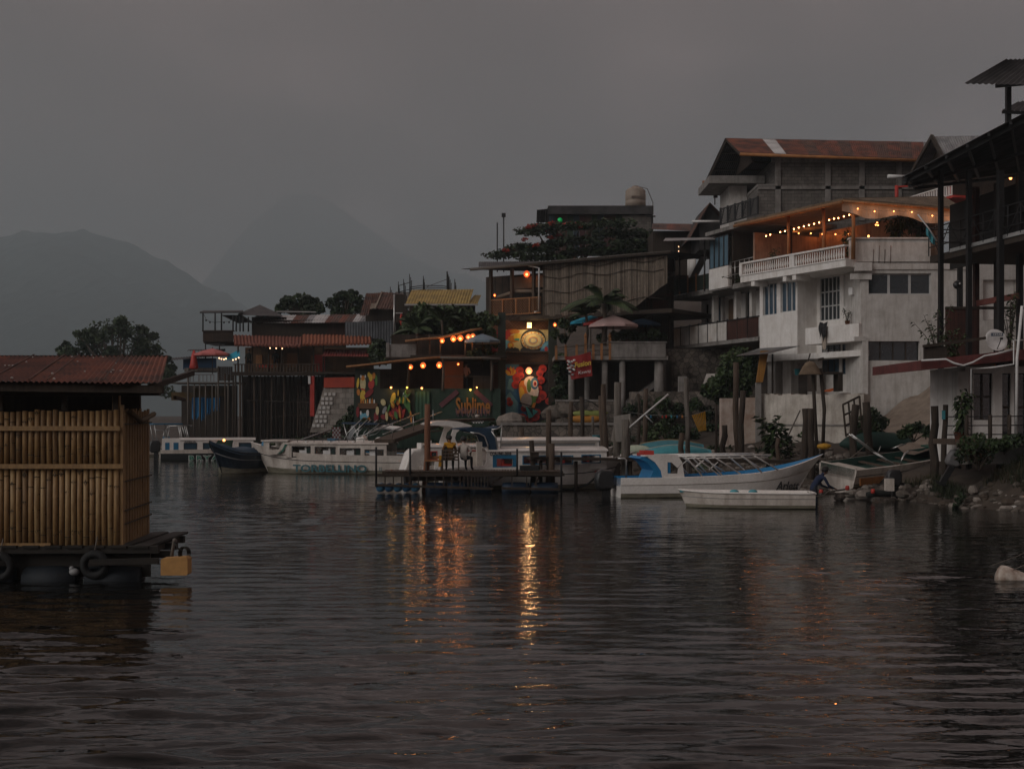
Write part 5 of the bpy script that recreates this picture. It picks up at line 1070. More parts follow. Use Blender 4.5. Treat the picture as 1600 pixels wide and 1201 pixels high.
m = MB(); m.box(sx(372), sx(578), 97.5, 97.7, sz(585), sz(540)); T.part('back_wall', m, mat('ochre_boards', (.16, .085, .035), (.1, .05, .02), kind='plank', a=4, b=.3, rough=.8))
m = MB()
for a, b, c, d in ((478, 485, 580, 553), (440, 458, 572, 549), (412, 426, 573, 552), (390, 400, 571, 552)): m.box(sx(a), sx(b), 97.35, 97.5, sz(c), sz(d))
T.split('wall_panel', m, WOODO)
m = MB(); m.box(sx(484), sx(500), 97.3, 97.45, sz(579), sz(552)); m.box(sx(404), sx(425), 95.2, 95.3, sz(574), sz(570)); T.split('red_panel', m, RED)
m = MB(); m.box(sx(365), sx(582), 94.6, 99, sz(584.5), sz(581)); m.box(sx(365), sx(500), 94.5, 94.7, sz(587), sz(585)); T.part('floor', m, WOODD)
m = MB(); 
for px in range(368, 500, 5): m.box(sx(px), sx(px+2.2), 94.7, 94.76, sz(581), sz(570))
m.box(sx(366), sx(500), 94.65, 94.8, sz(570), sz(568.6)); T.part('railing', m, WOOD)
for px in (372, 394, 420, 441, 466, 490, 505): m = MB(); m.tube([P(px, 582, 94.9), P(px, 541, 94.9)], .06, 6); T.part('post', m, WOODD)
for k in range(30):
    px = 352+k*5.6+random.uniform(-2, 2); Y = random.choice([95, 96.5, 98]); m = MB(); x = (px-800)/FL*Y; m.tube([(x, Y, -1), (x+random.uniform(-.1, .1), Y, sz(584))], random.uniform(.05, .09), 6); T.part('stilt', m, WOODD if k % 4 else WOOD)
m = MB(); m.bar(P(383, 625, 94.9), P(500, 629, 94.9), .08); m.bar(P(372, 655, 95), P(495, 645, 95), .07); T.part('brace', m, WOODD)
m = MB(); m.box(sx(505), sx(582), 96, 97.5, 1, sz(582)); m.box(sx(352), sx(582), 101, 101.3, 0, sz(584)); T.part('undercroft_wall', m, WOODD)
m = MB(); m.box(sx(457), sx(487), 97, 97.2, 1, sz(600)); T.part('brick_panel', m, STONE)
m = MB(); m.box(sx(487), sx(493.5), 94.2, 94.6, sz(650), sz(588)); T.part('red_pillar', m, RED); m = MB(); m.box(sx(484.5), sx(488), 94.1, 94.3, sz(600), sz(588)); T.part('white_pipe', m, WHITEP)
SL = Thing('string_lights', 'three tiny bulbs under the left clay tile eave', 'string lights', P(432, 543, 93.9), 'strings of warm bulbs'); bulbs_on(SL, [P(p, 542.5+k*.3, 93.9) for k, p in enumerate((422, 431.5, 441))], .045, BULBS)
for k, (px, lb) in enumerate(((389, 'dark seated guest at the left end of the stilt restaurant'), (431, 'dark standing guest in the middle of the stilt restaurant'))): pass
# black pavilion on top
T = Thing('roof_pavilion', 'open black timber pavilion with hip roof and boarded balcony over the tile roofs', 'pavilion', P(375, 535, 98))
F9 = fr(97.0); vx = lambda px: F9.x(px); vz = lambda py: F9.z(py, 380)
tp = P(406, 476, 100); cs = [P(372, 492, 97), P(441, 494, 97), P(441, 492, 103), P(372, 490, 103)]
m = MB(); it = m.pt(tp); ids = [m.pt(p) for p in cs]
for k in range(4): m.face((it, ids[k], ids[(k+1) % 4]))
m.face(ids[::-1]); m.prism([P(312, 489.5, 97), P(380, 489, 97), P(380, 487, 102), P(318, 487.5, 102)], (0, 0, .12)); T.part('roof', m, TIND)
m = MB(); m.prism([P(378, 492, 98.5), P(345, 492, 98.5), P(372, 505, 98.5), P(395, 503, 98.5)], (0, .1, 0)); T.part('eave_board', m, TIND)
m = MB(); m.box(vx(317), vx(364), 97, 97.1, vz(534), vz(517)); m.box(vx(317), vx(440), 97.2, 101, vz(536), vz(533.5)); m.box(vx(316), vx(366), 96.9, 97.15, vz(518), vz(516)); T.part('balcony', m, PLANK)
for px, a in ((317, 489), (336, 489), (346, 489), (364, 492), (369, 493), (375, 494), (380, 494), (388, 495)): m = MB(); m.tube([P(px, 518, 97.05), P(px, a, 97.05)], .06, 5); T.part('post', m, STEEL)
m = MB(); m.box(vx(385), vx(440), 99, 99.2, vz(540), vz(492)); T.part('wall', m, WOODD)
m = MB(); m.bar(P(321, 537, 97), P(352, 539, 96), .1); m.tube([P(321, 560, 97), P(321, 534, 97)], .05, 5); m.tube([P(343, 548, 96.5), P(343, 534, 97)], .05, 5); T.part('bracket', m, STEEL)
SL = Thing('unlit_bulbs', 'line of dark unlit bulbs hanging in the black roof pavilion', 'string lights', P(340, 500, 97.2))
m = MB(); pp = [P(x, y, 97.2) for x, y in ((318, 490), (322, 499), (328, 502), (336, 503.5), (350, 502.5), (358, 502), (366, 496))]; m.tube(pp, .015, 4); SL.part('wire', m, BLACK)
for p in pp[1:-1]: m = MB(); m.ball(p-Vector((0, 0, .07)), .075, 6, 4); SL.part('bulb', m, BLACK)
# low lakeside platform with parasols
T = Thing('lake_platform', 'rough plank platform on thin poles with blue tarpaulins beneath', 'platform', P(315, 680, 96))
F9 = fr(96.0); vx = lambda px: F9.x(px); vz = lambda py: F9.z(py, 320)
m = MB(); m.box(vx(264), vx(372), 95.5, 99, vz(599), vz(597)); m.box(vx(290), vx(345), 95.6, 95.7, vz(581), vz(575)); T.part('floor', m, WOODG)
m = MB()
for px in range(342, 366, 3): m.box(vx(px), vx(px+2.4), 95.5, 95.56, vz(595), vz(573))
m.box(vx(300), vx(341), 95.5, 95.55, vz(582), vz(580)); T.part('railing', m, PLANK)
for px, a, r in ((294, 575, .08), (341, 572, .07), (332, 600, .05), (337, 600, .05), (312, 600, .06), (322, 600, .06), (356, 600, .06), (303, 600, .06)): m = MB(); m.tube([P(px, 690, 95.5), P(px+random.uniform(-1, 1), a, 95.5)], r, 5); T.part('pole', m, WOODG)
TARP = mat('blue_tarpaulin', (.02, .2, .42), (.012, .12, .28), rough=.6)
for a, b, c, d in ((300, 312.5, 653, 621), (314, 320, 655, 621), (322, 330, 646, 622), (332, 343.5, 640, 621)):
    m = MB(); n = 6
    for j in range(n+1):
        t = j/n; x = a+(b-a)*t; m.pt(P(x, d, 96.3+.1*math.sin(j*2))); m.pt(P(x, c+4*math.sin(j*2.3), 96.3+.1*math.sin(j*2+1)))
    for j in range(n): m.face((2*j, 2*j+1, 2*j+3, 2*j+2))
    T.part('tarpaulin', m, TARP)
m = MB(); m.box(vx(262), vx(352), 100, 100.3, 0, vz(600)); T.part('back_wall', m, WOODD)  # added dark wall closing the bright gap, in place of the cluttered bank
m = MB(); m.box(vx(278), vx(330), 97.5, 97.7, vz(576), vz(558)); T.part('blue_screen', m, mat('dark_blue_sheet', (.01, .045, .1), (.007, .03, .07), rough=.8, stretch=(6, 6, .4)))
m = MB(); m.corr(P(268, 559, 99), P(330, 554, 99), P(330, 557, 97), P(268, 563, 97), .2, .02, 1); m.corr(P(295, 546, 100), P(352, 545, 100), P(352, 549, 98), P(292, 548, 98), .2, .02, 1); T.part('roof', m, TIND)
m = MB(); m.box(vx(262), vx(300), 97, 97.2, vz(625), vz(612)); m.box(vx(298), vx(345), 97.2, 97.4, vz(618), vz(604)); T.part('board', m, mat('ochre_dark', (.1, .06, .02), rough=.9))
CH_ = Thing('white_chairs', 'row of white bench slats on the plank platform beneath the parasols', 'bench', P(316, 597, 95.7))
m = MB(); m.box(vx(298), vx(335), 95.7, 95.75, vz(586), vz(584.5)); CH_.part('seat', m, GREYP)
for px in (298, 303, 311, 313, 318, 324, 330, 335): m = MB(); m.box(vx(px), vx(px)+.06, 95.68, 95.74, vz(596), vz(585)); CH_.part('leg', m, GREYP)
parasol('salmon pink parasol on the plank platform at far left', P(332, 544, 95.2), 1.35, .42, PINKR, base=1.9)
T_ = Thing('closed_parasol', 'closed bright red parasol on the plank platform', 'parasol', P(303, 580, 95)); m = MB(); c = P(303, 547, 95); m.lathe([(.06, 0), (.18, -.35), (.26, -.9), (.34, -1.3), (.22, -1.42)], c, 9); T_.part('canopy', m, RED); m = MB(); m.tube([c-Vector((0, 0, 1.9)), c+Vector((0, 0, .06))], .03, 5); T_.part('pole', m, WOODD)
m = MB(); n = 8; A, B, C_, D_ = P(374, 546, 95), P(375, 558, 94.2), P(350, 563, 94), P(360, 553, 95.5)
for i in range(n+1):
    for j in range(n+1): u_, v_ = j/n, i/n; m.pt(A.lerp(B, u_).lerp(D_.lerp(C_, u_), v_)-Vector((0, 0, .25*math.sin(math.pi*u_)*math.sin(math.pi*v_))))
for i in range(n):
    for j in range(n): k = i*(n+1)+j; m.face((k, k+1, k+n+2, k+n+1))
solo('shade_sail', m, TURQ, 'bright turquoise shade cloth stretched beside the clay tile roof', 'shade cloth', P(363, 560, 95))
SL = Thing('string_lights', 'curve of small bulbs along the turquoise shade cloth', 'string lights', P(360, 561, 94), 'strings of warm bulbs'); bulbs_on(SL, [P(*p, 94) for p in ((342.5, 558), (346, 559.5), (350, 560), (353, 559), (364, 561), (368.5, 559.5), (373, 557.5))], .05, BULBS)
# stone pier with red band
T = Thing('stone_pier', 'tapering stone masonry pier with a red painted top beside the bar', 'pier', P(525, 672, 86))
m = MB(); d = 3.0
prof = [(484, 675), (492, 650), (500, 625), (506, 605), (553, 604), (553, 640), (540, 655), (520, 675)]
m.prism([P(*p, 86) for p in prof], (0, d, 0)); T.part('masonry', m, mat('block_masonry', (.24, .2, .17), (.4, .36, .32), kind='block', a=.42, b=.36, rough=.95))
m = MB(); m.prism([P(506, 605.5, 85.9), P(506, 590, 85.9), P(553.5, 589, 85.9), P(553.5, 605, 85.9)], (0, d+.2, 0)); T.part('red_band', m, mat('faded_red', (.42, .06, .03), (.3, .04, .025), rough=.8))
m = MB(); 
for r_ in range(8):
    py = 667-r_*7; e_ = 484+(670-py)*.33
    for k in range(3): a = P(e_+3+k*6.5+(r_ % 2)*2, py, 85.93); m.box(a.x, a.x+.21, a.y, a.y+.05, a.z, a.z+.2)
T.split('painted_stone', m, W_PL)
# ================================================================ hilltop: black shack, tank, poles
T = Thing('hilltop_shack', 'flat roofed dark shack with patchwork walls at the top of the hill', 'shack', P(930, 375, 100))
F9 = fr(100.0); vx = lambda px: F9.x(px); vz = lambda py: F9.z(py, 930)
m = MB(); m.box(vx(856), vx(1020), 99.5, 106, vz(336), vz(323)); m.corr(P(839, 328, 100), P(858, 326, 99.6), P(858, 348, 100.5), P(838, 348, 101), .2, .03, 1); T.part('roof', m, TIND)
PATCH = [mat('patch_blue', (.03, .045, .06)), mat('patch_green', (.03, .05, .03)), mat('patch_brown', (.07, .04, .03)), mat('patch_maroon', (.07, .03, .03))]
m = MB()
for k in range(12): m.use(PATCH[(k*7) % 4]); m.box(vx(858+k*9.5), vx(858+k*9.5+9.2), 100, 100.2, vz(400), vz(336))
T.part('wall', m, None)
m = MB(); m.box(vx(972), vx(1018), 99.8, 106, vz(400), vz(337)); T.part('block_wall', m, BLOCK)
m = MB(); m.tube([P(1019, 380, 99.6), P(1019, 336, 99.6)], .09, 6); m.bar(P(1010, 338, 99.5), P(1024, 338, 99.5), .1); T.part('post', m, STEEL)
m = MB(); m.ball(P(875, 344, 99.8), .2, 8, 6); L_ = Thing('green_lamp', 'small green light on the wall of the dark hilltop shack', 'lamp', P(875, 348, 99.8)); L_.part('bulb', m, glow('green_glow', (.02, .8, .2), .07)); m = MB(); m.box(vx(873), vx(877), 99.85, 100, vz(348), vz(340)); L_.part('base', m, BLACK)
T = Thing('water_tank', 'pale ribbed plastic water tank on the roof of the hilltop shack', 'water tank', P(993, 323, 102)); c = P(993, 324, 102)
m = MB(); m.lathe([(.82, 0), (.82, .45), (.79, .5), (.82, .55), (.82, 1.0), (.79, 1.05), (.8, 1.3), (.55, 1.52), (.3, 1.58), (.28, 1.68), (.02, 1.7)], c, 18); T.part('tank', m, mat('tank_plastic', (.3, .24, .19), (.24, .19, .15), rough=.6))
m = MB(); m.tube([c+Vector((.3, -.2, 1.6)), c+Vector((.9, -.4, 1.4)), c+Vector((1.35, -.4, .3)), c+Vector((1.3, -.4, -.5))], .03, 5); T.part('pipe', m, BLACK); m = MB(); m.box(c.x-.4, c.x+.4, c.y-.84, c.y-.8, c.z+.62, c.z+.78); T.part('label', m, mat('tank_print', (.16, .12, .1)))
for px, a, hd, lb in ((777, 348, 0, 'thin bare pole left of the flame tree'), (787, 338, 1, 'thin pole with a small lamp head left of the flame tree')):
    T = Thing('pole', lb, 'pole', P(px, 420, 96)); m = MB(); m.tube([P(px, 425, 96), P(px, a, 96)], .05, 5); T.part('pole', m, STEEL)
    if hd: m = MB(); c = P(px, a, 96); m.box(c.x-.15, c.x+.15, c.y-.15, c.y+.15, c.z-.05, c.z+.22); T.part('lamp_head', m, STEEL)
# ================================================================ trees and bushes
def leaf_quads(mb, clumps, n, size, nm, flat=0.0, long=1.6):
    k = len(clumps); idx = RNG.integers(0, k, n); C_ = np.array([c for c, r in clumps], float)[idx]; Rr = np.array([r for c, r in clumps], float)[idx]
    d = RNG.normal(size=(n, 3)); d /= np.linalg.norm(d, axis=1)[:, None]; rad = RNG.random(n)**.45
    p = C_+d*Rr*rad[:, None]
    a = RNG.normal(size=(n, 3)); a[:, 2] *= (1-flat); a /= np.linalg.norm(a, axis=1)[:, None]
    b = RNG.normal(size=(n, 3)); b[:, 2] *= (1-flat); b -= a*(a*b).sum(1)[:, None]; b /= np.linalg.norm(b, axis=1)[:, None]+1e-9
    s = size*RNG.uniform(.5, 1.2, n)[:, None]
    q = np.stack([p-a*s*long/2, p-b*s/2+a*s*.1, p+a*s*long/2, p+b*s/2-a*s*.1], 1)
    cm = RNG.integers(0, nm, k); mi = np.where(RNG.random(n) < .7, cm[idx], RNG.integers(0, nm, n))
    base = len(mb.v); mb.v += [Vector(x) for x in q.reshape(-1, 3)]
    for i in range(n): mb.f.append((base+4*i, base+4*i+1, base+4*i+2, base+4*i+3))
    mb.mi += [int(x) for x in mi]; mb.sm += [False]*n
def tree(name, label, base, clumps, n, size, group=None, trunk=.25, mats=None, flat=0.0, cat='tree', limb=True):
    base = Vector(base); T = Thing(name, label, cat, base, group); m = MB()
    cc = sum((Vector(c) for c, r in clumps), Vector())/len(clumps); zlo = min(c[2]-r[2]*.3 for c, r in clumps)
    fork = Vector((base.x*.75+cc.x*.25, base.y*.75+cc.y*.25, base.z+max((zlo-base.z)*.75, (cc.z-base.z)*.55)))
    m.tube([base-Vector((0, 0, .3)), base.lerp(fork, .5)+Vector((trunk*.4, 0, 0)), fork], [trunk, trunk*.8, trunk*.65], 8)
    if limb:
        for c, r in clumps:
            c = Vector(c); m.tube([fork, fork.lerp(c, .5)+Vector((random.uniform(-.2, .2), random.uniform(-.2, .2), -r[2]*.2)), c], [trunk*.45, trunk*.28, trunk*.1], 5)
    T.part('trunk', m, BARK)
    m = MB(); m.mats = mats or LEAF; leaf_quads(m, clumps, n, size, len(m.mats), flat); T.part('crown', m, None); return T
def blob(pxs, Y, rx, ry=None, rz_=None, dep=1.0, extra=0):
    out = []
    for px, py, s in pxs:
        c = P(px, py, Y+random.uniform(-dep, dep)); out.append(((c.x, c.y, c.z), (rx*s, (ry or rx)*s, (rz_ or rx)*s)))
        for _ in range(extra):
            a, e = random.uniform(0, 6.28), random.uniform(-.5, 1.3); k = s*random.uniform(.75, 1.15); q = random.uniform(.28, .5)*s
            out.append(((c.x+math.cos(a)*math.cos(e)*rx*k, c.y+math.sin(a)*math.cos(e)*rx*k, c.z+math.sin(e)*(rz_ or rx)*k), (rx*q, rx*q, (rz_ or rx)*q)))
    return out
rt = random.Random(3)
# big round tree far left
pts = [(120, 548, .8), (135, 532, .9), (155, 520, 1), (175, 515, 1), (195, 518, 1), (212, 527, 1), (228, 540, 1), (242, 555, .9), (255, 572, .8), (105, 552, .6), (170, 540, 1.2), (200, 545, 1.2), (150, 550, 1.1), (220, 565, 1.1), (245, 590, .9), (180, 570, 1.2), (262, 585, .6), (258, 610, .7), (98, 546, .35)]
tree('broadleaf_tree', 'large round crowned tree behind the bamboo hut at far left', P(185, 662, 145)-Vector((0, 0, .2)), blob(pts, 145, 1.7, 1.8, 1.4, 2.5, 3), 12000, .3, trunk=.4)
pts = [(447, 477, .8), (460, 470, 1), (475, 469, 1), (488, 474, .9), (497, 482, .7), (470, 482, 1), (438, 484, .6), (483, 487, 1)]
tree('broadleaf_tree', 'small dark tree behind the striped roof, left of the pair', P(470, 520, 112), blob(pts, 112, .8, .85, .55, 1, 3), 3400, .26, trunk=.22, mats=[LEAF[0], LEAF[2]])
pts = [(520, 475, .8), (532, 466, .9), (545, 462, 1), (556, 468, .9), (563, 478, .8), (540, 480, 1), (526, 487, .8), (555, 488, .8)]
tree('broadleaf_tree', 'small dark tree behind the striped roof, right of the pair', P(541, 520, 110), blob(pts, 110, .78, .85, .55, 1, 3), 3400, .25, trunk=.22, mats=[LEAF[0], LEAF[2]])
# flame tree: flat layered tiers with red flowers
FLR = mat('flame_flower', (.42, .05, .025), (.3, .03, .02), rough=.7)
tiers = []
for (xa, xb, py, n) in ((815, 870, 361, 6), (830, 905, 352, 7), (765, 830, 394, 7), (790, 860, 385, 8), (850, 940, 375, 10), (900, 985, 349, 9), (930, 1015, 362, 9), (960, 1035, 376, 8), (880, 960, 392, 9), (820, 900, 400, 8), (940, 1010, 390, 7), (985, 1050, 388, 6)):
    for k in range(n):
        px = xa+(xb-xa)*(k+.5)/n; c = P(px, py+rt.uniform(-4, 4)+abs(k-n/2)*.8, 93+rt.uniform(-2, 2)); tiers.append(((c.x, c.y, c.z), (.85, 1.2, .28)))
T = tree('flame_tree', 'wide spreading flame tree with flat dark tiers and red flowers above the bamboo house', P(890, 440, 93), tiers, 11000, .2, trunk=.35, mats=[LEAF[0], LEAF[2], LEAF[2]], flat=.55, limb=False)
m = MB(); m.mats = [FLR, LEAF[0]]
fl_ = []
for px, py in ((885, 352), (893, 351), (900, 352), (830, 354), (842, 353), (850, 356), (856, 362), (860, 372), (820, 375), (838, 384), (862, 350), (790, 392), (826, 356), (905, 356), (872, 368)):
    c = P(px, py-1, 91.6+rt.uniform(-1, 1)); fl_.append(((c.x, c.y, c.z), (.3, .4, .14)))
leaf_quads(m, fl_, 700, .13, 1, .3); T.part('flowers', m, None)['kind'] = 'stuff'
m = MB()
f = P(880, 425, 93)
for px, py in ((800, 388), (840, 362), (870, 378), (905, 358), (950, 365), (985, 380), (860, 395), (930, 350)): e = P(px, py, 93+rt.uniform(-1.5, 1.5)); m.tube([f, f.lerp(e, .5)-Vector((0, 0, .3)), e], [.16, .1, .04], 5)
T.part('limbs', m, BARK)
# palm in front of the bamboo wall
def palm(label, base, crown, n, L_, group=None, trunk=.14, droop=.9):
    T = Thing('palm_tree', label, 'palm tree', base, group); base, c = Vector(base), Vector(crown); m = MB(); m.tube([base, base.lerp(c, .5)+Vector((.1, 0, 0)), c], [trunk*1.3, trunk, trunk*.9], 8); T.part('trunk', m, BARK)
    for k in range(n):
        a = 2*math.pi*k/n+rt.uniform(-.3, .3); e = rt.uniform(.25, 1.25); l = L_*rt.uniform(.75, 1.1); m = MB(); m.mats = [LEAF[0], LEAF[2], LEAF[1]]; m.cur = 0; pr = None; pts = []
        for j in range(12):
            t = j/11; r_ = l*t*math.cos(e)*(1-.1*t); h = l*(t*math.sin(e)-droop*.55*t*t); pts.append(c+Vector((math.cos(a)*r_, math.sin(a)*r_, h)))
        m.tube(pts, [.03*(1-j/13) for j in range(12)], 4)
        for j in range(1, 11):
            d = (pts[j+1]-pts[j]).normalized() if j < 11 else d; side = d.cross(Vector((0, 0, 1))).normalized()
            for q in range(3):
                p0 = pts[j].lerp(pts[min(j+1, 11)], q/3)
                for s_ in (1, -1):
                    ll = .62*l/2.4*math.sin(math.pi*min(.97, .12+j/11*.85)); tip = p0+side*s_*ll*.75+d*ll*.6-Vector((0, 0, ll*.45)); m.cur = rt.randrange(3); w_ = d*.05; m.poly([p0-w_, p0+w_, tip+w_*.3, tip-w_*.3])
        T.part('frond', m, None)
    return T
palm('green palm with arching fronds in front of the bamboo mat wall', P(943, 540, 76.5), P(944, 474, 76.3), 13, 3.0, droop=1.0)
palm('small dark palm beside the bigger palm under the bamboo wall', P(915, 545, 77.5), P(916, 492, 77.5), 9, 1.7, trunk=.09)
palm('shaggy palm growing out of the upper deck of the lakeside bar', P(652, 545, 86), P(650, 515, 86), 13, 2.2, trunk=.1)
palm('tall dark palm under the yellow corrugated roof', P(690, 550, 86), P(690, 500, 86), 12, 2.0, trunk=.1)
def bush(label, pts, Y, r, n, size, mats=None, base=None, name='bush', dep=.6, group=None, cat='bush'):
    cl = blob(pts, Y, r, r, r*.85, dep); xs = sum(c[0] for c, _ in cl)/len(cl); zlo = min(c[2]-s[2] for c, s in cl); b_ = Vector(base) if base else Vector((xs, Y, zlo-.1))
    T = Thing(name, label, cat, b_, group); m = MB()
    for c, s in cl: m.tube([b_, b_.lerp(Vector(c), .6)+Vector((.05, 0, .05)), c], [.035, .025, .012], 4)
    T.part('stems', m, BARK); m = MB(); m.mats = mats or LEAF; leaf_quads(m, cl, n, size, len(m.mats)); T.part('foliage', m, None); return T
bush('dense planting under the left half of the yellow corrugated roof', [(645, 500, 1), (660, 488, 1), (675, 500, 1), (650, 518, 1), (672, 518, 1), (638, 515, .8), (660, 508, 1), (630, 525, .8)], 88, .75, 2400, .22)
bush('dense planting under the right half of the yellow corrugated roof', [(695, 490, 1), (712, 492, 1), (728, 495, 1), (702, 510, 1), (722, 512, 1), (742, 508, 1), (755, 500, .9), (740, 522, .9), (758, 520, .9), (715, 525, .8)], 87, .8, 3000, .22)
bush('dark round bush between the clay tiles and the bar', [(585, 548, 1), (592, 538, 1), (598, 550, 1), (588, 560, 1), (600, 562, .8)], 86, .5, 1400, .18)
bush('leafy shrub on the bar deck beneath the blue grey parasol', [(735, 553, .8), (748, 550, 1), (762, 552, .8), (775, 556, .8)], 80.9, .33, 700, .15)
bush('dark bush around the top of the left green stilt', [(770, 500, 1), (765, 520, 1), (772, 535, .9), (760, 540, .8)], 82.2, .45, 900, .18)
bush('weeds in front of the painted bar wall', [(570, 660, .8), (590, 665, .9), (540, 664, .9), (620, 668, .9), (650, 667, .8), (690, 664, .9), (730, 666, 1), (770, 665, .9)], 78.6, .4, 1800, .14, mats=[LEAF[0], LEAF[2], LEAF[2]])
bush('dark bush on the slope right of the stone pier', [(545, 655, 1), (535, 663, .9), (552, 640, .8), (525, 672, .7)], 84.5, .5, 1000, .17, mats=[LEAF[2], LEAF[0]])
bush('overgrown dark vines right of the bird mural', [(875, 575, 1), (880, 595, 1), (872, 612, 1), (878, 560, .8), (882, 625, .9), (870, 635, .8)], 79, .5, 1500, .18, mats=[LEAF[2], LEAF[2], LEAF[0]])
bush('vines and plants below the left end of the bamboo mat wall', [(880, 505, .9), (868, 522, .9), (892, 512, .9), (900, 500, .8), (880, 528, .8)], 80, .42, 900, .16, mats=[LEAF[2], LEAF[0]])
bush('plants along the back of the parasol terrace', [(960, 525, .9), (975, 522, 1), (990, 525, .9), (1005, 527, .9), (1022, 522, 1), (1035, 528, .8), (940, 528, .8)], 79, .4, 1500, .16, mats=[LEAF[2], LEAF[0]])
bush('big dark green tree bush below the balcony house', [(1140, 565, 1), (1155, 555, 1), (1170, 565, 1), (1150, 580, 1.1), (1165, 590, 1.1), (1135, 585, 1), (1120, 600, 1), (1145, 605, 1.1), (1172, 575, 1), (1110, 610, .9), (1160, 612, .9), (1130, 620, .9)], 69.5, .62, 5200, .17)
bush('low green weeds on the slope under the balcony house', [(1010, 672, .9), (1035, 668, 1), (1060, 672, .9), (1020, 682, .8), (1050, 684, .9), (1082, 678, .8)], 70, .5, 1700, .13, mats=[LEAF[0], LEAF[1], LEAF[2]])
bush('dark undergrowth on the slope behind the wooden posts', [(985, 640, .9), (1005, 632, 1), (1035, 630, 1), (1060, 640, 1), (1085, 632, 1), (1105, 645, 1), (1045, 650, .9), (1015, 650, .9)], 73, .5, 1900, .15, mats=[LEAF[2], LEAF[2], LEAF[0]])
plant('castor_plant', 'broad leaved dark castor plant in front of the white retaining wall', P(1208, 712, 58), 2.0, 150, .6, .26, spread=.9, stems=8, droop=.35)
plant('castor_plant', 'smaller broad leaved plant beside the castor plant', P(1232, 712, 58), 1.2, 70, .45, .2, spread=.5, stems=5, droop=.35)
bush('scrubby bush at the foot of the dirt slope by the leaning trellis', [(1350, 660, 1), (1362, 648, 1), (1375, 660, 1), (1355, 675, 1), (1370, 678, .9), (1340, 670, .7)], 57, .4, 1500, .12, mats=[LEAF[0], LEAF[1], LEAF[2]])
bush('spiky weeds by the posts above the beached boat', [(1420, 672, .9), (1435, 668, .8), (1450, 675, .9), (1410, 678, .7)], 53, .35, 800, .13, mats=[LEAF[2], LEAF[0]])
bush('dry shrubs below the wooden deck at the right edge', [(1512, 695, 1), (1528, 690, 1), (1540, 700, 1), (1520, 708, 1), (1505, 712, .8), (1553, 695, .8), (1535, 714, 1)], 42.6, .36, 1700, .1, mats=[LEAF[2], mat('dry_leaf', (.07, .05, .03), rough=.9), LEAF[0]])
bush('low dark shrub at the right end of the deck', [(1575, 690, .9), (1588, 688, .9), (1565, 696, .7)], 42.8, .3, 600, .1)
bush('small weeds at the waterline of the pebble bank', [(1498, 782, .7), (1503, 775, .6), (1493, 790, .5)], 42.3, .22, 260, .08, mats=[LEAF[2]])
# rough grass on the bank
GRS = [mat('dry_grass', (.085, .068, .038), (.05, .04, .024), rough=.95), mat('dark_grass', (.035, .042, .02), (.02, .025, .012), rough=.95)]
m = MB(); m.mats = GRS; k = 0
gxy = []
while k < 42000:
    x, y = RNG.uniform(13, 24), RNG.uniform(36, 48)
    gxy.append((x, y)); k += 1
gxy = np.array(gxy); dd = sdist(gxy[:, 0], gxy[:, 1]); hh = height(gxy[:, 0], gxy[:, 1]); dens = fbm(gxy[:, 0], gxy[:, 1], .9, 21)
for (x, y), d_, h_, dn in zip(gxy, dd, hh, dens):
    if d_ < 1.1+.35*dn or d_ > 7 or (y > 43.4 and x > 15.6) or dn < -1.3: continue
    a = random.uniform(0, 6.28); l = random.uniform(.15, .5); b_ = Vector((x, y, h_-.02)); t = b_+Vector((math.cos(a)*l*.5, math.sin(a)*l*.5, l)); s_ = Vector((-math.sin(a), math.cos(a), 0))*.022
    m.cur = 0 if dn+random.uniform(-.6, .6) > .35 else 1; m.poly([b_-s_, b_+s_, t])
struct('grass', m, None, kind='stuff')
m = MB(); m.mats = LEAF[:1]+LEAF[2:]+[GRS[1]]                    # ground cover on the slopes behind the boats
cl = []
for _ in range(330):
    x = RNG.uniform(-26, 16); y = RNG.uniform(60, 108); d_ = float(sdist(np.array([x]), np.array([y]))[0])
    if .8 < d_ < 22: cl.append(((x, y, hgt(x, y)+.1), (.7, .7, .3)))
leaf_quads(m, cl, 15000, .16, 3); struct('undergrowth', m, None, kind='stuff')

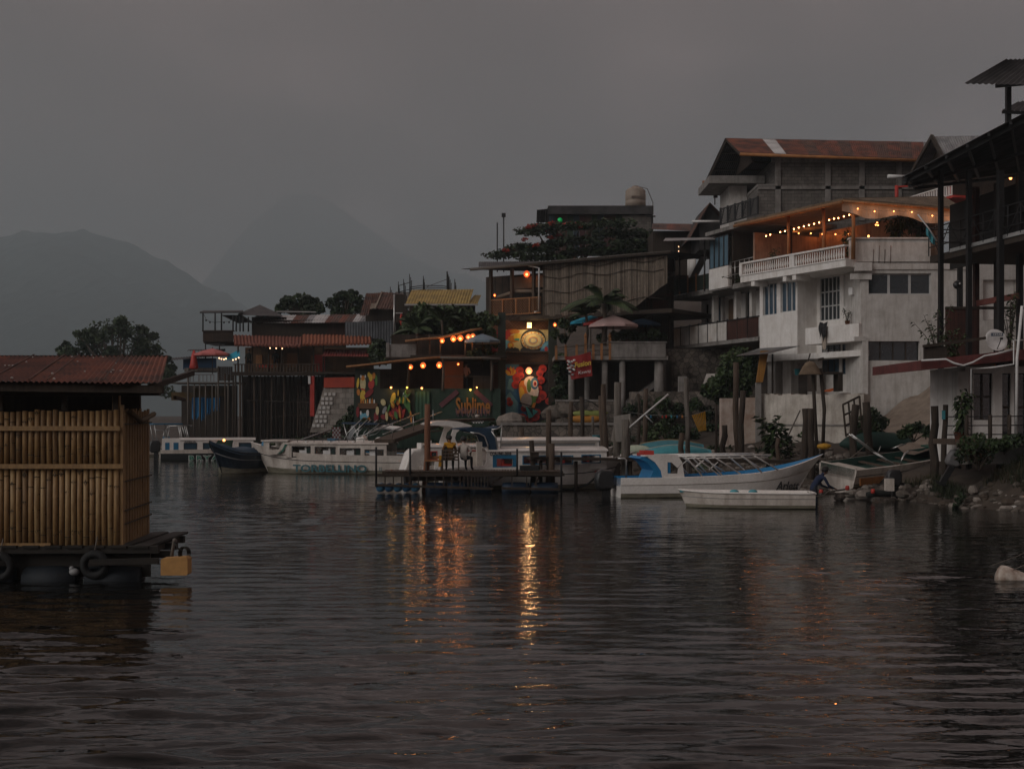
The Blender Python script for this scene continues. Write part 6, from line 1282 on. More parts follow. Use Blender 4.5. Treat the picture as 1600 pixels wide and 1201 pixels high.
# ================================================================ floating bamboo hut, left
HX = -7.25; HYD = 23.5
T = Thing('bamboo_hut', 'floating hut with split bamboo walls and a rusty corrugated roof', 'hut', (-9, 23.5, .2))
FH = fr(HYD); hx = lambda px, y=0: FH.x(px, y); hz_ = lambda py: FH.z(py, 100)
zb, zt_ = hz_(853), hz_(641)
xl, xr = -12.6, hx(187)
pitch = .112; k = 0; x = xr-pitch/2
m = MB(); m.mats = [BAMB, mat('bamboo_pale', (.38, .25, .115), (.25, .15, .065), scale=5, stretch=(4, 4, 1), rough=.55), mat('bamboo_brown', (.24, .14, .06), (.14, .08, .035), scale=5, stretch=(4, 4, 1), rough=.6), BAMBN]
zr2 = hz_(728)
while x > xl:                                      # canes in two tiers, each with dark nodes
    for z0, z1 in ((zb+random.uniform(-.03, .02), zr2-.02), (zr2+.02, zt_+random.uniform(-.03, .02))):
        m.cur = random.choice([0, 0, 1, 2]); lean = random.uniform(-.006, .006); r = pitch*.47
        m.tube([(x, HYD, z0), (x+lean, HYD-random.uniform(0, .012), (z0+z1)/2), (x, HYD, z1)], [r, r*.97, r*.95], 8)
        z = z0+random.uniform(.06, .36)
        while z < z1-.05:
            m.cur = 3; rr = r*1.04; w_ = random.uniform(.028, .05)
            m.tube([(x, HYD, z), (x, HYD, z+.013)], rr, 8)
            for s_ in (1, -1):
                if random.random() < .92: q = w_*random.uniform(.5, 1.7); u = random.uniform(.45, .85); m.prism([(x-u*r, HYD-r*math.sqrt(1-u*u)-.004, z), (x, HYD-r*1.03, z+s_*q), (x+u*r, HYD-r*math.sqrt(1-u*u)-.004, z)], (0, .012, 0))
            z += random.uniform(.26, .5)
    x -= pitch
T.part('bamboo_wall', m, None)
m = MB()
for z, xe in ((hz_(669), 190), (zr2, 195), (hz_(851), 82)): 
    m.bar((xl, HYD-.09, z), (hx(xe), HYD-.09, z+.0), .05, .085)
T.part('batten', m, BAMB)
m = MB(); m.bar((hx(181), HYD+.05, zb-.1), (hx(181), HYD+.05, hz_(600)), .12); m.box(hx(187), hx(192), HYD, HYD+.1, zb-.1, zt_+.1); T.part('corner_post', m, BAMB)
FH2 = along(190, 23.55, 236, 25.9); ex = FH2.x(190); e1 = FH2.x(234.5)
m = MB(FH2.M); n = 22
for j in range(n): a_, b_ = ex+(e1-ex)*j/n, ex+(e1-ex)*(j+1)/n; y_ = .012*(j % 2); m.box(a_, b_+.004, y_, y_+.03, FH2.z(846, 210)+random.uniform(-.04, .04), zt_+random.uniform(-.05, .05))
T.part('mat_wall', m, mat('split_bamboo_mat', (.28, .17, .07), (.18, .1, .042), kind='weave', a=1.6, rough=.75))
m = MB(FH2.M)
for py in (662, 748, 792, 812): z = FH2.z(py, 212); m.bar((ex, -.03, z), (e1, -.03, z+.02), .02, .025)
T.part('mat_batten', m, BAMBN)
m = MB(); m.box(xl, xr-.3, 25.8, 25.9, zb, zt_+.6); m.box(xl, hx(232), HYD+.1, 25.9, zb-.15, zb-.05); T.part('wall', m, WOODD)
ra, rb_ = Vector((hx(-60)-4, HYD-.55, hz_(592))), P(252, 597.5, HYD-.55); rc, rd = P(262, 556, 26.2), Vector((-14, 26.2, P(0, 556, 26.2).z))
m = MB(); m.corr(rd, rc, rb_, ra, .1, .02, 3, strips=[RUST]*12+[mat('rust_dark', (.15, .05, .03), (.08, .03, .02), kind='rust', rough=.8)]*3+[RUST]*7, jag=.1); rf_ = T.part('roof', m, RUST)
m = MB()
for k in range(34):
    t, s_ = random.random(), random.random(); p = rd.lerp(rc, t).lerp(ra.lerp(rb_, t), s_)+Vector((0, -.03, .03)); m.ball(p, (random.uniform(.01, .035), .03, random.uniform(.008, .02)), 5, 4)
T.part('lichen_spots', m, W_PL, rf_)['kind'] = 'stuff'
m = MB()
for px in (3, 63, 91, 176): 
    t = (P(px, 600, HYD).x-ra.x)/(rb_.x-ra.x); m.bar(rd.lerp(rc, t)+Vector((0, 0, .03)), ra.lerp(rb_, t)+Vector((0, 0, .03)), .02, .02)
T.part('roof_seam', m, RUST2)
m = MB(); m.bar(rd+Vector((0, 0, -.02)), rc+Vector((.0, 0, -.02)), .1, .06); T.part('ridge_board', m, WOODD)
m = MB(); m.bar(ra+Vector((0, .12, -.1)), rb_+Vector((0, .12, -.12)), .1, .14); m.bar((xl, HYD, hz_(612)), (hx(250), HYD, hz_(612)), .12, .14); m.bar((hx(246), HYD-.4, hz_(605)), (hx(246), 26.1, hz_(575)), .08, .1); m.bar((hx(262), 24, hz_(620)), (hx(236), 25.9, hz_(622)), .06, .06)
for px in (181, 100, 0): m.bar((hx(px), HYD+.03, zt_), (hx(px), HYD+.03, hz_(605)), .1)
T.part('roof_frame', m, WOODD)
m = MB(FH2.M); m.tube([(ex+.4, -.05, zt_-.02), (ex+1.1, -.1, zt_-.2), (e1, -.08, zt_-.06)], .05, 6); T.part('rolled_mat', m, mat('bundle', (.13, .09, .05), rough=.95))
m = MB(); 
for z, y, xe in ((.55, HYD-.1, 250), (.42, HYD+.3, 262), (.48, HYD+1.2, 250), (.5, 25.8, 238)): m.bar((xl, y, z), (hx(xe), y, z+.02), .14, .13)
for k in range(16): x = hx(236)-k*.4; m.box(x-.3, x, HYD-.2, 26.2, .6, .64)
m.box(xl, hx(234), HYD+.02, HYD+.08, .05, .5); m.bar((hx(150), HYD-.35, .36), (hx(255), HYD-.3, .38), .12, .1); T.part('deck', m, mat('shaded_raft_wood', (.026, .02, .015), (.012, .01, .008), stretch=(.6, 6, 6), rough=.8))  # shade under the hut put into the deck colour; dark skirt board added
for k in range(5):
    m = MB(); x = hx(222)-k*1.15; m.lathe([(.05, -.5), (.27, -.48), (.29, 0), (.27, .48), (.05, .5)], (x-.5, HYD+.0, -.03), 12, 'x'); T.part('float_drum', m, mat('dark_drum', (.006, .01, .015), rough=.7))  # drum colour darkened to stand for the shade under the raft
def tyre(T, c, R_, r, rot=0):
    m = MB(Matrix.Translation(c) @ Matrix.Rotation(rot, 4, 'Z')); n, k = 18, 8; m.smooth = True; ids = []
    for i in range(n):
        a = 2*math.pi*i/n; ids.append([m.pt(((R_+r*math.cos(b))*math.cos(a), r*1.2*math.sin(b), (R_+r*math.cos(b))*math.sin(a))) for b in [2*math.pi*j/k for j in range(k)]])
    for i in range(n):
        for j in range(k): m.face((ids[i][j], ids[(i+1) % n][j], ids[(i+1) % n][(j+1) % k], ids[i][(j+1) % k]))
    return m
for px, py, lb in ((148, 882, 'black tyre fender below the middle of the bamboo hut wall'), (0, 885, 'black tyre fender at the left edge under the bamboo hut')):
    c = P(px, py, HYD-.25); T_ = Thing('tyre', lb, 'tyre', c-Vector((0, 0, .25))); T_.part('rubber', tyre(T_, c, .2, .075), BLKM); m = MB(); m.tube([c+Vector((0, 0, .25)), c+Vector((0, .15, .5))], .012, 4); T_.part('rope', m, WOODG)
m = MB(); c = P(272, 885, 22.9); w_, h_ = .24, .155
o = [(-w_, -h_), (w_-.02, -h_), (w_, -h_+.03), (w_, h_-.02), (w_-.03, h_+.02), (-w_+.03, h_-.01), (-w_, h_-.03)]
m.prism([(c.x+a_, c.y, c.z+b_) for a_, b_ in o], (0, .3, 0)); solo('foam_block', m, mat('yellowed_foam', (.5, .27, .09), (.38, .2, .07), rough=.85, scale=6), 'yellowed rectangular foam float at the corner of the bamboo hut raft', 'foam block', c-Vector((0, 0, .15)))
T_ = Thing('rope_coil', 'dark rope coil hanging over a peg above the yellow foam block', 'rope', P(285, 868, 23.1)); c = P(272, 847, 23.2)
m = MB()
for k in range(3): m.tube([P(286+k*2.2+7*math.cos(a_), 864+10*math.sin(a_), 23.1+.02*k) for a_ in np.linspace(0, 6.28, 14)], .014, 5)
m.tube([P(272, 846, 23.1), P(277, 855, 23.1), P(284, 862, 23.1)], .014, 5); T_.part('rope', m, mat('dark_rope', (.03, .026, .022), rough=.95)); m = MB(); m.tube([P(268, 870, 23.2), P(272, 843, 23.2)], [.035, .025], 6); m.ball(P(273, 844, 23.15), .045, 6, 5); T_.part('peg', m, WOODG)
m = MB(); m.ball(P(116, 893, HYD-.2), (.1, .08, .07), 8, 6); m.ball(P(112, 888, HYD-.2), (.05, .05, .05), 6, 5); solo('plastic_bag', m, GREYP, 'crumpled pale plastic bag caught beside the tyre under the hut', 'plastic bag', P(116, 897, HYD-.2))
# ================================================================ boats
def hull(m, L_, B, h0, h1, bowrise=.5, lower=None, keel=-.35, rake=.9, tr=.85, n=18, rub=None, body=None, inner=None, deck_drop=.35, stripe=None, chine=.0, bowfull=.45, taper=.55, sheer0=0.0):
    """hull along local x: 0 stern .. L bow; returns sheer(x)->(half beam, z)"""
    def hb(t): return B/2*(tr+(1-tr)*min(1, t/.3) if t < .3 else (1 if t < taper else max(.015, 1-((t-taper)/(1-taper))**2.1)))
    def sz_(t): return h0+(h1-h0)*t**2.2+bowrise*max(0, (t-.6)/.4)**2+sheer0*max(0, .15-t)
    st = []
    for i in range(n+1):
        t = i/n; b = hb(t); s = sz_(t); xs = L_*t; fl = rake*max(0, (t-.55)/.45)**1.6
        # sections: keel, bilge, waterline, rub strake, sheer — lower stations sit further aft at the bow (raked stem)
        rows = [(xs-fl*1.25, b*.05, keel*(1-.5*max(0, t-.8)/.2)), (xs-fl*1.1, b*.55, keel*.55), (xs-fl*.85, b*.91, .02), (xs-fl*.76, b*.93, .02+.2*(s-.02)), (xs-fl*.4, b*.97, s*.62), (xs-fl*.38, b*.99, s*.66), (xs, b, s)]
        st.append(rows)
    cols = {}
    for sgn in (-1, 1):
        ids = [[m.pt((x, sgn*y, z)) for x, y, z in rows] for rows in st]; cols[sgn] = ids
        for i in range(n):
            for j in range(6):
                m.use(rub if (j == 4 and rub) else (stripe if (j == 1 and stripe) else (lower if (j in (2, 3) and lower) else (GRIME if j in (1, 2) else body)))); q = (ids[i][j], ids[i+1][j], ids[i+1][j+1], ids[i][j+1]); m.face(q if sgn < 0 else q[::-1])
    m.use(body); a, b = cols[-1], cols[1]
    m.face([a[0][j] for j in range(7)]+[b[0][j] for j in range(6, -1, -1)]); m.face([a[n][j] for j in range(6, -1, -1)]+[b[n][j] for j in range(7)])
    for i in range(n): m.face((a[i][0], b[i][0], b[i+1][0], a[i+1][0]))
    # gunwale and inside
    m.use(inner or body); W_ = .07
    gi = {}
    for sgn in (-1, 1):
        top = []; low = []
        for i in range(n+1):
            x, y, z = st[i][6]; yi = max(.005, y-W_); top.append(m.pt((x, sgn*yi, z+.015))); tb = max(0, (i/n-.5)/.5); low.append(m.pt((x-.45*rake*tb**1.6, sgn*yi*(.93-.25*tb), max(z-deck_drop*(1-.35*tb), .12))))
        gi[sgn] = (top, low)
        for i in range(n):
            m.use(body); q = (cols[sgn][i][6], cols[sgn][i+1][6], top[i+1], top[i]); m.face(q if sgn < 0 else q[::-1])
            m.use(inner or body); q = (top[i], top[i+1], low[i+1], low[i]); m.face(q if sgn < 0 else q[::-1])
    for i in range(n): m.face((gi[-1][1][i], gi[-1][1][i+1], gi[1][1][i+1], gi[1][1][i]))
    m.face((gi[-1][0][0], gi[-1][1][0], gi[1][1][0], gi[1][0][0]))
    return lambda x: (hb(max(0, min(1, x/L_))), sz_(max(0, min(1, x/L_))))
def outboard(T, M, mt, s=1.0, lower=True, tilt=0):
    m = MB(M @ Matrix.Rotation(tilt, 4, 'Y')); pr = [(.0, .0), (.14, .0), (.2, .08), (.22, .3), (.19, .52), (.1, .62), (.0, .63)]
    o = [(-.3, .05), (-.34, .28), (-.3, .52), (-.16, .63), (.16, .6), (.24, .45), (.22, .12), (.14, .0), (-.2, -.03)]
    secs = [(-.2, .72), (-.17, .9), (-.08, 1), (.08, 1), (.17, .9), (.2, .72)]; ids = []; m.smooth = True
    for y, k in secs: ids.append([m.pt(((x*k)*s, y*s, ((z-.3)*k+.3)*s)) for x, z in o])
    n = len(o)
    for i in range(len(secs)-1):
        for j in range(n): m.face((ids[i][j], ids[i][(j+1) % n], ids[i+1][(j+1) % n], ids[i+1][j]))
    m.smooth = False; m.face(ids[0][::-1]); m.face(ids[-1]); ob = T.part('outboard_motor', m, mt)
    m = MB(M @ Matrix.Rotation(tilt, 4, 'Y')); m.prism([(-.1*s, -.08*s, 0), (.12*s, -.08*s, 0), (.08*s, -.06*s, -.75*s), (-.12*s, -.06*s, -.75*s)], (0, .16*s, 0)); m.prism([(-.32*s, -.02*s, -.72*s), (.12*s, -.02*s, -.72*s), (.1*s, -.02*s, -.8*s), (-.2*s, -.02*s, -.82*s)], (0, .04*s, 0)); m.bar((.1*s, 0, .1*s), (.34*s, 0, .1*s), .1*s); T.part('leg', m, BLACK, ob)
    return ob
class Boat:
    def __init__(s, name, label, px_stern, px_bow, py_wl, dY=0.0, cat='boat', group='boats moored along the shore'):
        Y = FL*CH/(py_wl-HY); s.Y = Y; s.F = along(px_stern, Y-dY/2, px_bow, Y+dY/2) if px_stern < px_bow else None
        a = P(px_stern, py_wl, Y-dY/2); b = P(px_bow, py_wl, Y+dY/2); s.L = math.hypot(b.x-a.x, b.y-a.y)
        s.F = Frame(a.x, a.y, math.atan2(b.y-a.y, b.x-a.x)); s.flip = b.x < a.x; s.near = 1 if s.flip else -1
        s.T = Thing(name, label, cat, (a.x, a.y, 0), group)
    def x(s, px, y=0): return s.F.x(px, y)
    def z(s, py, px, y=0): return s.F.z(py, px, y)
    def txt(s, m, txt, size, x, y, z, **k):
        d = s.F.M.to_3x3() @ Vector((-1 if s.flip else 1, 0, 0)); p = s.F.w(x, y, z); mm = m.M; m.M = None; m.text(txt, size, p, d, (0, 0, 1), **k); m.M = mm
def cabin(B_, xa, xb, half, z0, z1, wins, mt, roof=.12, over=.15, slopef=0.0, slopea=0.0, glass=None, inframe=BLACK, roofmat=None, camber=.12):
    """cabin with window openings along both sides; wins: (x0,x1,z0,z1) in local coordinates"""
    T, F = B_.T, B_.F
    m = MB(F.M)
    for y0, y1 in ((-half, -half+.05), (half-.05, half)): m.wall(xa, xb, z0, z1, wins, y0, y1)
    for x in (xa, xb-.05): m.wall(0, 1, 0, 1, [], 0, 0) if False else m.box(x, x+.05, -half+.05, half-.05, z0, z0+(z1-z0)*.45)
    c = T.part('cabin', m, mt)
    m = MB(F.M); n = 8; ra = []
    for j in range(n+1):
        y = -half-.06+(2*half+.12)*j/n; zz = z1+camber*(1-((y)/(half+.06))**2); ra.append((y, zz))
    top = [[m.pt((x, y, z+roof*.5)) for y, z in ra] for x in (xa-over, (xa+xb)/2, xb+over)]; bot = [[m.pt((x, y, z)) for y, z in ra] for x in (xa-over, (xa+xb)/2, xb+over)]
    for i in range(2):
        for j in range(n): m.face((top[i][j], top[i+1][j], top[i+1][j+1], top[i][j+1])); m.face((bot[i][j], bot[i][j+1], bot[i+1][j+1], bot[i+1][j]))
        m.face((top[i][0], bot[i][0], bot[i+1][0], top[i+1][0])); m.face((top[i][n], top[i+1][n], bot[i+1][n], bot[i][n]))
    for i in (0, 2): m.face([*top[i], *bot[i][::-1]])
    T.part('roof', m, roofmat or mt)
    for w in wins:
        for sg in (-1, 1):
            m = MB(F.M); y = sg*(half+.006); fw = .045; a, b, c_, d = w
            m.wall(a-fw, b+fw, c_-fw, d+fw, [(a, b, c_, d)], y-.006, y+.006)
            wi = T.part('window', m, inframe)
            if glass:
                g = MB(F.M); y = sg*(half-.02); g.poly([(w[0], y, w[2]), (w[1], y, w[2]), (w[1], y, w[3]), (w[0], y, w[3])]); T.part('pane', g, glass, wi)
    return c
def seats(B_, xs, half, z0, h, mt):
    for x in xs:
        m = MB(B_.F.M); m.box(x, x+.4, -half+.12, half-.12, z0, z0+h*.5); m.box(x, x+.1, -half+.12, half-.12, z0+h*.5, z0+h); B_.T.part('seat', m, mt)
# ---- 1 white and green launch, far left
B = Boat('passenger_launch', 'white launch with dark green bands and name on its waterline, far left', 252, 480, 718, 2.0)
m = MB(B.F.M); sh = hull(m, B.L, 2.3, .72, .95, .35, body=GELD, rub=mat('boat_dark_green', (.012, .06, .045), rough=.5), lower=mat('boat_black', (.02, .022, .022), rough=.5), inner=GEL); B.T.part('hull', m, None)
hf = .98; z1 = B.z(687.5, 340, -hf); zw0, zw1 = B.z(701, 310, -hf), B.z(692.5, 310, -hf); x = lambda p: B.x(p, -hf)
cabin(B, x(283), x(396), hf, .68, z1, [(x(288), x(307), zw0, zw1), (x(318), x(336), zw0, zw1), (x(346), x(362), zw0, zw1), (x(374), x(392), zw0, zw1)], GEL, roof=.1, glass=GLASSB)
m = MB(B.F.M); m.use(MATS['boat_dark_green']); zr_ = z1+.02
m.prism([(x(341), -hf-.012, zr_), (x(365), -hf-.012, zr_), (x(360), -hf-.012, .7), (x(330), -hf-.012, .7)], (0, .004, 0)); m.use(WHITEP); m.prism([(x(337), -hf-.014, zr_), (x(340), -hf-.014, zr_), (x(329), -hf-.014, .7), (x(326), -hf-.014, .7)], (0, .004, 0)); m.prism([(x(366), -hf-.014, zr_), (x(369), -hf-.014, zr_), (x(364), -hf-.014, .7), (x(361), -hf-.014, .7)], (0, .004, 0)); B.T.part('painted_band', m, None)
m = MB(); m.use(mat('name_green', (.03, .22, .14), rough=.6)); B.txt(m, 'B R Y A', .38, B.x(318, -1.2), -1.2, B.z(718, 318, -1.2), width=B.x(342)-B.x(297), bold=.012, thick=.02); m.use(WHITEP); B.txt(m, 'B R Y A', .4, B.x(318, -1.2), -1.17, B.z(718.3, 318, -1.2), width=B.x(343.5)-B.x(295.5), bold=.04, thick=.02); B.T.part('name_lettering', m, None)
m = MB(); m.use(BLACK); B.txt(m, 'AMELIA', .17, x(297), -hf-.02, B.z(691.5, 297, -hf), width=x(306)-x(288), thick=.01); B.T.part('cabin_lettering', m, None)
m = MB(B.F.M); m.box(x(253), x(282), -hf, -hf+.06, .66, B.z(685, 265, -hf)); m.box(x(253), x(282), hf-.06, hf, .66, B.z(685, 265, -hf)); B.T.split('stern_side', m, GEL)
for a, b in ((258, 265), (271, 279)): m = MB(B.F.M); m.box(x(a), x(b), -hf-.01, -hf, zw0-.1, zw1+.06); B.T.part('window', m, BLUE)
outboard(B.T, B.F.M @ Matrix.Translation((-.35, 0, .55)), BLACK, 1.35)
m = MB(); m.ball(P(350, 687.5, B.Y-1.6), .09, 8, 6); L_ = Thing('boat_lamp', 'small glowing lamp on the green banded launch', 'lamp', P(350, 690, B.Y-1.6)); L_.part('bulb', m, BULB); m = MB(); m.tube([P(350, 692.5, B.Y-1.5), P(350, 688, B.Y-1.6)], .02, 5); L_.part('stem', m, BLACK)
# ---- 1b boats with tube frames behind
B = Boat('canopy_boat', 'small boat with a blue canopy on white tubes behind the green banded launch', 228, 300, 712, 1.5)
m = MB(B.F.M); hull(m, B.L, 1.9, .75, .8, .2, body=GELD, inner=BLUE); B.T.part('hull', m, None)
zc = B.z(663, 270); m = MB(B.F.M); m.prism([(B.x(236), -.9, zc), (B.x(282), -.9, zc), (B.x(282), .9, zc), (B.x(236), .9, zc)], (0, 0, .09)); B.T.part('canopy', m, BLUE)
m = MB(B.F.M)
for y in (-.85, .85):
    for a, b in ((238, 244), (262, 256), (280, 290)): m.tube([(B.x(a), y, zc), (B.x(b), y, .7)], .03, 5)
m.tube([(B.x(238), -.85, zc-.35), (B.x(262), -.85, zc-.5)], .025, 5); B.T.part('frame', m, CHROME); m = MB(B.F.M); m.box(B.x(256), B.x(264), -.4, .4, .7, B.z(682, 260)); B.T.part('console', m, BLUE)
B = Boat('canopy_boat', 'boat with bare white awning tubes between the launches at far left', 250, 320, 714, 1.0)
m = MB(B.F.M); hull(m, B.L, 1.9, .6, .7, .2, body=GELD, inner=GREEN); B.T.part('hull', m, None)
zc = B.z(665, 285); m = MB(B.F.M)
for y in (-.85, .85):
    m.tube([(B.x(256), y, .6), (B.x(260), y, zc-.3), (B.x(264), y, zc), (B.x(299), y, zc+.05)], .03, 5)
    for a, b in ((280, 286), (289, 298)): m.tube([(B.x(a), y, zc), (B.x(b), y, .6)], .028, 5)
for p in (264, 282, 298): m.tube([(B.x(p), -.85, zc), (B.x(p), .85, zc)], .025, 5)
B.T.part('frame', m, CHROME)
# ---- 2 dark boat under a navy tarpaulin, bow left
B = Boat('tarped_boat', 'dark navy boat covered with a navy tarpaulin, bow towards the left', 420, 327, 738, -4.0)
m = MB(B.F.M); sh = hull(m, B.L, 2.1, 1.05, 1.15, .55, rake=1.1, body=mat('navy_hull', (.012, .022, .035), rough=.45), rub=GREYP, taper=.4, n=16); B.T.part('hull', m, None)
m = MB(B.F.M); n = 14; ids = []
for i in range(n+1):
    t = .04+.955*i/n; xx = B.L*t; b, z = sh(xx); row = []
    for j in range(9): u_ = -1+2*j/8; row.append(m.pt((xx, u_*(b+.03), z+.05+(1-u_*u_)*(.22+.05*math.sin(i*1.3))*min(1, b*1.5)-(.18 if abs(u_) == 1 else 0))))
    ids.append(row)
m.smooth = True
for i in range(n):
    for j in range(8): m.face((ids[i][j], ids[i+1][j], ids[i+1][j+1], ids[i][j+1]))
B.T.part('tarpaulin', m, mat('navy_tarp', (.02, .05, .085), (.012, .032, .055), rough=.75))
# ---- 3 white launch with four windows, bow left
B = Boat('passenger_launch', 'long white launch with four open windows and teal name on its bow', 655, 391, 739, 1.6)
m = MB(B.F.M); sh = hull(m, B.L, 2.3, .95, 1.25, .38, rake=1.2, keel=-.4, body=GELD, rub=mat('grey_rub_strake', (.1, .09, .085), rough=.7), inner=GEL, taper=.5); B.T.part('hull', m, None)
nr = B.near; hf = .98; x = lambda p: B.x(p, nr*hf); z = lambda py, px=520: B.z(py, px, nr*hf)
xs = sorted((x(604), x(446)))
wn = [tuple(sorted((x(a), x(b))))+(z(c), z(d)) for a, b, c, d in ((457, 484, 713, 698), (493, 523, 715, 699), (532, 562, 716, 701), (571, 598, 717, 703))]
z1 = z(694)
cabin(B, xs[0], xs[1], hf, .85, z1, wn, GELD, roof=.12, over=.1)
m = MB(B.F.M); xa_, xb_ = sorted((x(448), x(411)))
for y0, y1 in ((-hf*.92, -hf*.92+.05), (hf*.92-.05, hf*.92)): m.wall(xa_, xb_, 1.0, z(689), [tuple(sorted((x(441), x(420))))+(z(703), z(692))], y0, y1)
m.box(xa_-.05, xb_+.12, -hf, hf, z(690), z(687.5)); m.prism([(x(446), nr*hf-.02, z(693)), (x(440), nr*hf-.02, z(693)), (x(432), nr*hf-.02, z(709)), (x(438), nr*hf-.02, z(709))], (0, -nr*1.9, 0)); B.T.part('fore_cabin', m, GELD)
m = MB(B.F.M); m.prism([(x(450), nr*hf+.02, z(693)), (x(446), nr*hf+.02, z(693)), (x(438), nr*hf+.02, z(709)), (x(433), nr*hf+.02, z(709)), (x(442), nr*hf+.02, z(706))], (0, -.04*nr, 0)); B.T.part('green_stripe', m, GREEN)
seats(B, [sorted((x(p), 0))[1] for p in (478, 515, 552, 588)], hf, .75, .95, WHITEP)
m = MB(B.F.M)
for a, b in ((478, 483), (517, 522), (555, 561)): q = sorted((x(a), x(b))); m.box(q[0], q[1], nr*hf-.1*nr, nr*hf-.14*nr, z(714), z(700))
B.T.part('curtain', m, mat('dark_green_cloth', (.02, .04, .033), rough=.9))
m = MB(); m.use(mat('name_teal', (.035, .13, .15), rough=.6)); B.txt(m, 'TORBELLINO', .5, x(517), nr*1.16, z(736.5), width=abs(x(575)-x(460)), bold=.015, thick=.02); B.txt(m, 'II', .3, x(596), nr*1.16, z(735), thick=.02); B.T.part('name_lettering', m, None)
m = MB(B.F.M); m.tube([(x(448), nr*.8, z1+.2), (x(595), nr*.8, z1+.28)], .02, 5)
for k in range(12): p = 450+k*13; m.tube([(x(p), nr*.8, z1), (x(p), nr*.8, z1+.2+.006*k)], .015, 4)
B.T.part('roof_rail', m, BLACK)
m = MB(B.F.M); q = x(556); 
for c_, w_ in ((556, .32), (587, .3)): m.lathe([(w_, z1+.05), (w_*.95, z1+.3), (w_*.6, z1+.36), (.02, z1+.37)], (x(c_), 0, 0), 12)
m.prism([(x(548), -.3, z1+.05), (x(567), -.3, z1+.05), (x(560), -.3, z1+.45)], (0, .6, 0)); B.T.part('roof_vent', m, GEL)
m = MB(B.F.M); m.box(*sorted((x(505), x(517))), -.3, .3, z1+.05, z1+.28); B.T.part('blue_box', m, BLUE)
m = MB(B.F.M); m.ball((x(405), 0, 1.45), (.22, .4, .3), 10, 8); B.T.part('blue_fender', m, BLUE)
m = MB(B.F.M); m.box(*sorted((x(640), x(606))), -.9, .9, .75, .9); B.T.part('stern_deck', m, TEAL)
# ---- 4 boat with blue awning and tube arms behind it
B = Boat('awning_boat', 'boat with white tube arms and a small blue awning behind the four window launch', 640, 545, 729, 1.0)
m = MB(B.F.M); hull(m, B.L, 1.9, .8, .9, .2, body=GELD, inner=BLUE); B.T.part('hull', m, None)
F_ = B.F; zA = B.z(662, 570); m = MB(F_.M); m.prism([(B.x(542), -.8, zA), (B.x(597), -.8, zA-.05), (B.x(597), .8, zA-.05), (B.x(542), .8, zA)], (0, 0, .1)); B.T.part('awning', m, BLUED)
m = MB(F_.M)
for y in (-.8, .8):
    m.tube([(B.x(556), y, 1), (B.x(545), y, zA+.02)], .035, 5)
    for a, b, c_ in ((535, 552, 572), (545, 562, 582)): m.tube([(B.x(a), y, .9), (B.x(b), y, B.z(675, b)), (B.x(c_), y, zA+.25)], .035, 6)
    m.tube([(B.x(555), y, B.z(684, 555)), (B.x(580), y, B.z(678, 580)), (B.x(600), y, zA)], .03, 5)
    m.tube([(B.x(562), y, .9), (B.x(570), y, zA)], .03, 5)
B.T.part('tube_frame', m, CHROME)
m = MB(F_.M); m.prism([(B.x(541), -.9, zA-.1), (B.x(549), -.9, zA-.1), (B.x(537), -.9, 1.0), (B.x(529), -.9, 1.0)], (0, .08, 0)); B.T.part('ladder_panel', m, TIN)
m = MB(F_.M); m.tube([(B.x(585), 0, B.z(671, 585)), (B.x(591), 0, B.z(668.5, 590)), (B.x(600), 0, B.z(667.5, 600)), (B.x(627), 0, B.z(670, 627)), (B.x(630), 0, B.z(671.5, 630))], [.1, .17, .14, .15, .05], 8); B.T.part('radar_arm', m, GEL)
# ---- 5 boat with white arched roof and number (behind), bow right
B = Boat('passenger_launch', 'white launch with a swept arch roof and red framed window behind the dock', 672, 958, 750, 2.5)
m = MB(B.F.M); sh = hull(m, B.L, 2.4, 1.0, 1.2, .35, body=GEL, inner=GEL); B.T.part('hull', m, None)
hf = .98; x = lambda p: B.x(p, -hf); z = lambda py, px=800: B.z(py, px, -hf)
cabin(B, x(672), x(762), hf, .95, z(698), [(x(674), x(682), z(716), z(705)), (x(728), x(746), z(717), z(704))], GEL, roof=.1, glass=GLASS, inframe=RED)
cabin(B, x(775), x(936), hf, .95, z(689), [(x(783), x(930), z(697), z(692.5))], GEL, roof=.1, glass=GREYP, inframe=GELD)
m = MB(B.F.M); m.tube([(x(782), -.7, z(687)), (x(912), -.7, z(687.5)), (x(925), -.7, z(691))], .03, 6); m.tube([(x(782), .7, z(687)), (x(912), .7, z(687.5)), (x(925), .7, z(691))], .03, 6); B.T.part('roof_rail', m, CHROME)
o = [(671, 662), (680, 658.5), (700, 656.8), (715, 658), (730, 662), (738, 664.5), (736, 666), (726, 666.5), (720, 670), (713, 676), (711, 684), (716, 697), (700, 697), (703, 686), (709, 668), (700, 665), (680, 664.5), (672, 663.5)]
m = MB(B.F.M); m.prism([(x(a), -hf, z(b)) for a, b in o], (0, .12, 0)); m.prism([(x(a), hf-.12, z(b)) for a, b in o], (0, .12, 0)); m.prism([(x(a), -hf+.12, z(b)) for a, b in o[:7]+o[8:9]+[o[15], o[16], o[17]]], (0, 2*hf-.24, 0)); B.T.part('arch_roof', m, GEL)
m = MB(); m.use(BLACK); B.txt(m, '-2455-2015', .2, x(738), -hf-.03, z(700.5), width=x(752)-x(724), thick=.01); B.T.part('number', m, None)
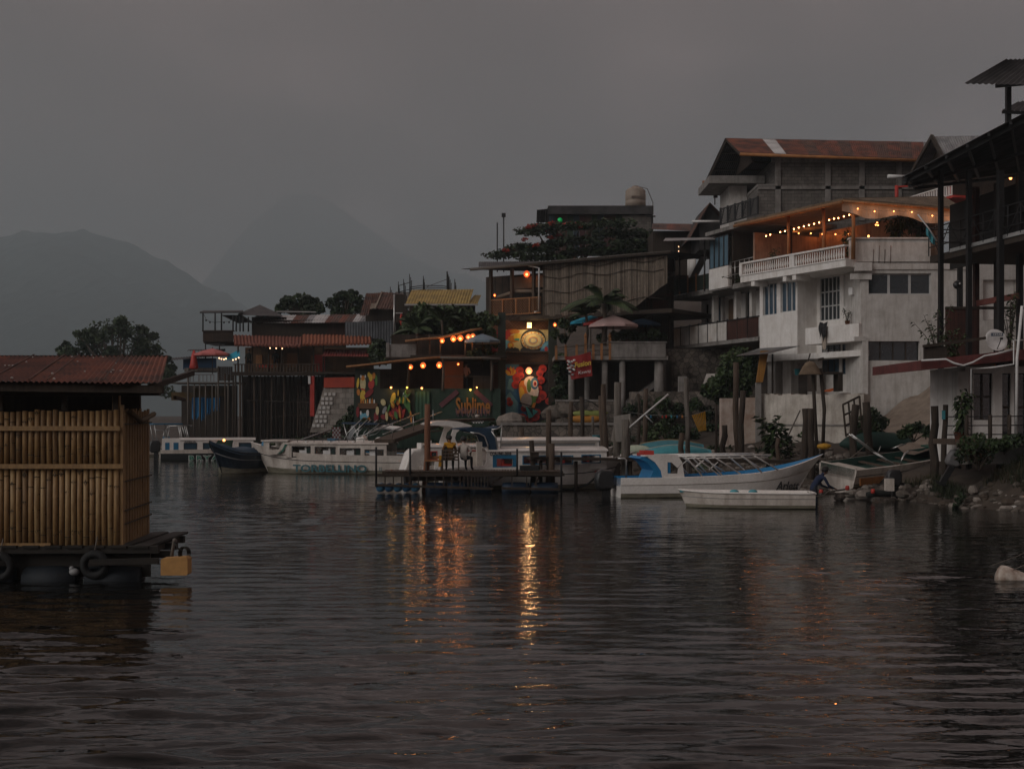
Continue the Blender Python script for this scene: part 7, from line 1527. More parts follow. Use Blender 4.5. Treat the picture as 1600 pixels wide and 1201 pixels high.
# big white cowled motor boat stern at left
B2 = Boat('motor_boat', 'boat stern with a huge white outboard cowl left of the seated couple', 648, 700, 752, 1.0)
m = MB(B2.F.M); hull(m, B2.L*1.2, 1.8, .75, .85, .1, body=GELD, inner=GELD); B2.T.part('hull', m, None)
o = [(628, 744), (633, 730), (641, 706), (646, 701), (663, 700.5), (668, 706), (668, 742), (660, 745)]
m = MB(B2.F.M); m.smooth = False; xx = lambda p: B2.x(p, -.3); zz = lambda py: B2.z(py, 650, -.3); ids = []
for y, k in ((-.33, .8), (-.28, .94), (-.15, 1), (.15, 1), (.28, .94), (.33, .8)): ids.append([m.pt((xx(649)+(xx(a)-xx(649))*k, y, zz(724)+(zz(b)-zz(724))*k)) for a, b in o])
for i in range(5):
    for j in range(8): m.smooth = True; m.face((ids[i][j], ids[i][(j+1) % 8], ids[i+1][(j+1) % 8], ids[i+1][j]))
m.smooth = False; m.face(ids[0][::-1]); m.face(ids[-1]); B2.T.part('outboard_cowl', m, GEL); m = MB(B2.F.M); m.prism([(xx(636), -.1, .6), (xx(650), -.1, .6), (xx(646), -.1, -.3), (xx(638), -.1, -.3)], (0, .2, 0)); B2.T.part('outboard_leg', m, BLACK)
m = MB(B2.F.M); m.box(xx(672), xx(676), -.2, .2, .8, zz(688)); m.box(xx(660), xx(663), -.2, .2, .8, zz(692)); B2.T.part('seat_back', m, GEL)
# ---- 6 white launch with number and navy arch, in front
B = Boat('passenger_launch', 'white launch with registration number, blue framed window and navy canopy arch', 690, 992, 763, 1.5)
m = MB(B.F.M); sh = hull(m, B.L, 2.4, .9, 1.2, .32, rake=1.3, body=GEL, rub=mat('dark_rub', (.05, .045, .045), rough=.7), inner=GEL, taper=.55); B.T.part('hull', m, None)
hf = 1.0; x = lambda p: B.x(p, -hf); z = lambda py, px=860: B.z(py, px, -hf)
wn = [(x(776), x(801), z(727.5), z(716)), (x(818), x(894), z(723.5), z(713)), (x(910), x(937), z(722), z(712))]
cabin(B, x(762), x(948), hf, .85, z(705), wn, GEL, roof=.12, over=.05, glass=None, inframe=BLUE)
m = MB(B.F.M); a, b, c_, d = wn[0]; fw = .16
for r in ((a-fw, a, c_-fw, d+fw), (b, b+fw, c_-fw, d+fw), (a, b, c_-fw, c_), (a, b, d, d+fw)): m.box(r[0], r[1], -hf-.025, -hf-.006, r[2], r[3])
B.T.part('blue_window_surround', m, BLUE)
seats(B, [x(p) for p in (785, 830, 855, 880, 918)], hf, .7, .72, RED); seats(B, [x(p) for p in (842, 868, 928)], hf*.8, .7, .85, WHITEP)
m = MB(B.F.M); m.bar((x(855), -hf-.01, z(713)), (x(857), -hf-.01, z(724)), .06, .02); B.T.part('mullion', m, BLACK)
m = MB(B.F.M); m.prism([(x(752), -hf, .85), (x(763), -hf, .85), (x(763), -hf, z(704)), (x(761), -hf, z(706)), (x(760), -hf, z(718)), (x(757), -hf, z(726))], (0, .06, 0)); m.prism([(x(752), hf, .85), (x(763), hf, .85), (x(763), hf, z(704)), (x(760), hf, z(718))], (0, -.06, 0)); m.tube([(x(700), -hf, .9), (x(720), -hf, .93), (x(755), -hf, .95)], .05, 6); B.T.part('cockpit_side', m, GEL)
o1 = [(712, 670.5), (722, 668.5), (740, 667), (768, 668.5), (782, 665), (784, 666.5), (772, 671), (768, 673), (774, 684), (777, 704), (764, 704), (762, 694), (757, 681), (748, 676.5), (735, 675), (728, 672)]
m = MB(B.F.M); m.prism([(x(a), -hf+.02, z(b)) for a, b in o1], (0, .08, 0)); m.prism([(x(a), hf-.1, z(b)) for a, b in o1], (0, .08, 0)); m.prism([(x(a), -hf+.1, z(b)) for a, b in ((712, 670.5), (740, 667), (768, 668.5), (783, 665.5), (772, 671), (748, 673), (728, 672))], (0, 2*hf-.2, 0)); B.T.part('canopy', m, BLUED)
m = MB(B.F.M); pth = [(735, 675), (748, 676.5), (757, 681), (762, 694), (763, 704)]
for y in (-hf, hf): m.tube([(x(a), y, z(b)) for a, b in pth], .03, 5); m.tube([(x(768), y, z(673)), (x(775), y, z(684)), (x(778), y, z(704))], .03, 5); m.tube([(x(768), y, z(671)), (x(777), y, z(669.5)), (x(784), y, z(665))], .03, 5); m.tube([(x(784), y, z(664)), (x(782), y, z(700))], .025, 5)
B.T.part('tube_frame', m, CHROME)
m = MB(); m.use(BLACK); B.txt(m, 'CCP-1941-2018', .2, x(782), -hf-.02, z(711), width=x(799)-x(766), thick=.01, bold=.006); B.T.part('number', m, None)
m = MB(B.F.M); m.tube([(x(780), -.75, z(704)), (x(786), -.75, z(700.5)), (x(908), -.75, z(701)), (x(914), -.75, z(705))], .035, 6); B.T.part('roof_rail', m, CHROME)
m = MB(B.F.M); m.tube([(x(830), -1.28, .05), (x(890), -1.3, .02), (x(915), -1.3, .22), (x(930), -1.3, .55), (x(938), -1.2, .75)], .05, 6); B.T.part('spray_rail', m, BLKM)
m = MB(B.F.M); m.box(x(735), x(752), -.3, .3, .8, z(706)); m.box(x(748), x(756), -.6, -.3, .8, z(690)); B.T.part('console', m, GELD)
# ---- 7 blue and white launch with tube awning
B = Boat('open_launch', 'open white and bright blue launch with bare awning tubes and black outboard', 962, 1286, 774, 1.2)
m = MB(B.F.M); sh = hull(m, B.L, 2.1, .72, 1.15, .4, rake=1.3, keel=-.4, body=GEL, rub=GELD, inner=mat('bright_blue_paint', (.015, .2, .42), (.012, .15, .32), rough=.5), taper=.5, deck_drop=.3); B.T.part('hull', m, None)
hf = .96; x = lambda p: B.x(p, -hf); z = lambda py, px=1050: B.z(py, px, -hf)
o = [(1036, 749), (1033, 735), (1024, 722), (1012, 714), (1016, 712.5), (1060, 712.5), (1066, 722), (1070, 749)]
for y in (-hf, hf-.06): 
    m = MB(B.F.M); a = [(x(p), y, z(q)) for p, q in o]; hole = [(1043, 739), (1043, 722), (1050, 723), (1058, 732), (1059, 738)]
    m.prism([(x(p), y, z(q)) for p, q in [(1036, 749), (1033, 735), (1024, 722), (1012, 714), (1016, 712.5), (1060, 712.5), (1066, 722), (1059, 731), (1050, 722.5), (1043, 721.5), (1043, 749)]], (0, .06, 0)); m.prism([(x(p), y, z(q)) for p, q in [(1043, 739.5), (1059, 739.5), (1060, 732), (1066, 722), (1068, 735), (1070, 749), (1043, 749)]], (0, .06, 0)); B.T.part('side_panel', m, GEL)
m = MB(B.F.M); m.prism([(x(p), -hf+.08, z(q)) for p, q in ((1016, 749), (1022, 735), (1012, 722), (1000, 716), (1004, 713), (1014, 713), (1026, 722), (1036, 735), (1038, 749))], (0, 2*hf-.2, 0)); m.prism([(x(1043), -hf+.03, z(721)), (x(1048), -hf+.03, z(722)), (x(1048), -hf+.03, z(739)), (x(1043), -hf+.03, z(739))], (0, .02, 0)); m.box(x(992), x(1036), -hf+.05, hf-.05, .6, z(749)); B.T.part('blue_bulkhead', m, MATS['bright_blue_paint'])
m = MB(B.F.M); m.box(x(1008), x(1062), -hf, hf, z(713), z(711)); B.T.part('cabin_roof', m, GEL); m = MB(B.F.M); m.box(x(1013), x(1029), -.3, .4, z(711), z(704.5)); m.box(x(1008), x(1013), -.3, .3, z(713), z(708)); B.T.part('red_box', m, RED)
m = MB(B.F.M); zt2 = z(712.5)
for y in (-hf, hf):
    m.tube([(x(1060), y, zt2), (x(1205), y, zt2+.03)], .035, 6); m.tube([(x(1070), y, zt2-.08), (x(1200), y, zt2-.06)], .02, 5)
    for a, b in ((1068, 1097), (1082, 1124), (1098, 1128), (1112, 1157), (1158, 1190), (1178, 1215)): m.tube([(x(a), y, zt2), (x(a+4), y, zt2-.04), (x(b), y, sh(x(b))[1]+.02)], .03, 5)
    m.tube([(x(1086), y, z(731)), (x(1100), y, z(719))], .02, 5); m.tube([(x(1108), y, z(734)), (x(1122), y, z(722))], .02, 5)
for p in (1070, 1100, 1130, 1165, 1203): m.tube([(x(p), -hf, zt2), (x(p), hf, zt2)], .025, 5)
B.T.part('awning_frame', m, GEL)
m = MB(B.F.M); m.tube([(x(981), -.7, .7), (x(981), -.7, z(718)), (x(978), -.7, z(716)), (x(968), -.7, z(716))], .035, 6); B.T.part('stern_rail', m, CHROME)
m = MB(); m.use(BLACK); B.txt(m, 'Arlett', .46, B.x(1228, -.62), -.74, B.z(765, 1228, -.74), width=B.x(1247)-B.x(1211), shear=.35, thick=.03, bold=.004); B.txt(m, 'LANCHA', .15, B.x(1185, -.9), -1.0, B.z(764.5, 1185, -1), thick=.03) if False else None; B.T.part('name_lettering', m, None)
outboard(B.T, B.F.M @ Matrix.Translation((-.38, 0, .25)), BLACK, 1.25)
# ---- 8 plain white skiff
B = Boat('skiff', 'plain small white skiff floating in front of the blue and white launch', 1270, 1059, 792.5, .4)
m = MB(B.F.M); sh = hull(m, B.L, 1.35, .5, .52, .06, rake=.32, keel=-.15, body=GELD, rub=GREYP, inner=GEL, tr=.95, taper=.62, deck_drop=.2); B.T.part('hull', m, None)
m = MB(B.F.M); n = 12; g = []
for sg in (-1, 1):
    m.tube([(B.L*t, sg*sh(B.L*t)[0], sh(B.L*t)[1]) for t in np.linspace(0, .995, 16)], .035, 6)
m.tube([(0, -sh(0)[0], sh(0)[1]), (0, sh(0)[0], sh(0)[1])], .035, 6); B.T.part('gunwale', m, GEL)
m = MB(B.F.M); m.box(B.L*.9, B.L*.985, -.12, .12, .5, .56); B.T.part('bow_deck', m, TEAL)
for k, p in enumerate((1147, 1176)): m = MB(B.F.M); m.ball((B.x(p), .1, .5), (.16, .16, .1), 10, 6); B.T.part('bucket', m, TEAL)
# ---- upturned teal rowboats on the bank
def rowboat(label, pa, pb, py, Y, h, mt, mt2):
    a, b = P(pa, py, Y), P(pb, py, Y+.5); L_ = (b-a).length; F_ = Frame(a.x, a.y, math.atan2(b.y-a.y, b.x-a.x)); T = Thing('rowboat', label, 'rowboat', (a.x, a.y, a.z), 'rowboats stored upside down'); m = MB(F_.M); n = 14; ids = []; m.smooth = True; m.mats = [mt, mt2]
    for i in range(n+1):
        t = i/n; hb_ = .55*math.sin(math.pi*(.08+.86*t))**.6; zz = a.z+.0; k = (.55+.45*math.sin(math.pi*min(1, t*1.0+.02))); ids.append([m.pt((L_*t, hb_*c, zz+h*k*s_)) for c, s_ in ((-1, 0), (-1.04, .12), (-.93, .5), (-.6, .88), (0, 1.02), (.6, .88), (.93, .5), (1.04, .12), (1, 0))])
    for i in range(n):
        for j in range(8): m.cur = 1 if j in (0, 7) else 0; m.face((ids[i][j], ids[i+1][j], ids[i+1][j+1], ids[i][j+1]))
    m.cur = 0; m.smooth = False; m.face(ids[0][::-1]); m.face(ids[-1]); T.part('hull', m, None); m = MB(F_.M); m.tube([(L_*t, 0, a.z+h*(.55+.45*math.sin(math.pi*min(1, t+.02)))*1.03) for t in np.linspace(0, 1, 10)], .03, 5); T.part('keel', m, mt2)
rowboat('teal upturned rowboat lying behind on the bank by the posts', 1000, 1098, 702, 62, .45, mat('worn_teal', (.05, .2, .24), (.03, .13, .16), rough=.6), mat('worn_ochre', (.3, .2, .09), rough=.8))
rowboat('teal upturned rowboat in front with dark open side', 1008, 1110, 712, 60.5, .5, TEAL, mat('pale_rim', (.4, .42, .38), rough=.7))
m = MB(); F_ = fr(61); m.ball(P(995, 703, 61), (.7, .35, .25), 12, 8); solo('pale_dinghy', m, mat('pale_green_gelcoat', (.5, .55, .42), rough=.6), 'small pale dinghy hull beside the teal rowboats', 'dinghy', P(995, 709, 61))
# ---- stacked kayaks
for k, (px, py, mt, lb, Y) in enumerate(((922, 648, mat('lime_kayak', (.22, .26, .06), (.17, .2, .05), rough=.6), 'lime green kayak on top of the rack behind the wooden posts', 73), (916, 656, mat('orange_kayak', (.45, .2, .03), (.33, .14, .02), rough=.6), 'orange kayak at the bottom of the rack behind the wooden posts', 72.6))):
    T = Thing('kayak', lb, 'kayak', P(px, py+4, Y), 'kayaks on the rack'); c = P(px, py, Y); m = MB(); L_ = 1.05; m.tube([c+Vector((L_*t, .15*t, .12*abs(t)**2)) for t in (-1, -.8, -.4, 0, .4, .8, 1)], [.02, .13, .24, .27, .24, .13, .02], 10); T.part('hull', m, mt); m = MB(); m.lathe([(.17, .25), (.19, .28), (.15, .27)], c, 10); T.part('cockpit_rim', m, BLACK)
# ---- beached white / orange / green boat
a, b = P(1306, 762, 49.5), P(1490, 712, 55); F_ = Frame(a.x, a.y, math.atan2(b.y-a.y, b.x-a.x)); L_ = math.hypot(b.x-a.x, b.y-a.y)
Tb = Thing('beached_boat', 'worn white orange and green boat pulled up on the stony bank', 'boat', (a.x, a.y, .3), None)
tilt = Matrix.Rotation(R(-2.6), 4, 'Y') @ Matrix.Rotation(R(9), 4, 'X'); MM = F_.M @ Matrix.Translation((0, 0, .36)) @ tilt
m = MB(MM); sh = hull(m, L_, 1.9, .72, .9, .3, rake=.9, keel=-.35, body=GELD, rub=mat('boat_dark_green2', (.03, .035, .03), rough=.7), stripe=ORNG, inner=mat('dull_green_paint', (.03, .09, .07), rough=.7), taper=.5, deck_drop=.32, tr=.9); Tb.part('hull', m, None)
m = MB(MM); m.box(.05, 1.1, -.75, .75, .6, .66); m.box(0, .08, -.8, .8, .3, .78); Tb.part('stern_deck', m, GELD)
m = MB(MM); m.box(L_*.72, L_*.93, -.25, .25, 1.08, 1.14); Tb.part('bow_deck', m, GREEN)
m = MB(MM); 
for t in (.3, .45, .6): m.box(L_*t, L_*t+.25, -.8, .8, .55, .6)
Tb.part('thwart', m, WOOD)
m = MB(MM); m.prism([(.2, -.93, .12), (1.4, -.955, .12), (1.75, -.955, .38), (.15, -.93, .42)], (0, -.03, 0)); Tb.part('orange_patch', m, ORNG); m = MB(MM); m.prism([(2.2, -.985, .15), (2.5, -.985, .15), (2.3, -.985, .5), (2.05, -.985, .5)], (0, -.02, 0)); Tb.part('green_patch', m, GREEN)
m = MB(MM); m.tube([(2.9, -.9, .75), (2.95, -.9, 1.0), (3.15, -.9, 1.2), (3.35, -.9, 1.25)], .035, 6); Tb.part('tube_hoop', m, CHROME)
m = MB(); 
for d in (0, .35): m.tube([P(1330, 678, 52)+Vector((0, d, 0)), P(1367, 706, 52)+Vector((0, d, 0))], .03, 6); m.tube([P(1367, 706, 52)+Vector((0, d, 0)), P(1403, 728, 51.8)+Vector((0, d, 0))], .02, 6)
for t in (.1, .3, .5, .9): p = P(1330, 678, 52).lerp(P(1367, 706, 52), t); m.tube([p, p+Vector((0, .35, 0))], .02, 5)
m.tube([P(1376, 697, 52), P(1372, 707, 52)], .02, 5); m.tube([P(1395, 700, 53), P(1416, 693, 53)], .03, 5); solo('folded_ladder', m, CHROME, 'metal tube frame leaning over the beached boat', 'tube frame', P(1367, 706, 52))
T = Thing('green_boat_hull', 'dark green upturned boat behind the beached boat', 'boat', P(1385, 700, 56)); m = MB(); c = P(1372, 690, 56); m.tube([c+Vector((t*1.7, .1*t, -.12*abs(t)**2)) for t in (-1, -.8, -.4, 0, .4, .8, 1)], [.08, .3, .42, .45, .42, .32, .1], 10); T.part('hull', m, mat('dull_dark_green', (.015, .045, .035), rough=.7)); m = MB(); m.bar(c+Vector((-1.5, -.2, -.3)), c+Vector((1.5, -.1, -.3)), .08); T.part('rim', m, WOODD)

# ---- mooring ropes
ROPE = mat('pale_rope', (.25, .22, .18), rough=.95)
for pa, Ya, pb, Yb, lb in (((1284, 731), 49, (1357, 690), 55, 'rope from the bow of the blue and white launch to the bank'), ((985, 712), 53.6, (1076, 700), 58.5, 'rope from the bow of the front white launch to the tall pale post'), ((394, 700), 68, (345, 712), 79, 'rope hanging between the four window launch and the tarped boat'), ((1262, 768), 42, (1300, 760), 46, 'short rope tying the plain skiff to the bank'), ((690, 742), 53, (663, 722), 50.9, 'rope tying the front white launch to the rust brown post')):
    a, b = P(*pa, Ya), P(*pb, Yb); m = MB(); m.tube([a.lerp(b, t)-Vector((0, 0, .5*4*t*(1-t)*.5)) for t in np.linspace(0, 1, 9)], .016, 5); solo('mooring_rope', m, ROPE, lb, 'rope', a, 'mooring ropes')
# ================================================================ floating dock
YD = 50.0; FD = fr(YD); dx = lambda px, y=0: FD.x(px, y); dz = lambda py, px=700, y=0: FD.z(py, px, y)
ZD = dz(736)
T = Thing('floating_dock', 'narrow plank dock on blue drums with thin posts, carrying the seated couple', 'dock', (dx(735), YD, 0))
m = MB(); m.box(dx(597), dx(880), YD, YD+1.35, ZD-.1, ZD-.03)
for k in range(64): 
    xx = dx(597)+(dx(880)-dx(597))*k/64; m.box(xx+.01, xx+(dx(880)-dx(597))/64-.01, YD-.05, YD+1.4, ZD-.03, ZD+random.uniform(0, .012))
T.part('deck', m, WOOD)
m = MB(); m.bar((dx(590), YD-.06, dz(742)), (dx(800), YD-.06, dz(741)), .05, .12); m.bar((dx(800), YD-.06, dz(740)), (dx(882), YD-.06, dz(741)), .05, .12); m.bar((dx(588), YD-.1, dz(757)), (dx(770), YD-.1, dz(763)), .05, .09); m.bar((dx(783), YD-.1, dz(762)), (dx(875), YD-.1, dz(764)), .05, .09); m.bar((dx(590), YD+1.4, dz(745)), (dx(880), YD+1.4, dz(745)), .05, .12); T.part('beam', m, WOODD)
m = MB()
for p in list(range(602, 720, 13))+[725, 731, 737, 742, 747, 752, 757, 762, 800, 823, 838]: m.bar((dx(p), YD-.08, dz(742)), (dx(p), YD-.08, dz(760)), .045)
for a, b in ((764, 790), (835, 845)): m.bar((dx(a), YD+.1, dz(758)), (dx(b), YD+.1, dz(741)), .07)
T.part('strut', m, WOODD)
for p, a, b in ((588, 698, 760), (641, 700, 758), (808, 701, 742), (877, 706, 772)): m = MB(); m.tube([(dx(p), YD-.06, dz(b)), (dx(p), YD-.06, dz(a))], .045, 6); T.part('post', m, STEEL)
for k in range(5):
    m = MB(); xx = dx(594)+k*.34; m.lathe([(.05, -.45), (.16, -.43), (.17, -.15), (.175, 0), (.17, .15), (.16, .43), (.05, .45)], (xx, YD+.4, .2), 12, 'y'); T.part('drum', m, BARREL if k % 2 else mat('pale_blue_drum', (.04, .14, .24), (.02, .09, .16), rough=.45))
DDR = mat('navy_drum', (.012, .03, .06), (.008, .018, .035), rough=.5)
for a, b in ((664, 697), (698, 732), (734, 768), (784, 828), (830, 873)): 
    m = MB(); L_ = dx(b)-dx(a); m.lathe([(.1, 0), (.27, .03), (.29, L_*.3), (.29, L_*.7), (.27, L_-.03), (.1, L_)], (dx(a), YD+.35, .12), 14, 'x'); T.part('drum', m, DDR)
m = MB(); m.box(dx(640), dx(725), YD+.3, YD+.36, ZD-.4, ZD-.05); T.part('hanging_board', m, WOODD)
# bench + small clutter on dock
BN = Thing('dock_bench', 'rough wooden bench on the dock left of the seated couple', 'bench', (dx(672), YD+.6, ZD)); m = MB(); m.box(dx(662), dx(690), YD+.55, YD+.9, ZD+.36, ZD+.42); BN.part('seat', m, WOODO)
for p in (664, 688): m = MB(); m.box(dx(p)-.03, dx(p)+.03, YD+.58, YD+.86, ZD, ZD+.36); BN.part('leg', m, WOOD)
m = MB(); m.bar((dx(661), YD+.9, ZD+.5), (dx(690), YD+.92, ZD+.52), .03, .1); BN.part('backrest', m, WOODO)
m = MB(); m.box(dx(814), dx(842), YD+.3, YD+.7, ZD+.02, ZD+.2); m.tube([(dx(812), YD+.5, ZD+.11), (dx(844), YD+.5, ZD+.13)], .1, 8); solo('rolled_mat', m, BLKM, 'black rolled mat lying on the right end of the dock', 'mat', (dx(828), YD+.5, ZD))
def chair(label, x, y, z, mt):
    T = Thing('chair', label, 'chair', (x, y, z)); m = MB(); m.box(x-.34, x+.34, y-.2, y+.25, z+.4, z+.44); T.part('seat', m, mt)
    m = MB()
    for zz in (.5, .63, .76): m.box(x-.34, x+.34, y-.24, y-.21, z+zz, z+zz+.07)
    for k in range(6): m.box(x-.33+k*.125, x-.3+k*.125, y-.235, y-.215, z+.44, z+.78)
    T.part('backrest', m, mt)
    for sx_, sy_ in ((-1, -1), (1, -1), (-1, 1), (1, 1)): m = MB(); m.bar((x+sx_*.32, y+sy_*.2, z), (x+sx_*.32, y+sy_*.2, z+(.82 if sy_ < 0 else .4)), .045); T.part('leg', m, mt)
chair('wooden slatted chair under the person with the yellow scarf', dx(703), YD+.5, ZD+.01, WOOD)
# ================================================================ people
def person(label, loc, rz, J, mats, hair, clothing=None, group=None, scale=1.0):
    """J: joint -> (x,y,z,r); one skinned body, hair a child"""
    E = [('pelvis', 'belly', 'top'), ('belly', 'chest', 'top'), ('chest', 'neck', 'top'), ('neck', 'chin', 'skin'), ('chin', 'head', 'skin'), ('head', 'crown', 'skin')]
    for s in 'LR': E += [('pelvis', 'hip'+s, 'leg'), ('hip'+s, 'knee'+s, 'leg'), ('knee'+s, 'ankle'+s, 'leg'), ('ankle'+s, 'toe'+s, 'shoe'), ('chest', 'sho'+s, 'top'), ('sho'+s, 'elb'+s, 'top'), ('elb'+s, 'wri'+s, mats.get('forearm', 'top')), ('wri'+s, 'palm'+s, 'skin')]
    J = dict(J); nk = Vector(J['neck'][:3]); ch = Vector(J['crown'][:3])
    for s in 'LR':
        w_, p = Vector(J['wri'+s][:3]), Vector(J['palm'+s][:3]); d = (p-w_).normalized(); sd_ = d.cross(Vector((.3, .2, 1))).normalized(); up = sd_.cross(d)
        for k in range(4):
            b_ = p+sd_*(-.028+.019*k)+d*.025; l = (.06, .075, .07, .055)[k]; J[f'f{k}{s}'] = (*b_, .011); J[f'g{k}{s}'] = (*(b_+d*l*.6-up*.012), .009); J[f'h{k}{s}'] = (*(b_+d*l-up*.035), .008)
            E += [('palm'+s, f'f{k}{s}', 'skin'), (f'f{k}{s}', f'g{k}{s}', 'skin'), (f'g{k}{s}', f'h{k}{s}', 'skin')]
        b_ = p-sd_*.035-d*.02; J['t0'+s] = (*(b_-sd_*.01), .012); J['t1'+s] = (*(b_-sd_*.03+d*.04), .01); E += [('palm'+s, 't0'+s, 'skin'), ('t0'+s, 't1'+s, 'skin')]
    names = list(J); bm = bmesh.new(); sk = bm.verts.layers.skin.verify(); vs = {}
    for n_ in names:
        x, y, z, r = J[n_]; v = bm.verts.new((x*scale, y*scale, z*scale)); v[sk].radius = (r*scale, r*scale*(.8 if n_ in ('chest', 'belly', 'pelvis') else 1)); v[sk].use_root = n_ == 'pelvis'; vs[n_] = v
    for a, b, _ in E: bm.edges.new((vs[a], vs[b]))
    me = bpy.data.meshes.new('person'); bm.to_mesh(me); bm.free(); o = bpy.data.objects.new('t', me); COL.objects.link(o)
    o.modifiers.new('s', 'SKIN').use_smooth_shade = True; o.modifiers.new('u', 'SUBSURF').levels = 1
    dg = bpy.context.evaluated_depsgraph_get(); body = bpy.data.meshes.new_from_object(o.evaluated_get(dg)); bpy.data.objects.remove(o)
    body.materials.clear(); keys = ['skin', 'top', 'leg', 'shoe']
    for k in keys: body.materials.append(mats[k])
    segs = [(Vector(J[a][:3])*scale, Vector(J[b][:3])*scale, keys.index(k), (J[a][3]+J[b][3])/2*scale) for a, b, k in E]
    for f in body.polygons:
        c = f.center; best = 9; bi = 0
        for a, b, k, r in segs:
            d = b-a; t = max(0, min(1, (c-a).dot(d)/max(1e-9, d.length_squared))); q = (c-a-d*t).length-r
            if q < best: best, bi = q, k
        f.material_index = bi
    T = Thing('person', label, 'person', loc, group); T.o.rotation_euler.z = rz; b_ = bpy.data.objects.new('body', body); COL.objects.link(b_); b_.parent = T.o
    def part(nm, m, mt):
        o_ = bpy.data.objects.new(nm, m.mesh(nm, (0, 0, 0), mt)); COL.objects.link(o_); o_.parent = T.o; return o_
    hd = Vector(J['head'][:3])*scale; cr = Vector(J['crown'][:3])*scale; fw = Vector(J.get('face', (0, 1, 0, 0))[:3]).normalized(); upv = (cr-hd).normalized(); r = J['head'][3]*scale
    m = MB(); m.ball(hd+upv*r*.35-fw*r*.22, (r*1.12, r*1.12, r*1.05), 12, 8)
    if hair == 'long': m.ball(hd-upv*r*.9-fw*r*.6, (r*.95, r*.6, r*1.6), 10, 7)
    if hair == 'hat': m.lathe([(r*1.9, .0), (r*1.9, .015), (r*1.1, .03), (r*.95, .1), (.01, .12)], hd+upv*r*.7, 12)
    part('hair' if hair != 'hat' else 'hat', m, HAIR)
    sd_ = fw.cross(upv).normalized(); m = MB()
    for s_ in (-1, 1): m.use(WHITEP); m.ball(hd+fw*r*.86+sd_*s_*r*.36+upv*r*.02, r*.14, 6, 4); m.use(HAIR); m.ball(hd+fw*r*.97+sd_*s_*r*.36+upv*r*.02, r*.07, 5, 4)
    part('eyes', m, None)
    m = MB(); m.prism([hd+fw*r*.85+upv*r*.05, hd+fw*r*.85-upv*r*.3+sd_*r*.16, hd+fw*r*.85-upv*r*.3-sd_*r*.16], fw*r*.3)
    for s_ in (-1, 1): m.ball(hd+sd_*s_*r*.98-upv*r*.05, (r*.14, r*.2, r*.28), 6, 4)
    part('nose_and_ears', m, mats['skin']); m = MB(); m.box(hd.x-r*.25, hd.x+r*.25, 0, 0, 0, 0) if False else m.prism([hd+fw*r*.9-upv*r*.48-sd_*r*.3, hd+fw*r*.93-upv*r*.55, hd+fw*r*.9-upv*r*.48+sd_*r*.3, hd+fw*r*.93-upv*r*.42], fw*r*.06); part('mouth', m, mat('lips', (.16, .05, .04), rough=.6)); return T, part
def seated(lean=0.0, turn=0.0, arm=.0):
    l = lean
    J = dict(pelvis=(0, 0, .54, .15), belly=(l*.3, .0, .72, .145), chest=(l*.8, .03, .96, .15), neck=(l*1.05, .04, 1.12, .06), chin=(l*1.2, .07, 1.2, .07), head=(l*1.35, .09, 1.29, .1), crown=(l*1.45, .09, 1.36, .07), face=(turn, 1-abs(turn), -.1, 0))
    for s, k in (('L', -1), ('R', 1)):
        J['hip'+s] = (k*.1, .06, .52, .1); J['knee'+s] = (k*.13, .44, .53, .07); J['ankle'+s] = (k*.13, .46, .12, .045); J['toe'+s] = (k*.14, .6, .05, .04)
        J['sho'+s] = (l*.95+k*.19, .03, 1.03, .065); J['elb'+s] = (l*.7+k*.27, .1, .77, .048); J['wri'+s] = (l*.6+k*.19+arm*.1, .32, .68, .034); J['palm'+s] = (l*.6+k*.17+arm*.1, .39, .66, .036)
    return J
DJ = mat('dark_jacket', (.02, .021, .018), rough=.9); ORB = mat('ochre_top', (.2, .09, .02), (.14, .06, .015), rough=.9); NVY = mat('navy_clothes', (.014, .024, .06), (.01, .016, .04), rough=.9); PALE = mat('pale_shirt', (.42, .37, .33), (.34, .3, .27), rough=.9); JEAN = mat('dark_jeans', (.015, .018, .028), rough=.9); YEL = mat('yellow_cloth', (.5, .24, .015), (.38, .18, .01), rough=.9)
T_, pt_ = person('person sitting on the dock in a dark ochre top with a yellow scarf, back turned', (dx(702), YD+.52, ZD-.02), R(4), seated(-.02, -.2), dict(skin=SKIN, top=ORB, leg=DJ, shoe=BLKM, forearm='top'), 'short')
m = MB(); m.tube([(.2*math.cos(a), .03+.13*math.sin(a), 1.06+.03*math.sin(2*a)) for a in np.linspace(0, 6.28, 14)], .055, 6); m.prism([(-.16, -.12, 1.05), (.16, -.12, 1.05), (.1, -.14, .93), (-.1, -.14, .93)], (0, -.03, 0)); pt_('scarf', m, YEL); m = MB(); m.prism([(-.42, .1, .62), (-.33, .1, .62), (-.34, .05, .2), (-.46, .05, .16)], (0, .05, 0)); pt_('scarf_end', m, YEL)
m = MB(); m.prism([(-.38, -.1, .35), (-.2, -.13, .95), (-.1, -.13, 1.0), (-.14, -.13, .5)], (0, .1, 0)); pt_('open_jacket', m, DJ)
J = seated(.0, -.6, -.6); 
for k in ('chest', 'neck', 'chin', 'head', 'crown', 'shoL', 'shoR'): x_, y_, z_, r_ = J[k]; J[k] = (x_-.07*(z_-.6)/.6, y_+.06, z_-.06, r_)
J['head'] = (J['head'][0]-.04, J['head'][1], J['head'][2], .1)
person('person sitting on the dock in a pale shirt and dark trousers, leaning left', (dx(724), YD+.62, ZD-.02), R(-22), J, dict(skin=SKIN, top=PALE, leg=JEAN, shoe=BLKM, forearm='skin'), 'short')
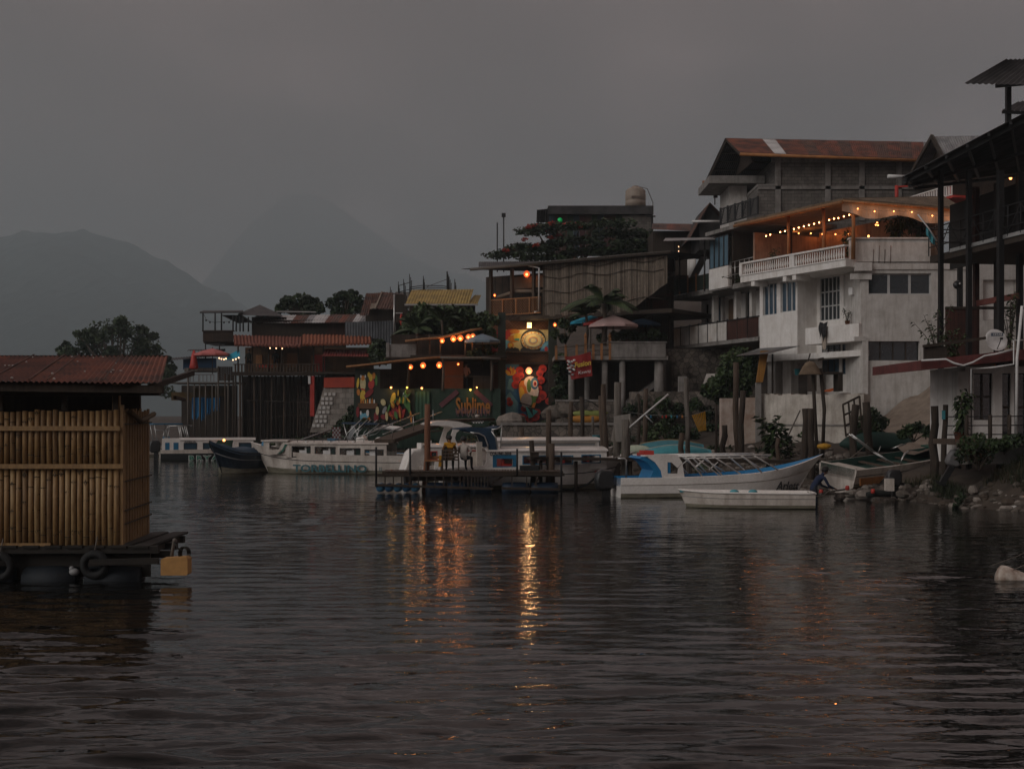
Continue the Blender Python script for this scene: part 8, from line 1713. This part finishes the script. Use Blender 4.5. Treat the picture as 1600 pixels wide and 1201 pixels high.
def standing(bend=0.0):
    J = dict(pelvis=(0, 0, .93, .15), belly=(bend*.25, 0, 1.1, .14), chest=(bend*.6, 0, 1.3-.1*bend, .16), neck=(bend*.85, 0, 1.45-.2*bend, .062), chin=(bend*1.0, 0, 1.52-.24*bend, .07), head=(bend*1.12, 0, 1.6-.28*bend, .1), crown=(bend*1.18, 0, 1.68-.3*bend, .07), face=(1, 0, -.3, 0))
    for s, k in (('L', 1), ('R', -1)):
        J['hip'+s] = (0, k*.1, .9, .1); J['knee'+s] = (.03, k*.12, .48, .07); J['ankle'+s] = (-.02, k*.12, .08, .045); J['toe'+s] = (.14, k*.13, .04, .04)
        J['sho'+s] = (bend*.72, k*.2, 1.36-.14*bend, .065); J['elb'+s] = (bend*.8+.12, k*.25, 1.08-.18*bend, .05); J['wri'+s] = (bend*.9+.33, k*.16, .98-.16*bend, .035); J['palm'+s] = (bend*.9+.41, k*.14, .96-.16*bend, .036)
    return J
person('person in navy clothes standing in the shallows beside the blue launch, bent forward', (P(1271, 0, 44.5).x, 44.5, -.42), R(20), standing(.42), dict(skin=SKIN, top=NVY, leg=JEAN, shoe=BLKM, forearm='top'), 'hat')
person('person in a pale pink top standing behind the bar railing near the lamp', (P(728, 0, 82.2).x, 82.2, uz(608)), R(-90), standing(.0), dict(skin=SKIN, top=PINK, leg=JEAN, shoe=BLKM, forearm='skin'), 'short')
for k, (px, Y, lb) in enumerate(((389, 96, 'dark clothed guest at the left side of the stilt restaurant railing'), (431, 96.2, 'dark clothed guest standing in the middle of the stilt restaurant'))):
    person(lb, ((px-800)/FL*Y, Y, sz(581)), R(-90), standing(.05), dict(skin=SKIN, top=DJ, leg=JEAN, shoe=BLKM, forearm='top'), 'short', group=None)
# ================================================================ posts
def post(label, px, pb, pt, Y, r, mt, lean=0.0, group='wooden mooring posts', below=.6, taper=.85, name='wooden_post'):
    b_ = P(px, pb, Y); g_ = hgt(b_.x, b_.y); base = Vector((b_.x, b_.y, min(b_.z, max(g_, -1.2))-below)); t = P(px+lean, pt, Y); m = MB(); n = 5
    ps = [base.lerp(t, k/n)+Vector((random.uniform(-.4, .4)*r, 0, 0)) for k in range(n+1)]; m.tube(ps, [r*(1-(1-taper)*k/n)*random.uniform(.93, 1.07) for k in range(n+1)], 8); return solo(name, m, mt, label, 'post', base, group)
GW, DW, OW = WOODG, WOODD, mat('rust_brown_wood', (.2, .085, .045), (.13, .055, .03), stretch=(6, 6, .6), rough=.85)
for a in (('rust brown square post rising through the dock left of the seated couple', 662, 760, 631, 50.8, .13, OW, 7), ('short dark post just right of the registration number', 833, 770, 688, 51.6, .12, DW, -1), ('tall dark post in front of the white boats', 856, 760, 640, 52, .12, WOOD, 3), ('thick brown post beside the tall dark one in front of the white boats', 861, 762, 693, 51.2, .14, WOOD, 1),
          ('short stubby post on the quay left of the tall dark post', 816, 702, 668, 64, .13, WOOD, -1), ('thin dark post behind the white boat roofs left of the kayaks', 893, 704, 627, 65, .13, WOOD, -1), ('dark post in front of the kayak rack', 909, 704, 620, 64, .12, DW, 0), ('pale thin post on the kayak rack', 926, 690, 650, 66, .08, GW, 0),
          ('tall leaning grey post left of the pale board', 951, 720, 600, 55, .13, WOOD, -9), ('slim grey post leaning against the tall leaning one', 944, 720, 618, 56, .11, WOOD, -5), ('thick pale grey trunk post supporting the pale board', 958, 735, 597, 53.5, .17, GW, 8), ('bleached grey trunk post leaning right beside the pale board', 969, 735, 655, 53, .2, GW, 10),
          ('brown square post left of the slanting white pipe', 1009, 705, 607, 63, .13, WOOD, -1), ('thin dark post behind the teal rowboats', 998, 705, 615, 65, .09, DW, 0), ('stumpy post in front of the teal rowboats', 1064, 716, 676, 58, .14, WOOD, 1), ('tall pale barked post right of the stumpy one', 1078, 716, 590, 58.5, .13, GW, -5), ('thin pole right of the tall pale barked post', 1117, 705, 632, 60, .07, DW, 3),
          ('broken dark stake leaning on the pinkish wall', 1127, 705, 664, 60.5, .16, DW, 5), ('tall grey post in front of the pinkish wall', 1151, 700, 566, 61, .15, WOOD, -1), ('dark post beside the tall grey one at the pinkish wall', 1157, 712, 610, 60, .16, DW, 4), ('short brown stump behind the awning tubes', 1216, 712, 684, 57, .12, WOOD, 0),
          ('left thick dark post of the pair below the thatched shade', 1256, 720, 638, 55, .17, DW, 3), ('right thick dark post of the pair below the thatched shade', 1269, 735, 638, 53.5, .16, DW, 0), ('thick dark post at the left foot of the leaning trellis', 1333, 712, 632, 54, .18, DW, 2), ('thick dark post right of the leaning trellis', 1357, 700, 628, 55, .2, DW, -1),
          ('black post stump with wire left of the deck', 1459, 692, 634, 47.5, .18, DW, 0), ('dark post with teal rag left of the deck', 1475, 696, 632, 47, .12, DW, 2), ('short dark stake at the right waterline', 1560, 802, 791, 41.5, .09, DW, 0)):
    post(*a)
m = MB(); m.box(P(1472, 0, 46.8).x, P(1477, 0, 46.8).x, 46.8, 46.83, P(0, 655, 46.8).z, P(0, 641, 46.8).z); solo('teal_rag', m, TEAL, 'teal rag tied on the dark post left of the deck', 'rag', P(1474, 655, 46.8))
F_ = fr(53.4); m = MB(); m.prism([P(959, 650, 53.3), P(985, 646, 53.3), P(984, 660, 53.2), (P(975, 690, 53.3)), P(962, 690, 53.3)], (0, .03, 0)); solo('pale_board', m, mat('bleached_board', (.3, .27, .24), (.2, .18, .16), stretch=(5, 5, .6), rough=.95), 'bleached board fixed between the two grey trunk posts', 'board', P(970, 690, 53.3))
m = MB(); m.prism([P(962, 652, 53.6), P(967, 650, 53.6), P(958, 690, 53.6), P(954, 688, 53.6)], (0, .03, 0)); solo('narrow_board', m, MATS['bleached_board'], 'narrow bleached plank slanting left of the grey trunk post', 'board', P(957, 690, 53.6))
# dark walkway beams
WK = Thing('walkway', 'dark narrow plank walkway running behind the launches to the bank', 'walkway', P(1000, 722, 52))
m = MB(); m.bar(P(826, 715, 51.4), P(966, 717.5, 52.4), .5, .12); m.bar(P(966, 717, 52.4), P(1336, 722, 54.5), .7, .14); WK.part('planks', m, WOODD)
for p, Y in ((845, 51.6), (900, 52), (985, 52.6), (1120, 53.3), (1200, 53.7), (1290, 54.2)): m = MB(); b_ = P(p, 720, Y); m.tube([(b_.x, b_.y, -1), b_], .08, 6); WK.part('pile', m, DW)
BX = Thing('deck_box', 'dark box on the walkway end behind the dock', 'box', P(840, 716, 51.2)); m = MB(); m.box(P(829, 0, 51.2).x, P(842, 0, 51.2).x, 51.1, 51.5, P(0, 714, 51.2).z, P(0, 707, 51.2).z); BX.part('body', m, WOODD); m = MB(); m.box(P(828, 0, 51.2).x, P(843, 0, 51.2).x, 51.05, 51.55, P(0, 707, 51.2).z, P(0, 705.6, 51.2).z); BX.part('lid', m, WOOD)
# gangway with rails up to the bar
GA = Thing('gangway', 'sloping brown plank gangway with thin white handrails rising to the bar', 'gangway', P(640, 675, 66))
a, b = P(600, 689, 63), P(690, 658, 69); m = MB(); m.bar(a, b, 1.1, .18); m.bar(b, P(760, 655, 76), 1.1, .15); GA.part('deck', m, WOOD)
m = MB(); 
for o_ in (-.5, .5): m.tube([P(575, 690, 63)+Vector((0, o_, .4)), P(655, 645, 69)+Vector((0, o_, 0))], .025, 5); m.tube([P(600, 689, 63)+Vector((0, o_, .35)), P(690, 643, 69.5)+Vector((0, o_, 0))], .025, 5)
for t in (.15, .5, .85): p = a.lerp(b, t)+Vector((0, -.5, 0)); m.tube([p, p+Vector((0, 0, .75))], .02, 5)
GA.part('handrail', m, CHROME)
m = MB(); m.tube([P(462, 690, 70), P(520, 670, 76)], .05, 6); solo('gangway_pole', m, GREYP, 'long pale pole slanting over the four window launch to the shore', 'pole', P(490, 680, 73))
m = MB(); m.tube([P(983, 668, 62), P(1012, 643, 62), P(1044, 616, 62.5)], [.04, .05, .05], 6); m.tube([P(1020, 660, 62.2), P(1008, 648, 62)], .03, 5); solo('white_pipe', m, WHITEP, 'slanting pale pipe crossing the square brown post', 'pipe', P(983, 668, 62))
m = MB(); m.tube([P(1227, 690, 59), P(1250, 641, 59.5)], .035, 5); solo('thin_stick', m, GW, 'thin pale stick leaning on the white retaining wall', 'stick', P(1227, 690, 59))
m = MB(); m.prism([P(1104, 584, 74), P(1125, 583, 74), P(1118, 605, 73.6), P(1097, 605, 73.6)], (0, .06, 0)); solo('leaning_board', m, mat('stained_panel', (.55, .5, .46), (.36, .32, .29), rough=.8, scale=1.2), 'stained white panel propped on the slope beside the dark bush', 'panel', P(1108, 605, 73.7))
m = MB(); F_ = fr(74); m.box(F_.x(1060), F_.x(1072), 73.6, 74.2, F_.z(612, 1060), F_.z(588, 1066)); solo('concrete_stub', m, CONC, 'square concrete stub pillar on the slope left of the white panel', 'pillar', P(1066, 640, 73.8))
T = Thing('stone_ledge', 'low rough stone ledge on the slope carrying the concrete stub and white board', 'wall', P(1080, 660, 74)); m = MB(); m.box(F_.x(985), F_.x(1150), 73.4, 74.8, 1.0, F_.z(612, 1060)); T.part('wall', m, STONE)
m = MB()
c0, c1, c2, c3 = P(1081, 648, 59.5), P(1103, 642, 59.5), P(1104, 672, 59.5), P(1092, 674, 59.5); n = 8
for i in range(n):
    a, b = c0.lerp(c1, i/n), c0.lerp(c1, (i+.6)/n); d, e = c3.lerp(c2, i/n), c3.lerp(c2, (i+.6)/n); m.prism([a, b, e, d], (0, .01, 0))
solo('striped_cloth', m, YEL, 'yellow striped hanging cloth on the line between posts', 'cloth', P(1093, 673, 59.5))
m = MB(); m.tube([P(963, 641, 54), P(1010, 648, 58), P(1075, 650, 58.4), P(1110, 640, 60), P(1120, 646, 60)], .01, 4); CLN = Thing('clothes_line', 'thin line strung between the tall posts with small coloured pegs', 'clothes line', P(1040, 650, 58)); CLN.part('line', m, GREYP)
for p, mt in ((1017, BLUE), (1035, RED), (1041, RED), (1049, TEAL), (1058, BLUE), (1066, ORNG)): m = MB(); c = P(p, 650, 58.2); m.box(c.x-.03, c.x+.03, c.y-.02, c.y+.02, c.z-.08, c.z+.05); CLN.part('peg', m, mt)
# thatched shade on two poles, trellis, signs
TS = Thing('thatched_shade', 'brown thatched shade cone on two tall dark poles in front of the white house', 'thatched shade', P(1278, 700, 57))
c = P(1266, 566, 57); m = MB(); m.lathe([(.55, -.55), (.5, -.5), (.35, -.2), (.2, .0), (.03, .06)], c, 12); TS.part('thatch', m, THAT)
for a in (((1277, 712), (1273, 640), (1270, 580)), ((1285, 715), (1288, 640), (1282, 575))): m = MB(); m.tube([P(*q, 57) for q in a], .09, 6); TS.part('pole', m, DW)
m = MB(); m.bar(P(1262, 566, 57), P(1266, 552, 57), .05); m.bar(P(1278, 562, 57), P(1287, 560, 57), .12); TS.split('top_stick', m, DW)
m = MB(); m.box(P(1270, 0, 58.5).x, P(1318, 0, 58.5).x, 58.5, 59.6, P(0, 584, 58.5).z, P(0, 581, 58.5).z); CT = Thing('dark_counter', 'dark table with cluttered shelves at the foot of the white house', 'table', P(1300, 612, 59)); CT.part('tabletop', m, WOODD)
for p in (1273, 1314): m = MB(); m.box(P(p, 0, 58.5).x-.1, P(p, 0, 58.5).x+.1, 58.55, 59.5, P(0, 611, 58.5).z, P(0, 584, 58.5).z); CT.part('leg', m, WOODD)
m = MB(); m.lathe([(.12, 0), (.15, .3), (.16, .3)], P(1246, 586, 61.5), 10); solo('blue_bucket', m, TEAL, 'turquoise bucket hanging left of the thatched shade', 'bucket', P(1246, 586, 61.5))
m = MB(); m.prism([P(1283, 611, 62), P(1312, 604, 62), P(1316, 606, 62), P(1296, 612, 62)], (0, .3, 0)); solo('orange_board', m, mat('bright_orange', (.6, .13, .03), rough=.6), 'bright orange board lying on top of the white retaining wall', 'board', P(1298, 611, 62))
m = MB(); m.prism([P(1189, 548, 66), P(1201, 548, 66), P(1192, 597, 65.8), P(1182, 597, 65.8)], (0, .2, 0)); solo('ochre_curtain', m, mat('ochre_curtain', (.32, .15, .03), (.22, .1, .02), stretch=(6, 6, .4), rough=.9), 'ochre curtain hanging under the tin awning', 'curtain', P(1187, 597, 66))
TR = Thing('trellis', 'dark wooden grid trellis leaning beside the white retaining wall', 'trellis', P(1335, 690, 56)); a, b, c, d = P(1317, 632, 56), P(1343, 619, 56.5), P(1347, 672, 56), P(1322, 682, 55.5); m = MB()
for t in (0, .33, .66, 1): m.bar(a.lerp(b, t), d.lerp(c, t), .07)
for t in (0, .33, .66, .95): m.bar(a.lerp(d, t), b.lerp(c, t), .07)
TR.part('grid', m, DW)
m = MB(); m.ball(P(1288, 697, 53.2), (.3, .2, .13), 10, 6, .1); solo('yellow_bag', m, mat('yellow_plastic', (.5, .26, .02), rough=.6), 'yellow plastic bag on the stones behind the dark posts', 'bag', P(1288, 700, 53.2))
m = MB(); m.lathe([(.16, 0), (.2, .3), (.22, .32)], P(932, 690, 62), 10); solo('teal_bucket', m, TEAL, 'teal bucket on the roof line behind the front white launch', 'bucket', P(932, 690, 62))
FRM = Thing('frame_chair', 'dark metal frame with curved top standing behind the posts by the kayaks', 'metal frame', P(925, 700, 70)); m = MB(); m.tube([P(890, 637, 70), P(903, 628, 70), P(912, 624, 70), P(925, 628, 70), P(938, 638, 70)], .03, 5); m.tube([P(912, 700, 70), P(912, 624, 70)], .05, 6); FRM.part('frame', m, STEEL)
# boulder near murals, chairs on stones
def rock(mb, c, r, rr=random):
    mb.ball(c, (r*rr.uniform(.8, 1.3), r*rr.uniform(.7, 1.2), r*rr.uniform(.5, .8)), 8, 6, .13, rr)
for px, py, Y, r, mt, lb in ((800, 657, 78, .75, ROCKP, 'flat pale boulder at the foot of the bird mural'), (870, 645, 75.5, .8, ROCK, 'big grey boulder between the stone wall and the bird mural'), (888, 641, 75, .6, ROCK, 'grey boulder against the low stone wall'), (1530, 797, 41.9, .28, ROCKP, 'pale rounded rock in the middle of the pebble bank'), (1566, 800, 41, .22, ROCKP, 'flat pale rock near the right waterline'), (1586, 797, 40.8, .26, mat('white_rock', (.6, .58, .55), (.4, .38, .36), rough=.9), 'white broken block at the right waterline'), (1410, 772, 44.8, .26, ROCK, 'squat rock beside the grey motor cowl'), (1330, 771, 46.5, .26, ROCKP, 'pale rock under the stern of the beached boat'), (1350, 774, 46, .3, ROCKP, 'rounded pale rock right of the stern of the beached boat'), (1312, 777, 45.6, .24, ROCK, 'low dark rock behind the standing person'), (1520, 765, 43, .2, ROCKP, 'small white stone among dry grass')):
    c = P(px, py, Y); m = MB(); rock(m, c, r); solo('boulder' if r > .5 else 'rock', m, mt, lb, 'rock', c-Vector((0, 0, r*.5)))
m = MB(); m.mats = [ROCK, ROCKP, SOIL, ROCK]
k = 0
while k < 620:
    x, y = RNG.uniform(9.5, 21), RNG.uniform(37.5, 56); d_ = float(sdist(np.array([x]), np.array([y]))[0])
    if not -.5 < d_ < (1.1 if x > 14 else 1.9)+.6*RNG.random(): continue
    k += 1; m.cur = int(RNG.integers(0, 4)); r = .05+.14*RNG.random()**2.2; mb_ = (x, y, hgt(x, y)+r*.15); m.ball(mb_, (r*RNG.uniform(.8, 1.5), r*RNG.uniform(.8, 1.3), r*RNG.uniform(.5, .9)), 6, 4, .18)
k = 0
while k < 350:
    x, y = RNG.uniform(6, 15), RNG.uniform(54, 64); d_ = float(sdist(np.array([x]), np.array([y]))[0])
    if not 0 < d_ < 7: continue
    k += 1; m.cur = int(RNG.integers(0, 4)); r = .07+.16*RNG.random()**2; m.ball((x, y, hgt(x, y)+r*.2), (r*1.2, r, r*.7), 6, 4, .18)
struct('shore_stones', m, None, kind='stuff')
# loose outboard motors and clutter on the bank
T = Thing('outboard_motor', 'grey upended outboard motor lying on the stony bank', 'outboard motor', P(1480, 760, 45)); M_ = Matrix.Translation(P(1487, 728, 45)) @ Matrix.Rotation(R(28), 4, 'Y')
outboard(T, M_, mat('grey_cowl', (.16, .15, .15), (.1, .095, .095), rough=.6), .95)
T = Thing('outboard_motor', 'outboard motor with a pale worn cowl beside the beached boat', 'outboard motor', P(1402, 775, 46)); M_ = Matrix.Translation(P(1398, 760, 46)); outboard(T, M_, BLACK, 1.0); m = MB(); c = P(1390, 757, 45.7); m.box(c.x-.16, c.x+.14, c.y-.1, c.y+.12, c.z-.22, c.z+.22); T.part('cowl_cover', m, GELD)
m = MB(); c = P(1372, 773, 45.5); m.tube([c+Vector((-.4, 0, 0)), c+Vector((0, .05, .06)), c+Vector((.45, 0, .02))], [.1, .14, .1], 8); solo('dark_bundle', m, DJ, 'dark wet bundle on the stones beside the pale rock', 'bundle', c)
for px, py, lb in ((1283, 768, 'red can beside the standing person'), (1324, 762, 'red plastic tub under the stern of the beached boat'), (1364, 767, 'small red cap on the dark wet bundle')):
    m = MB(); c = P(px, py, 45.3); m.lathe([(.07, -.08), (.08, 0), (.06, .08)], c, 8); solo('red_can', m, RED, lb, 'can', c)
m = MB(); m.bar(P(1282, 771, 45), P(1325, 771, 46), .12, .06); m.bar(P(1300, 767, 45.5), P(1322, 764, 46), .08, .05); solo('loose_planks', m, WOODG, 'loose planks lying at the waterline right of the skiff', 'planks', P(1300, 772, 45.3))
# foreground float and its ropes
c = P(1585, 905, 23.4); T = Thing('white_drum', 'battered white plastic drum floating at the right edge on two ropes', 'drum', (c.x, c.y, -.05))
m = MB(Matrix.Translation(c) @ Matrix.Rotation(R(20), 4, 'Y')); m.lathe([(.06, -.32), (.17, -.3), (.19, -.22), (.18, .1), (.19, .3), (.15, .36), (.02, .37)], (0, 0, 0), 14, 'x'); T.part('drum', m, mat('scuffed_white', (.6, .53, .46), (.22, .14, .1), rough=.7, scale=5))
for a, b in (((1550, 883), (1625, 852)), ((1583, 890), (1640, 862))): m = MB(); m.tube([P(*a, 23.3), P((a[0]+b[0])/2, (a[1]+b[1])/2+2, 23.4), P(*b, 23.6)], .008, 4); T.part('rope', m, WOODG)
m = MB(); c = P(1372, 909, 23); m.ball((c.x, c.y, .0), (.1, .06, .05), 8, 6, .15); solo('floating_buoy', m, mat('brown_buoy', (.16, .06, .03), (.08, .035, .02), rough=.8), 'small brown lump floating alone on the water at right', 'float', (c.x, c.y, -.03))
c = P(348, 727, 77); T = Thing('orange_buoy', 'faded orange buoy floating by the green banded launch', 'buoy', (c.x, c.y, -.1)); m = MB(); m.ball((c.x, c.y, .08), (.14, .14, .18), 10, 8); T.part('float', m, ORNG); m = MB(); m.lathe([(.05, .24), (.03, .32)], (c.x, c.y, 0), 6); T.part('top', m, WHITEP)
# chairs / props on the grass before the Sublime wall
T = Thing('garden_chairs', 'pair of pale folding deck chairs in front of the orange wall lettering', 'deck chair', P(740, 652, 78.5))
for px in (735, 743): m = MB(); m.bar(P(px-3, 652, 78.4), P(px+2, 640, 78.6), .06); m.bar(P(px+4, 652, 78.4), P(px, 645, 78.6), .06); T.part('frame', m, GW)
m = MB(); m.ball(P(746, 650, 78.4), (.16, .2, .12), 8, 6); T.part('cushion', m, PALE)
m = MB()
for i in range(9):
    for j in range(3): m.use(WHITEP if (i+j) % 2 else BLACK); a_ = P(737+i*2.1, 655+j*2, 77); m.box(a_.x, a_.x+.08, a_.y, a_.y+.02, a_.z-.075, a_.z)
solo('checkered_banner', m, None, 'black and white checkered strip in front of the bar', 'banner', P(746, 661, 77))
CHK = Thing('checkered_flag', 'checkered cloth hanging left of the tube awning boat', 'flag', P(526, 690, 72)); m = MB()
for i in range(5):
    for j in range(7): m.use(GREYP if (i+j) % 2 else mat('dark_red_cloth', (.12, .03, .03), rough=.9)); a_ = P(519+i*2.6, 667+j*3.5, 72); m.box(a_.x, a_.x+.094, a_.y, a_.y+.02, a_.z-.126, a_.z)
CHK.part('cloth', m, None)
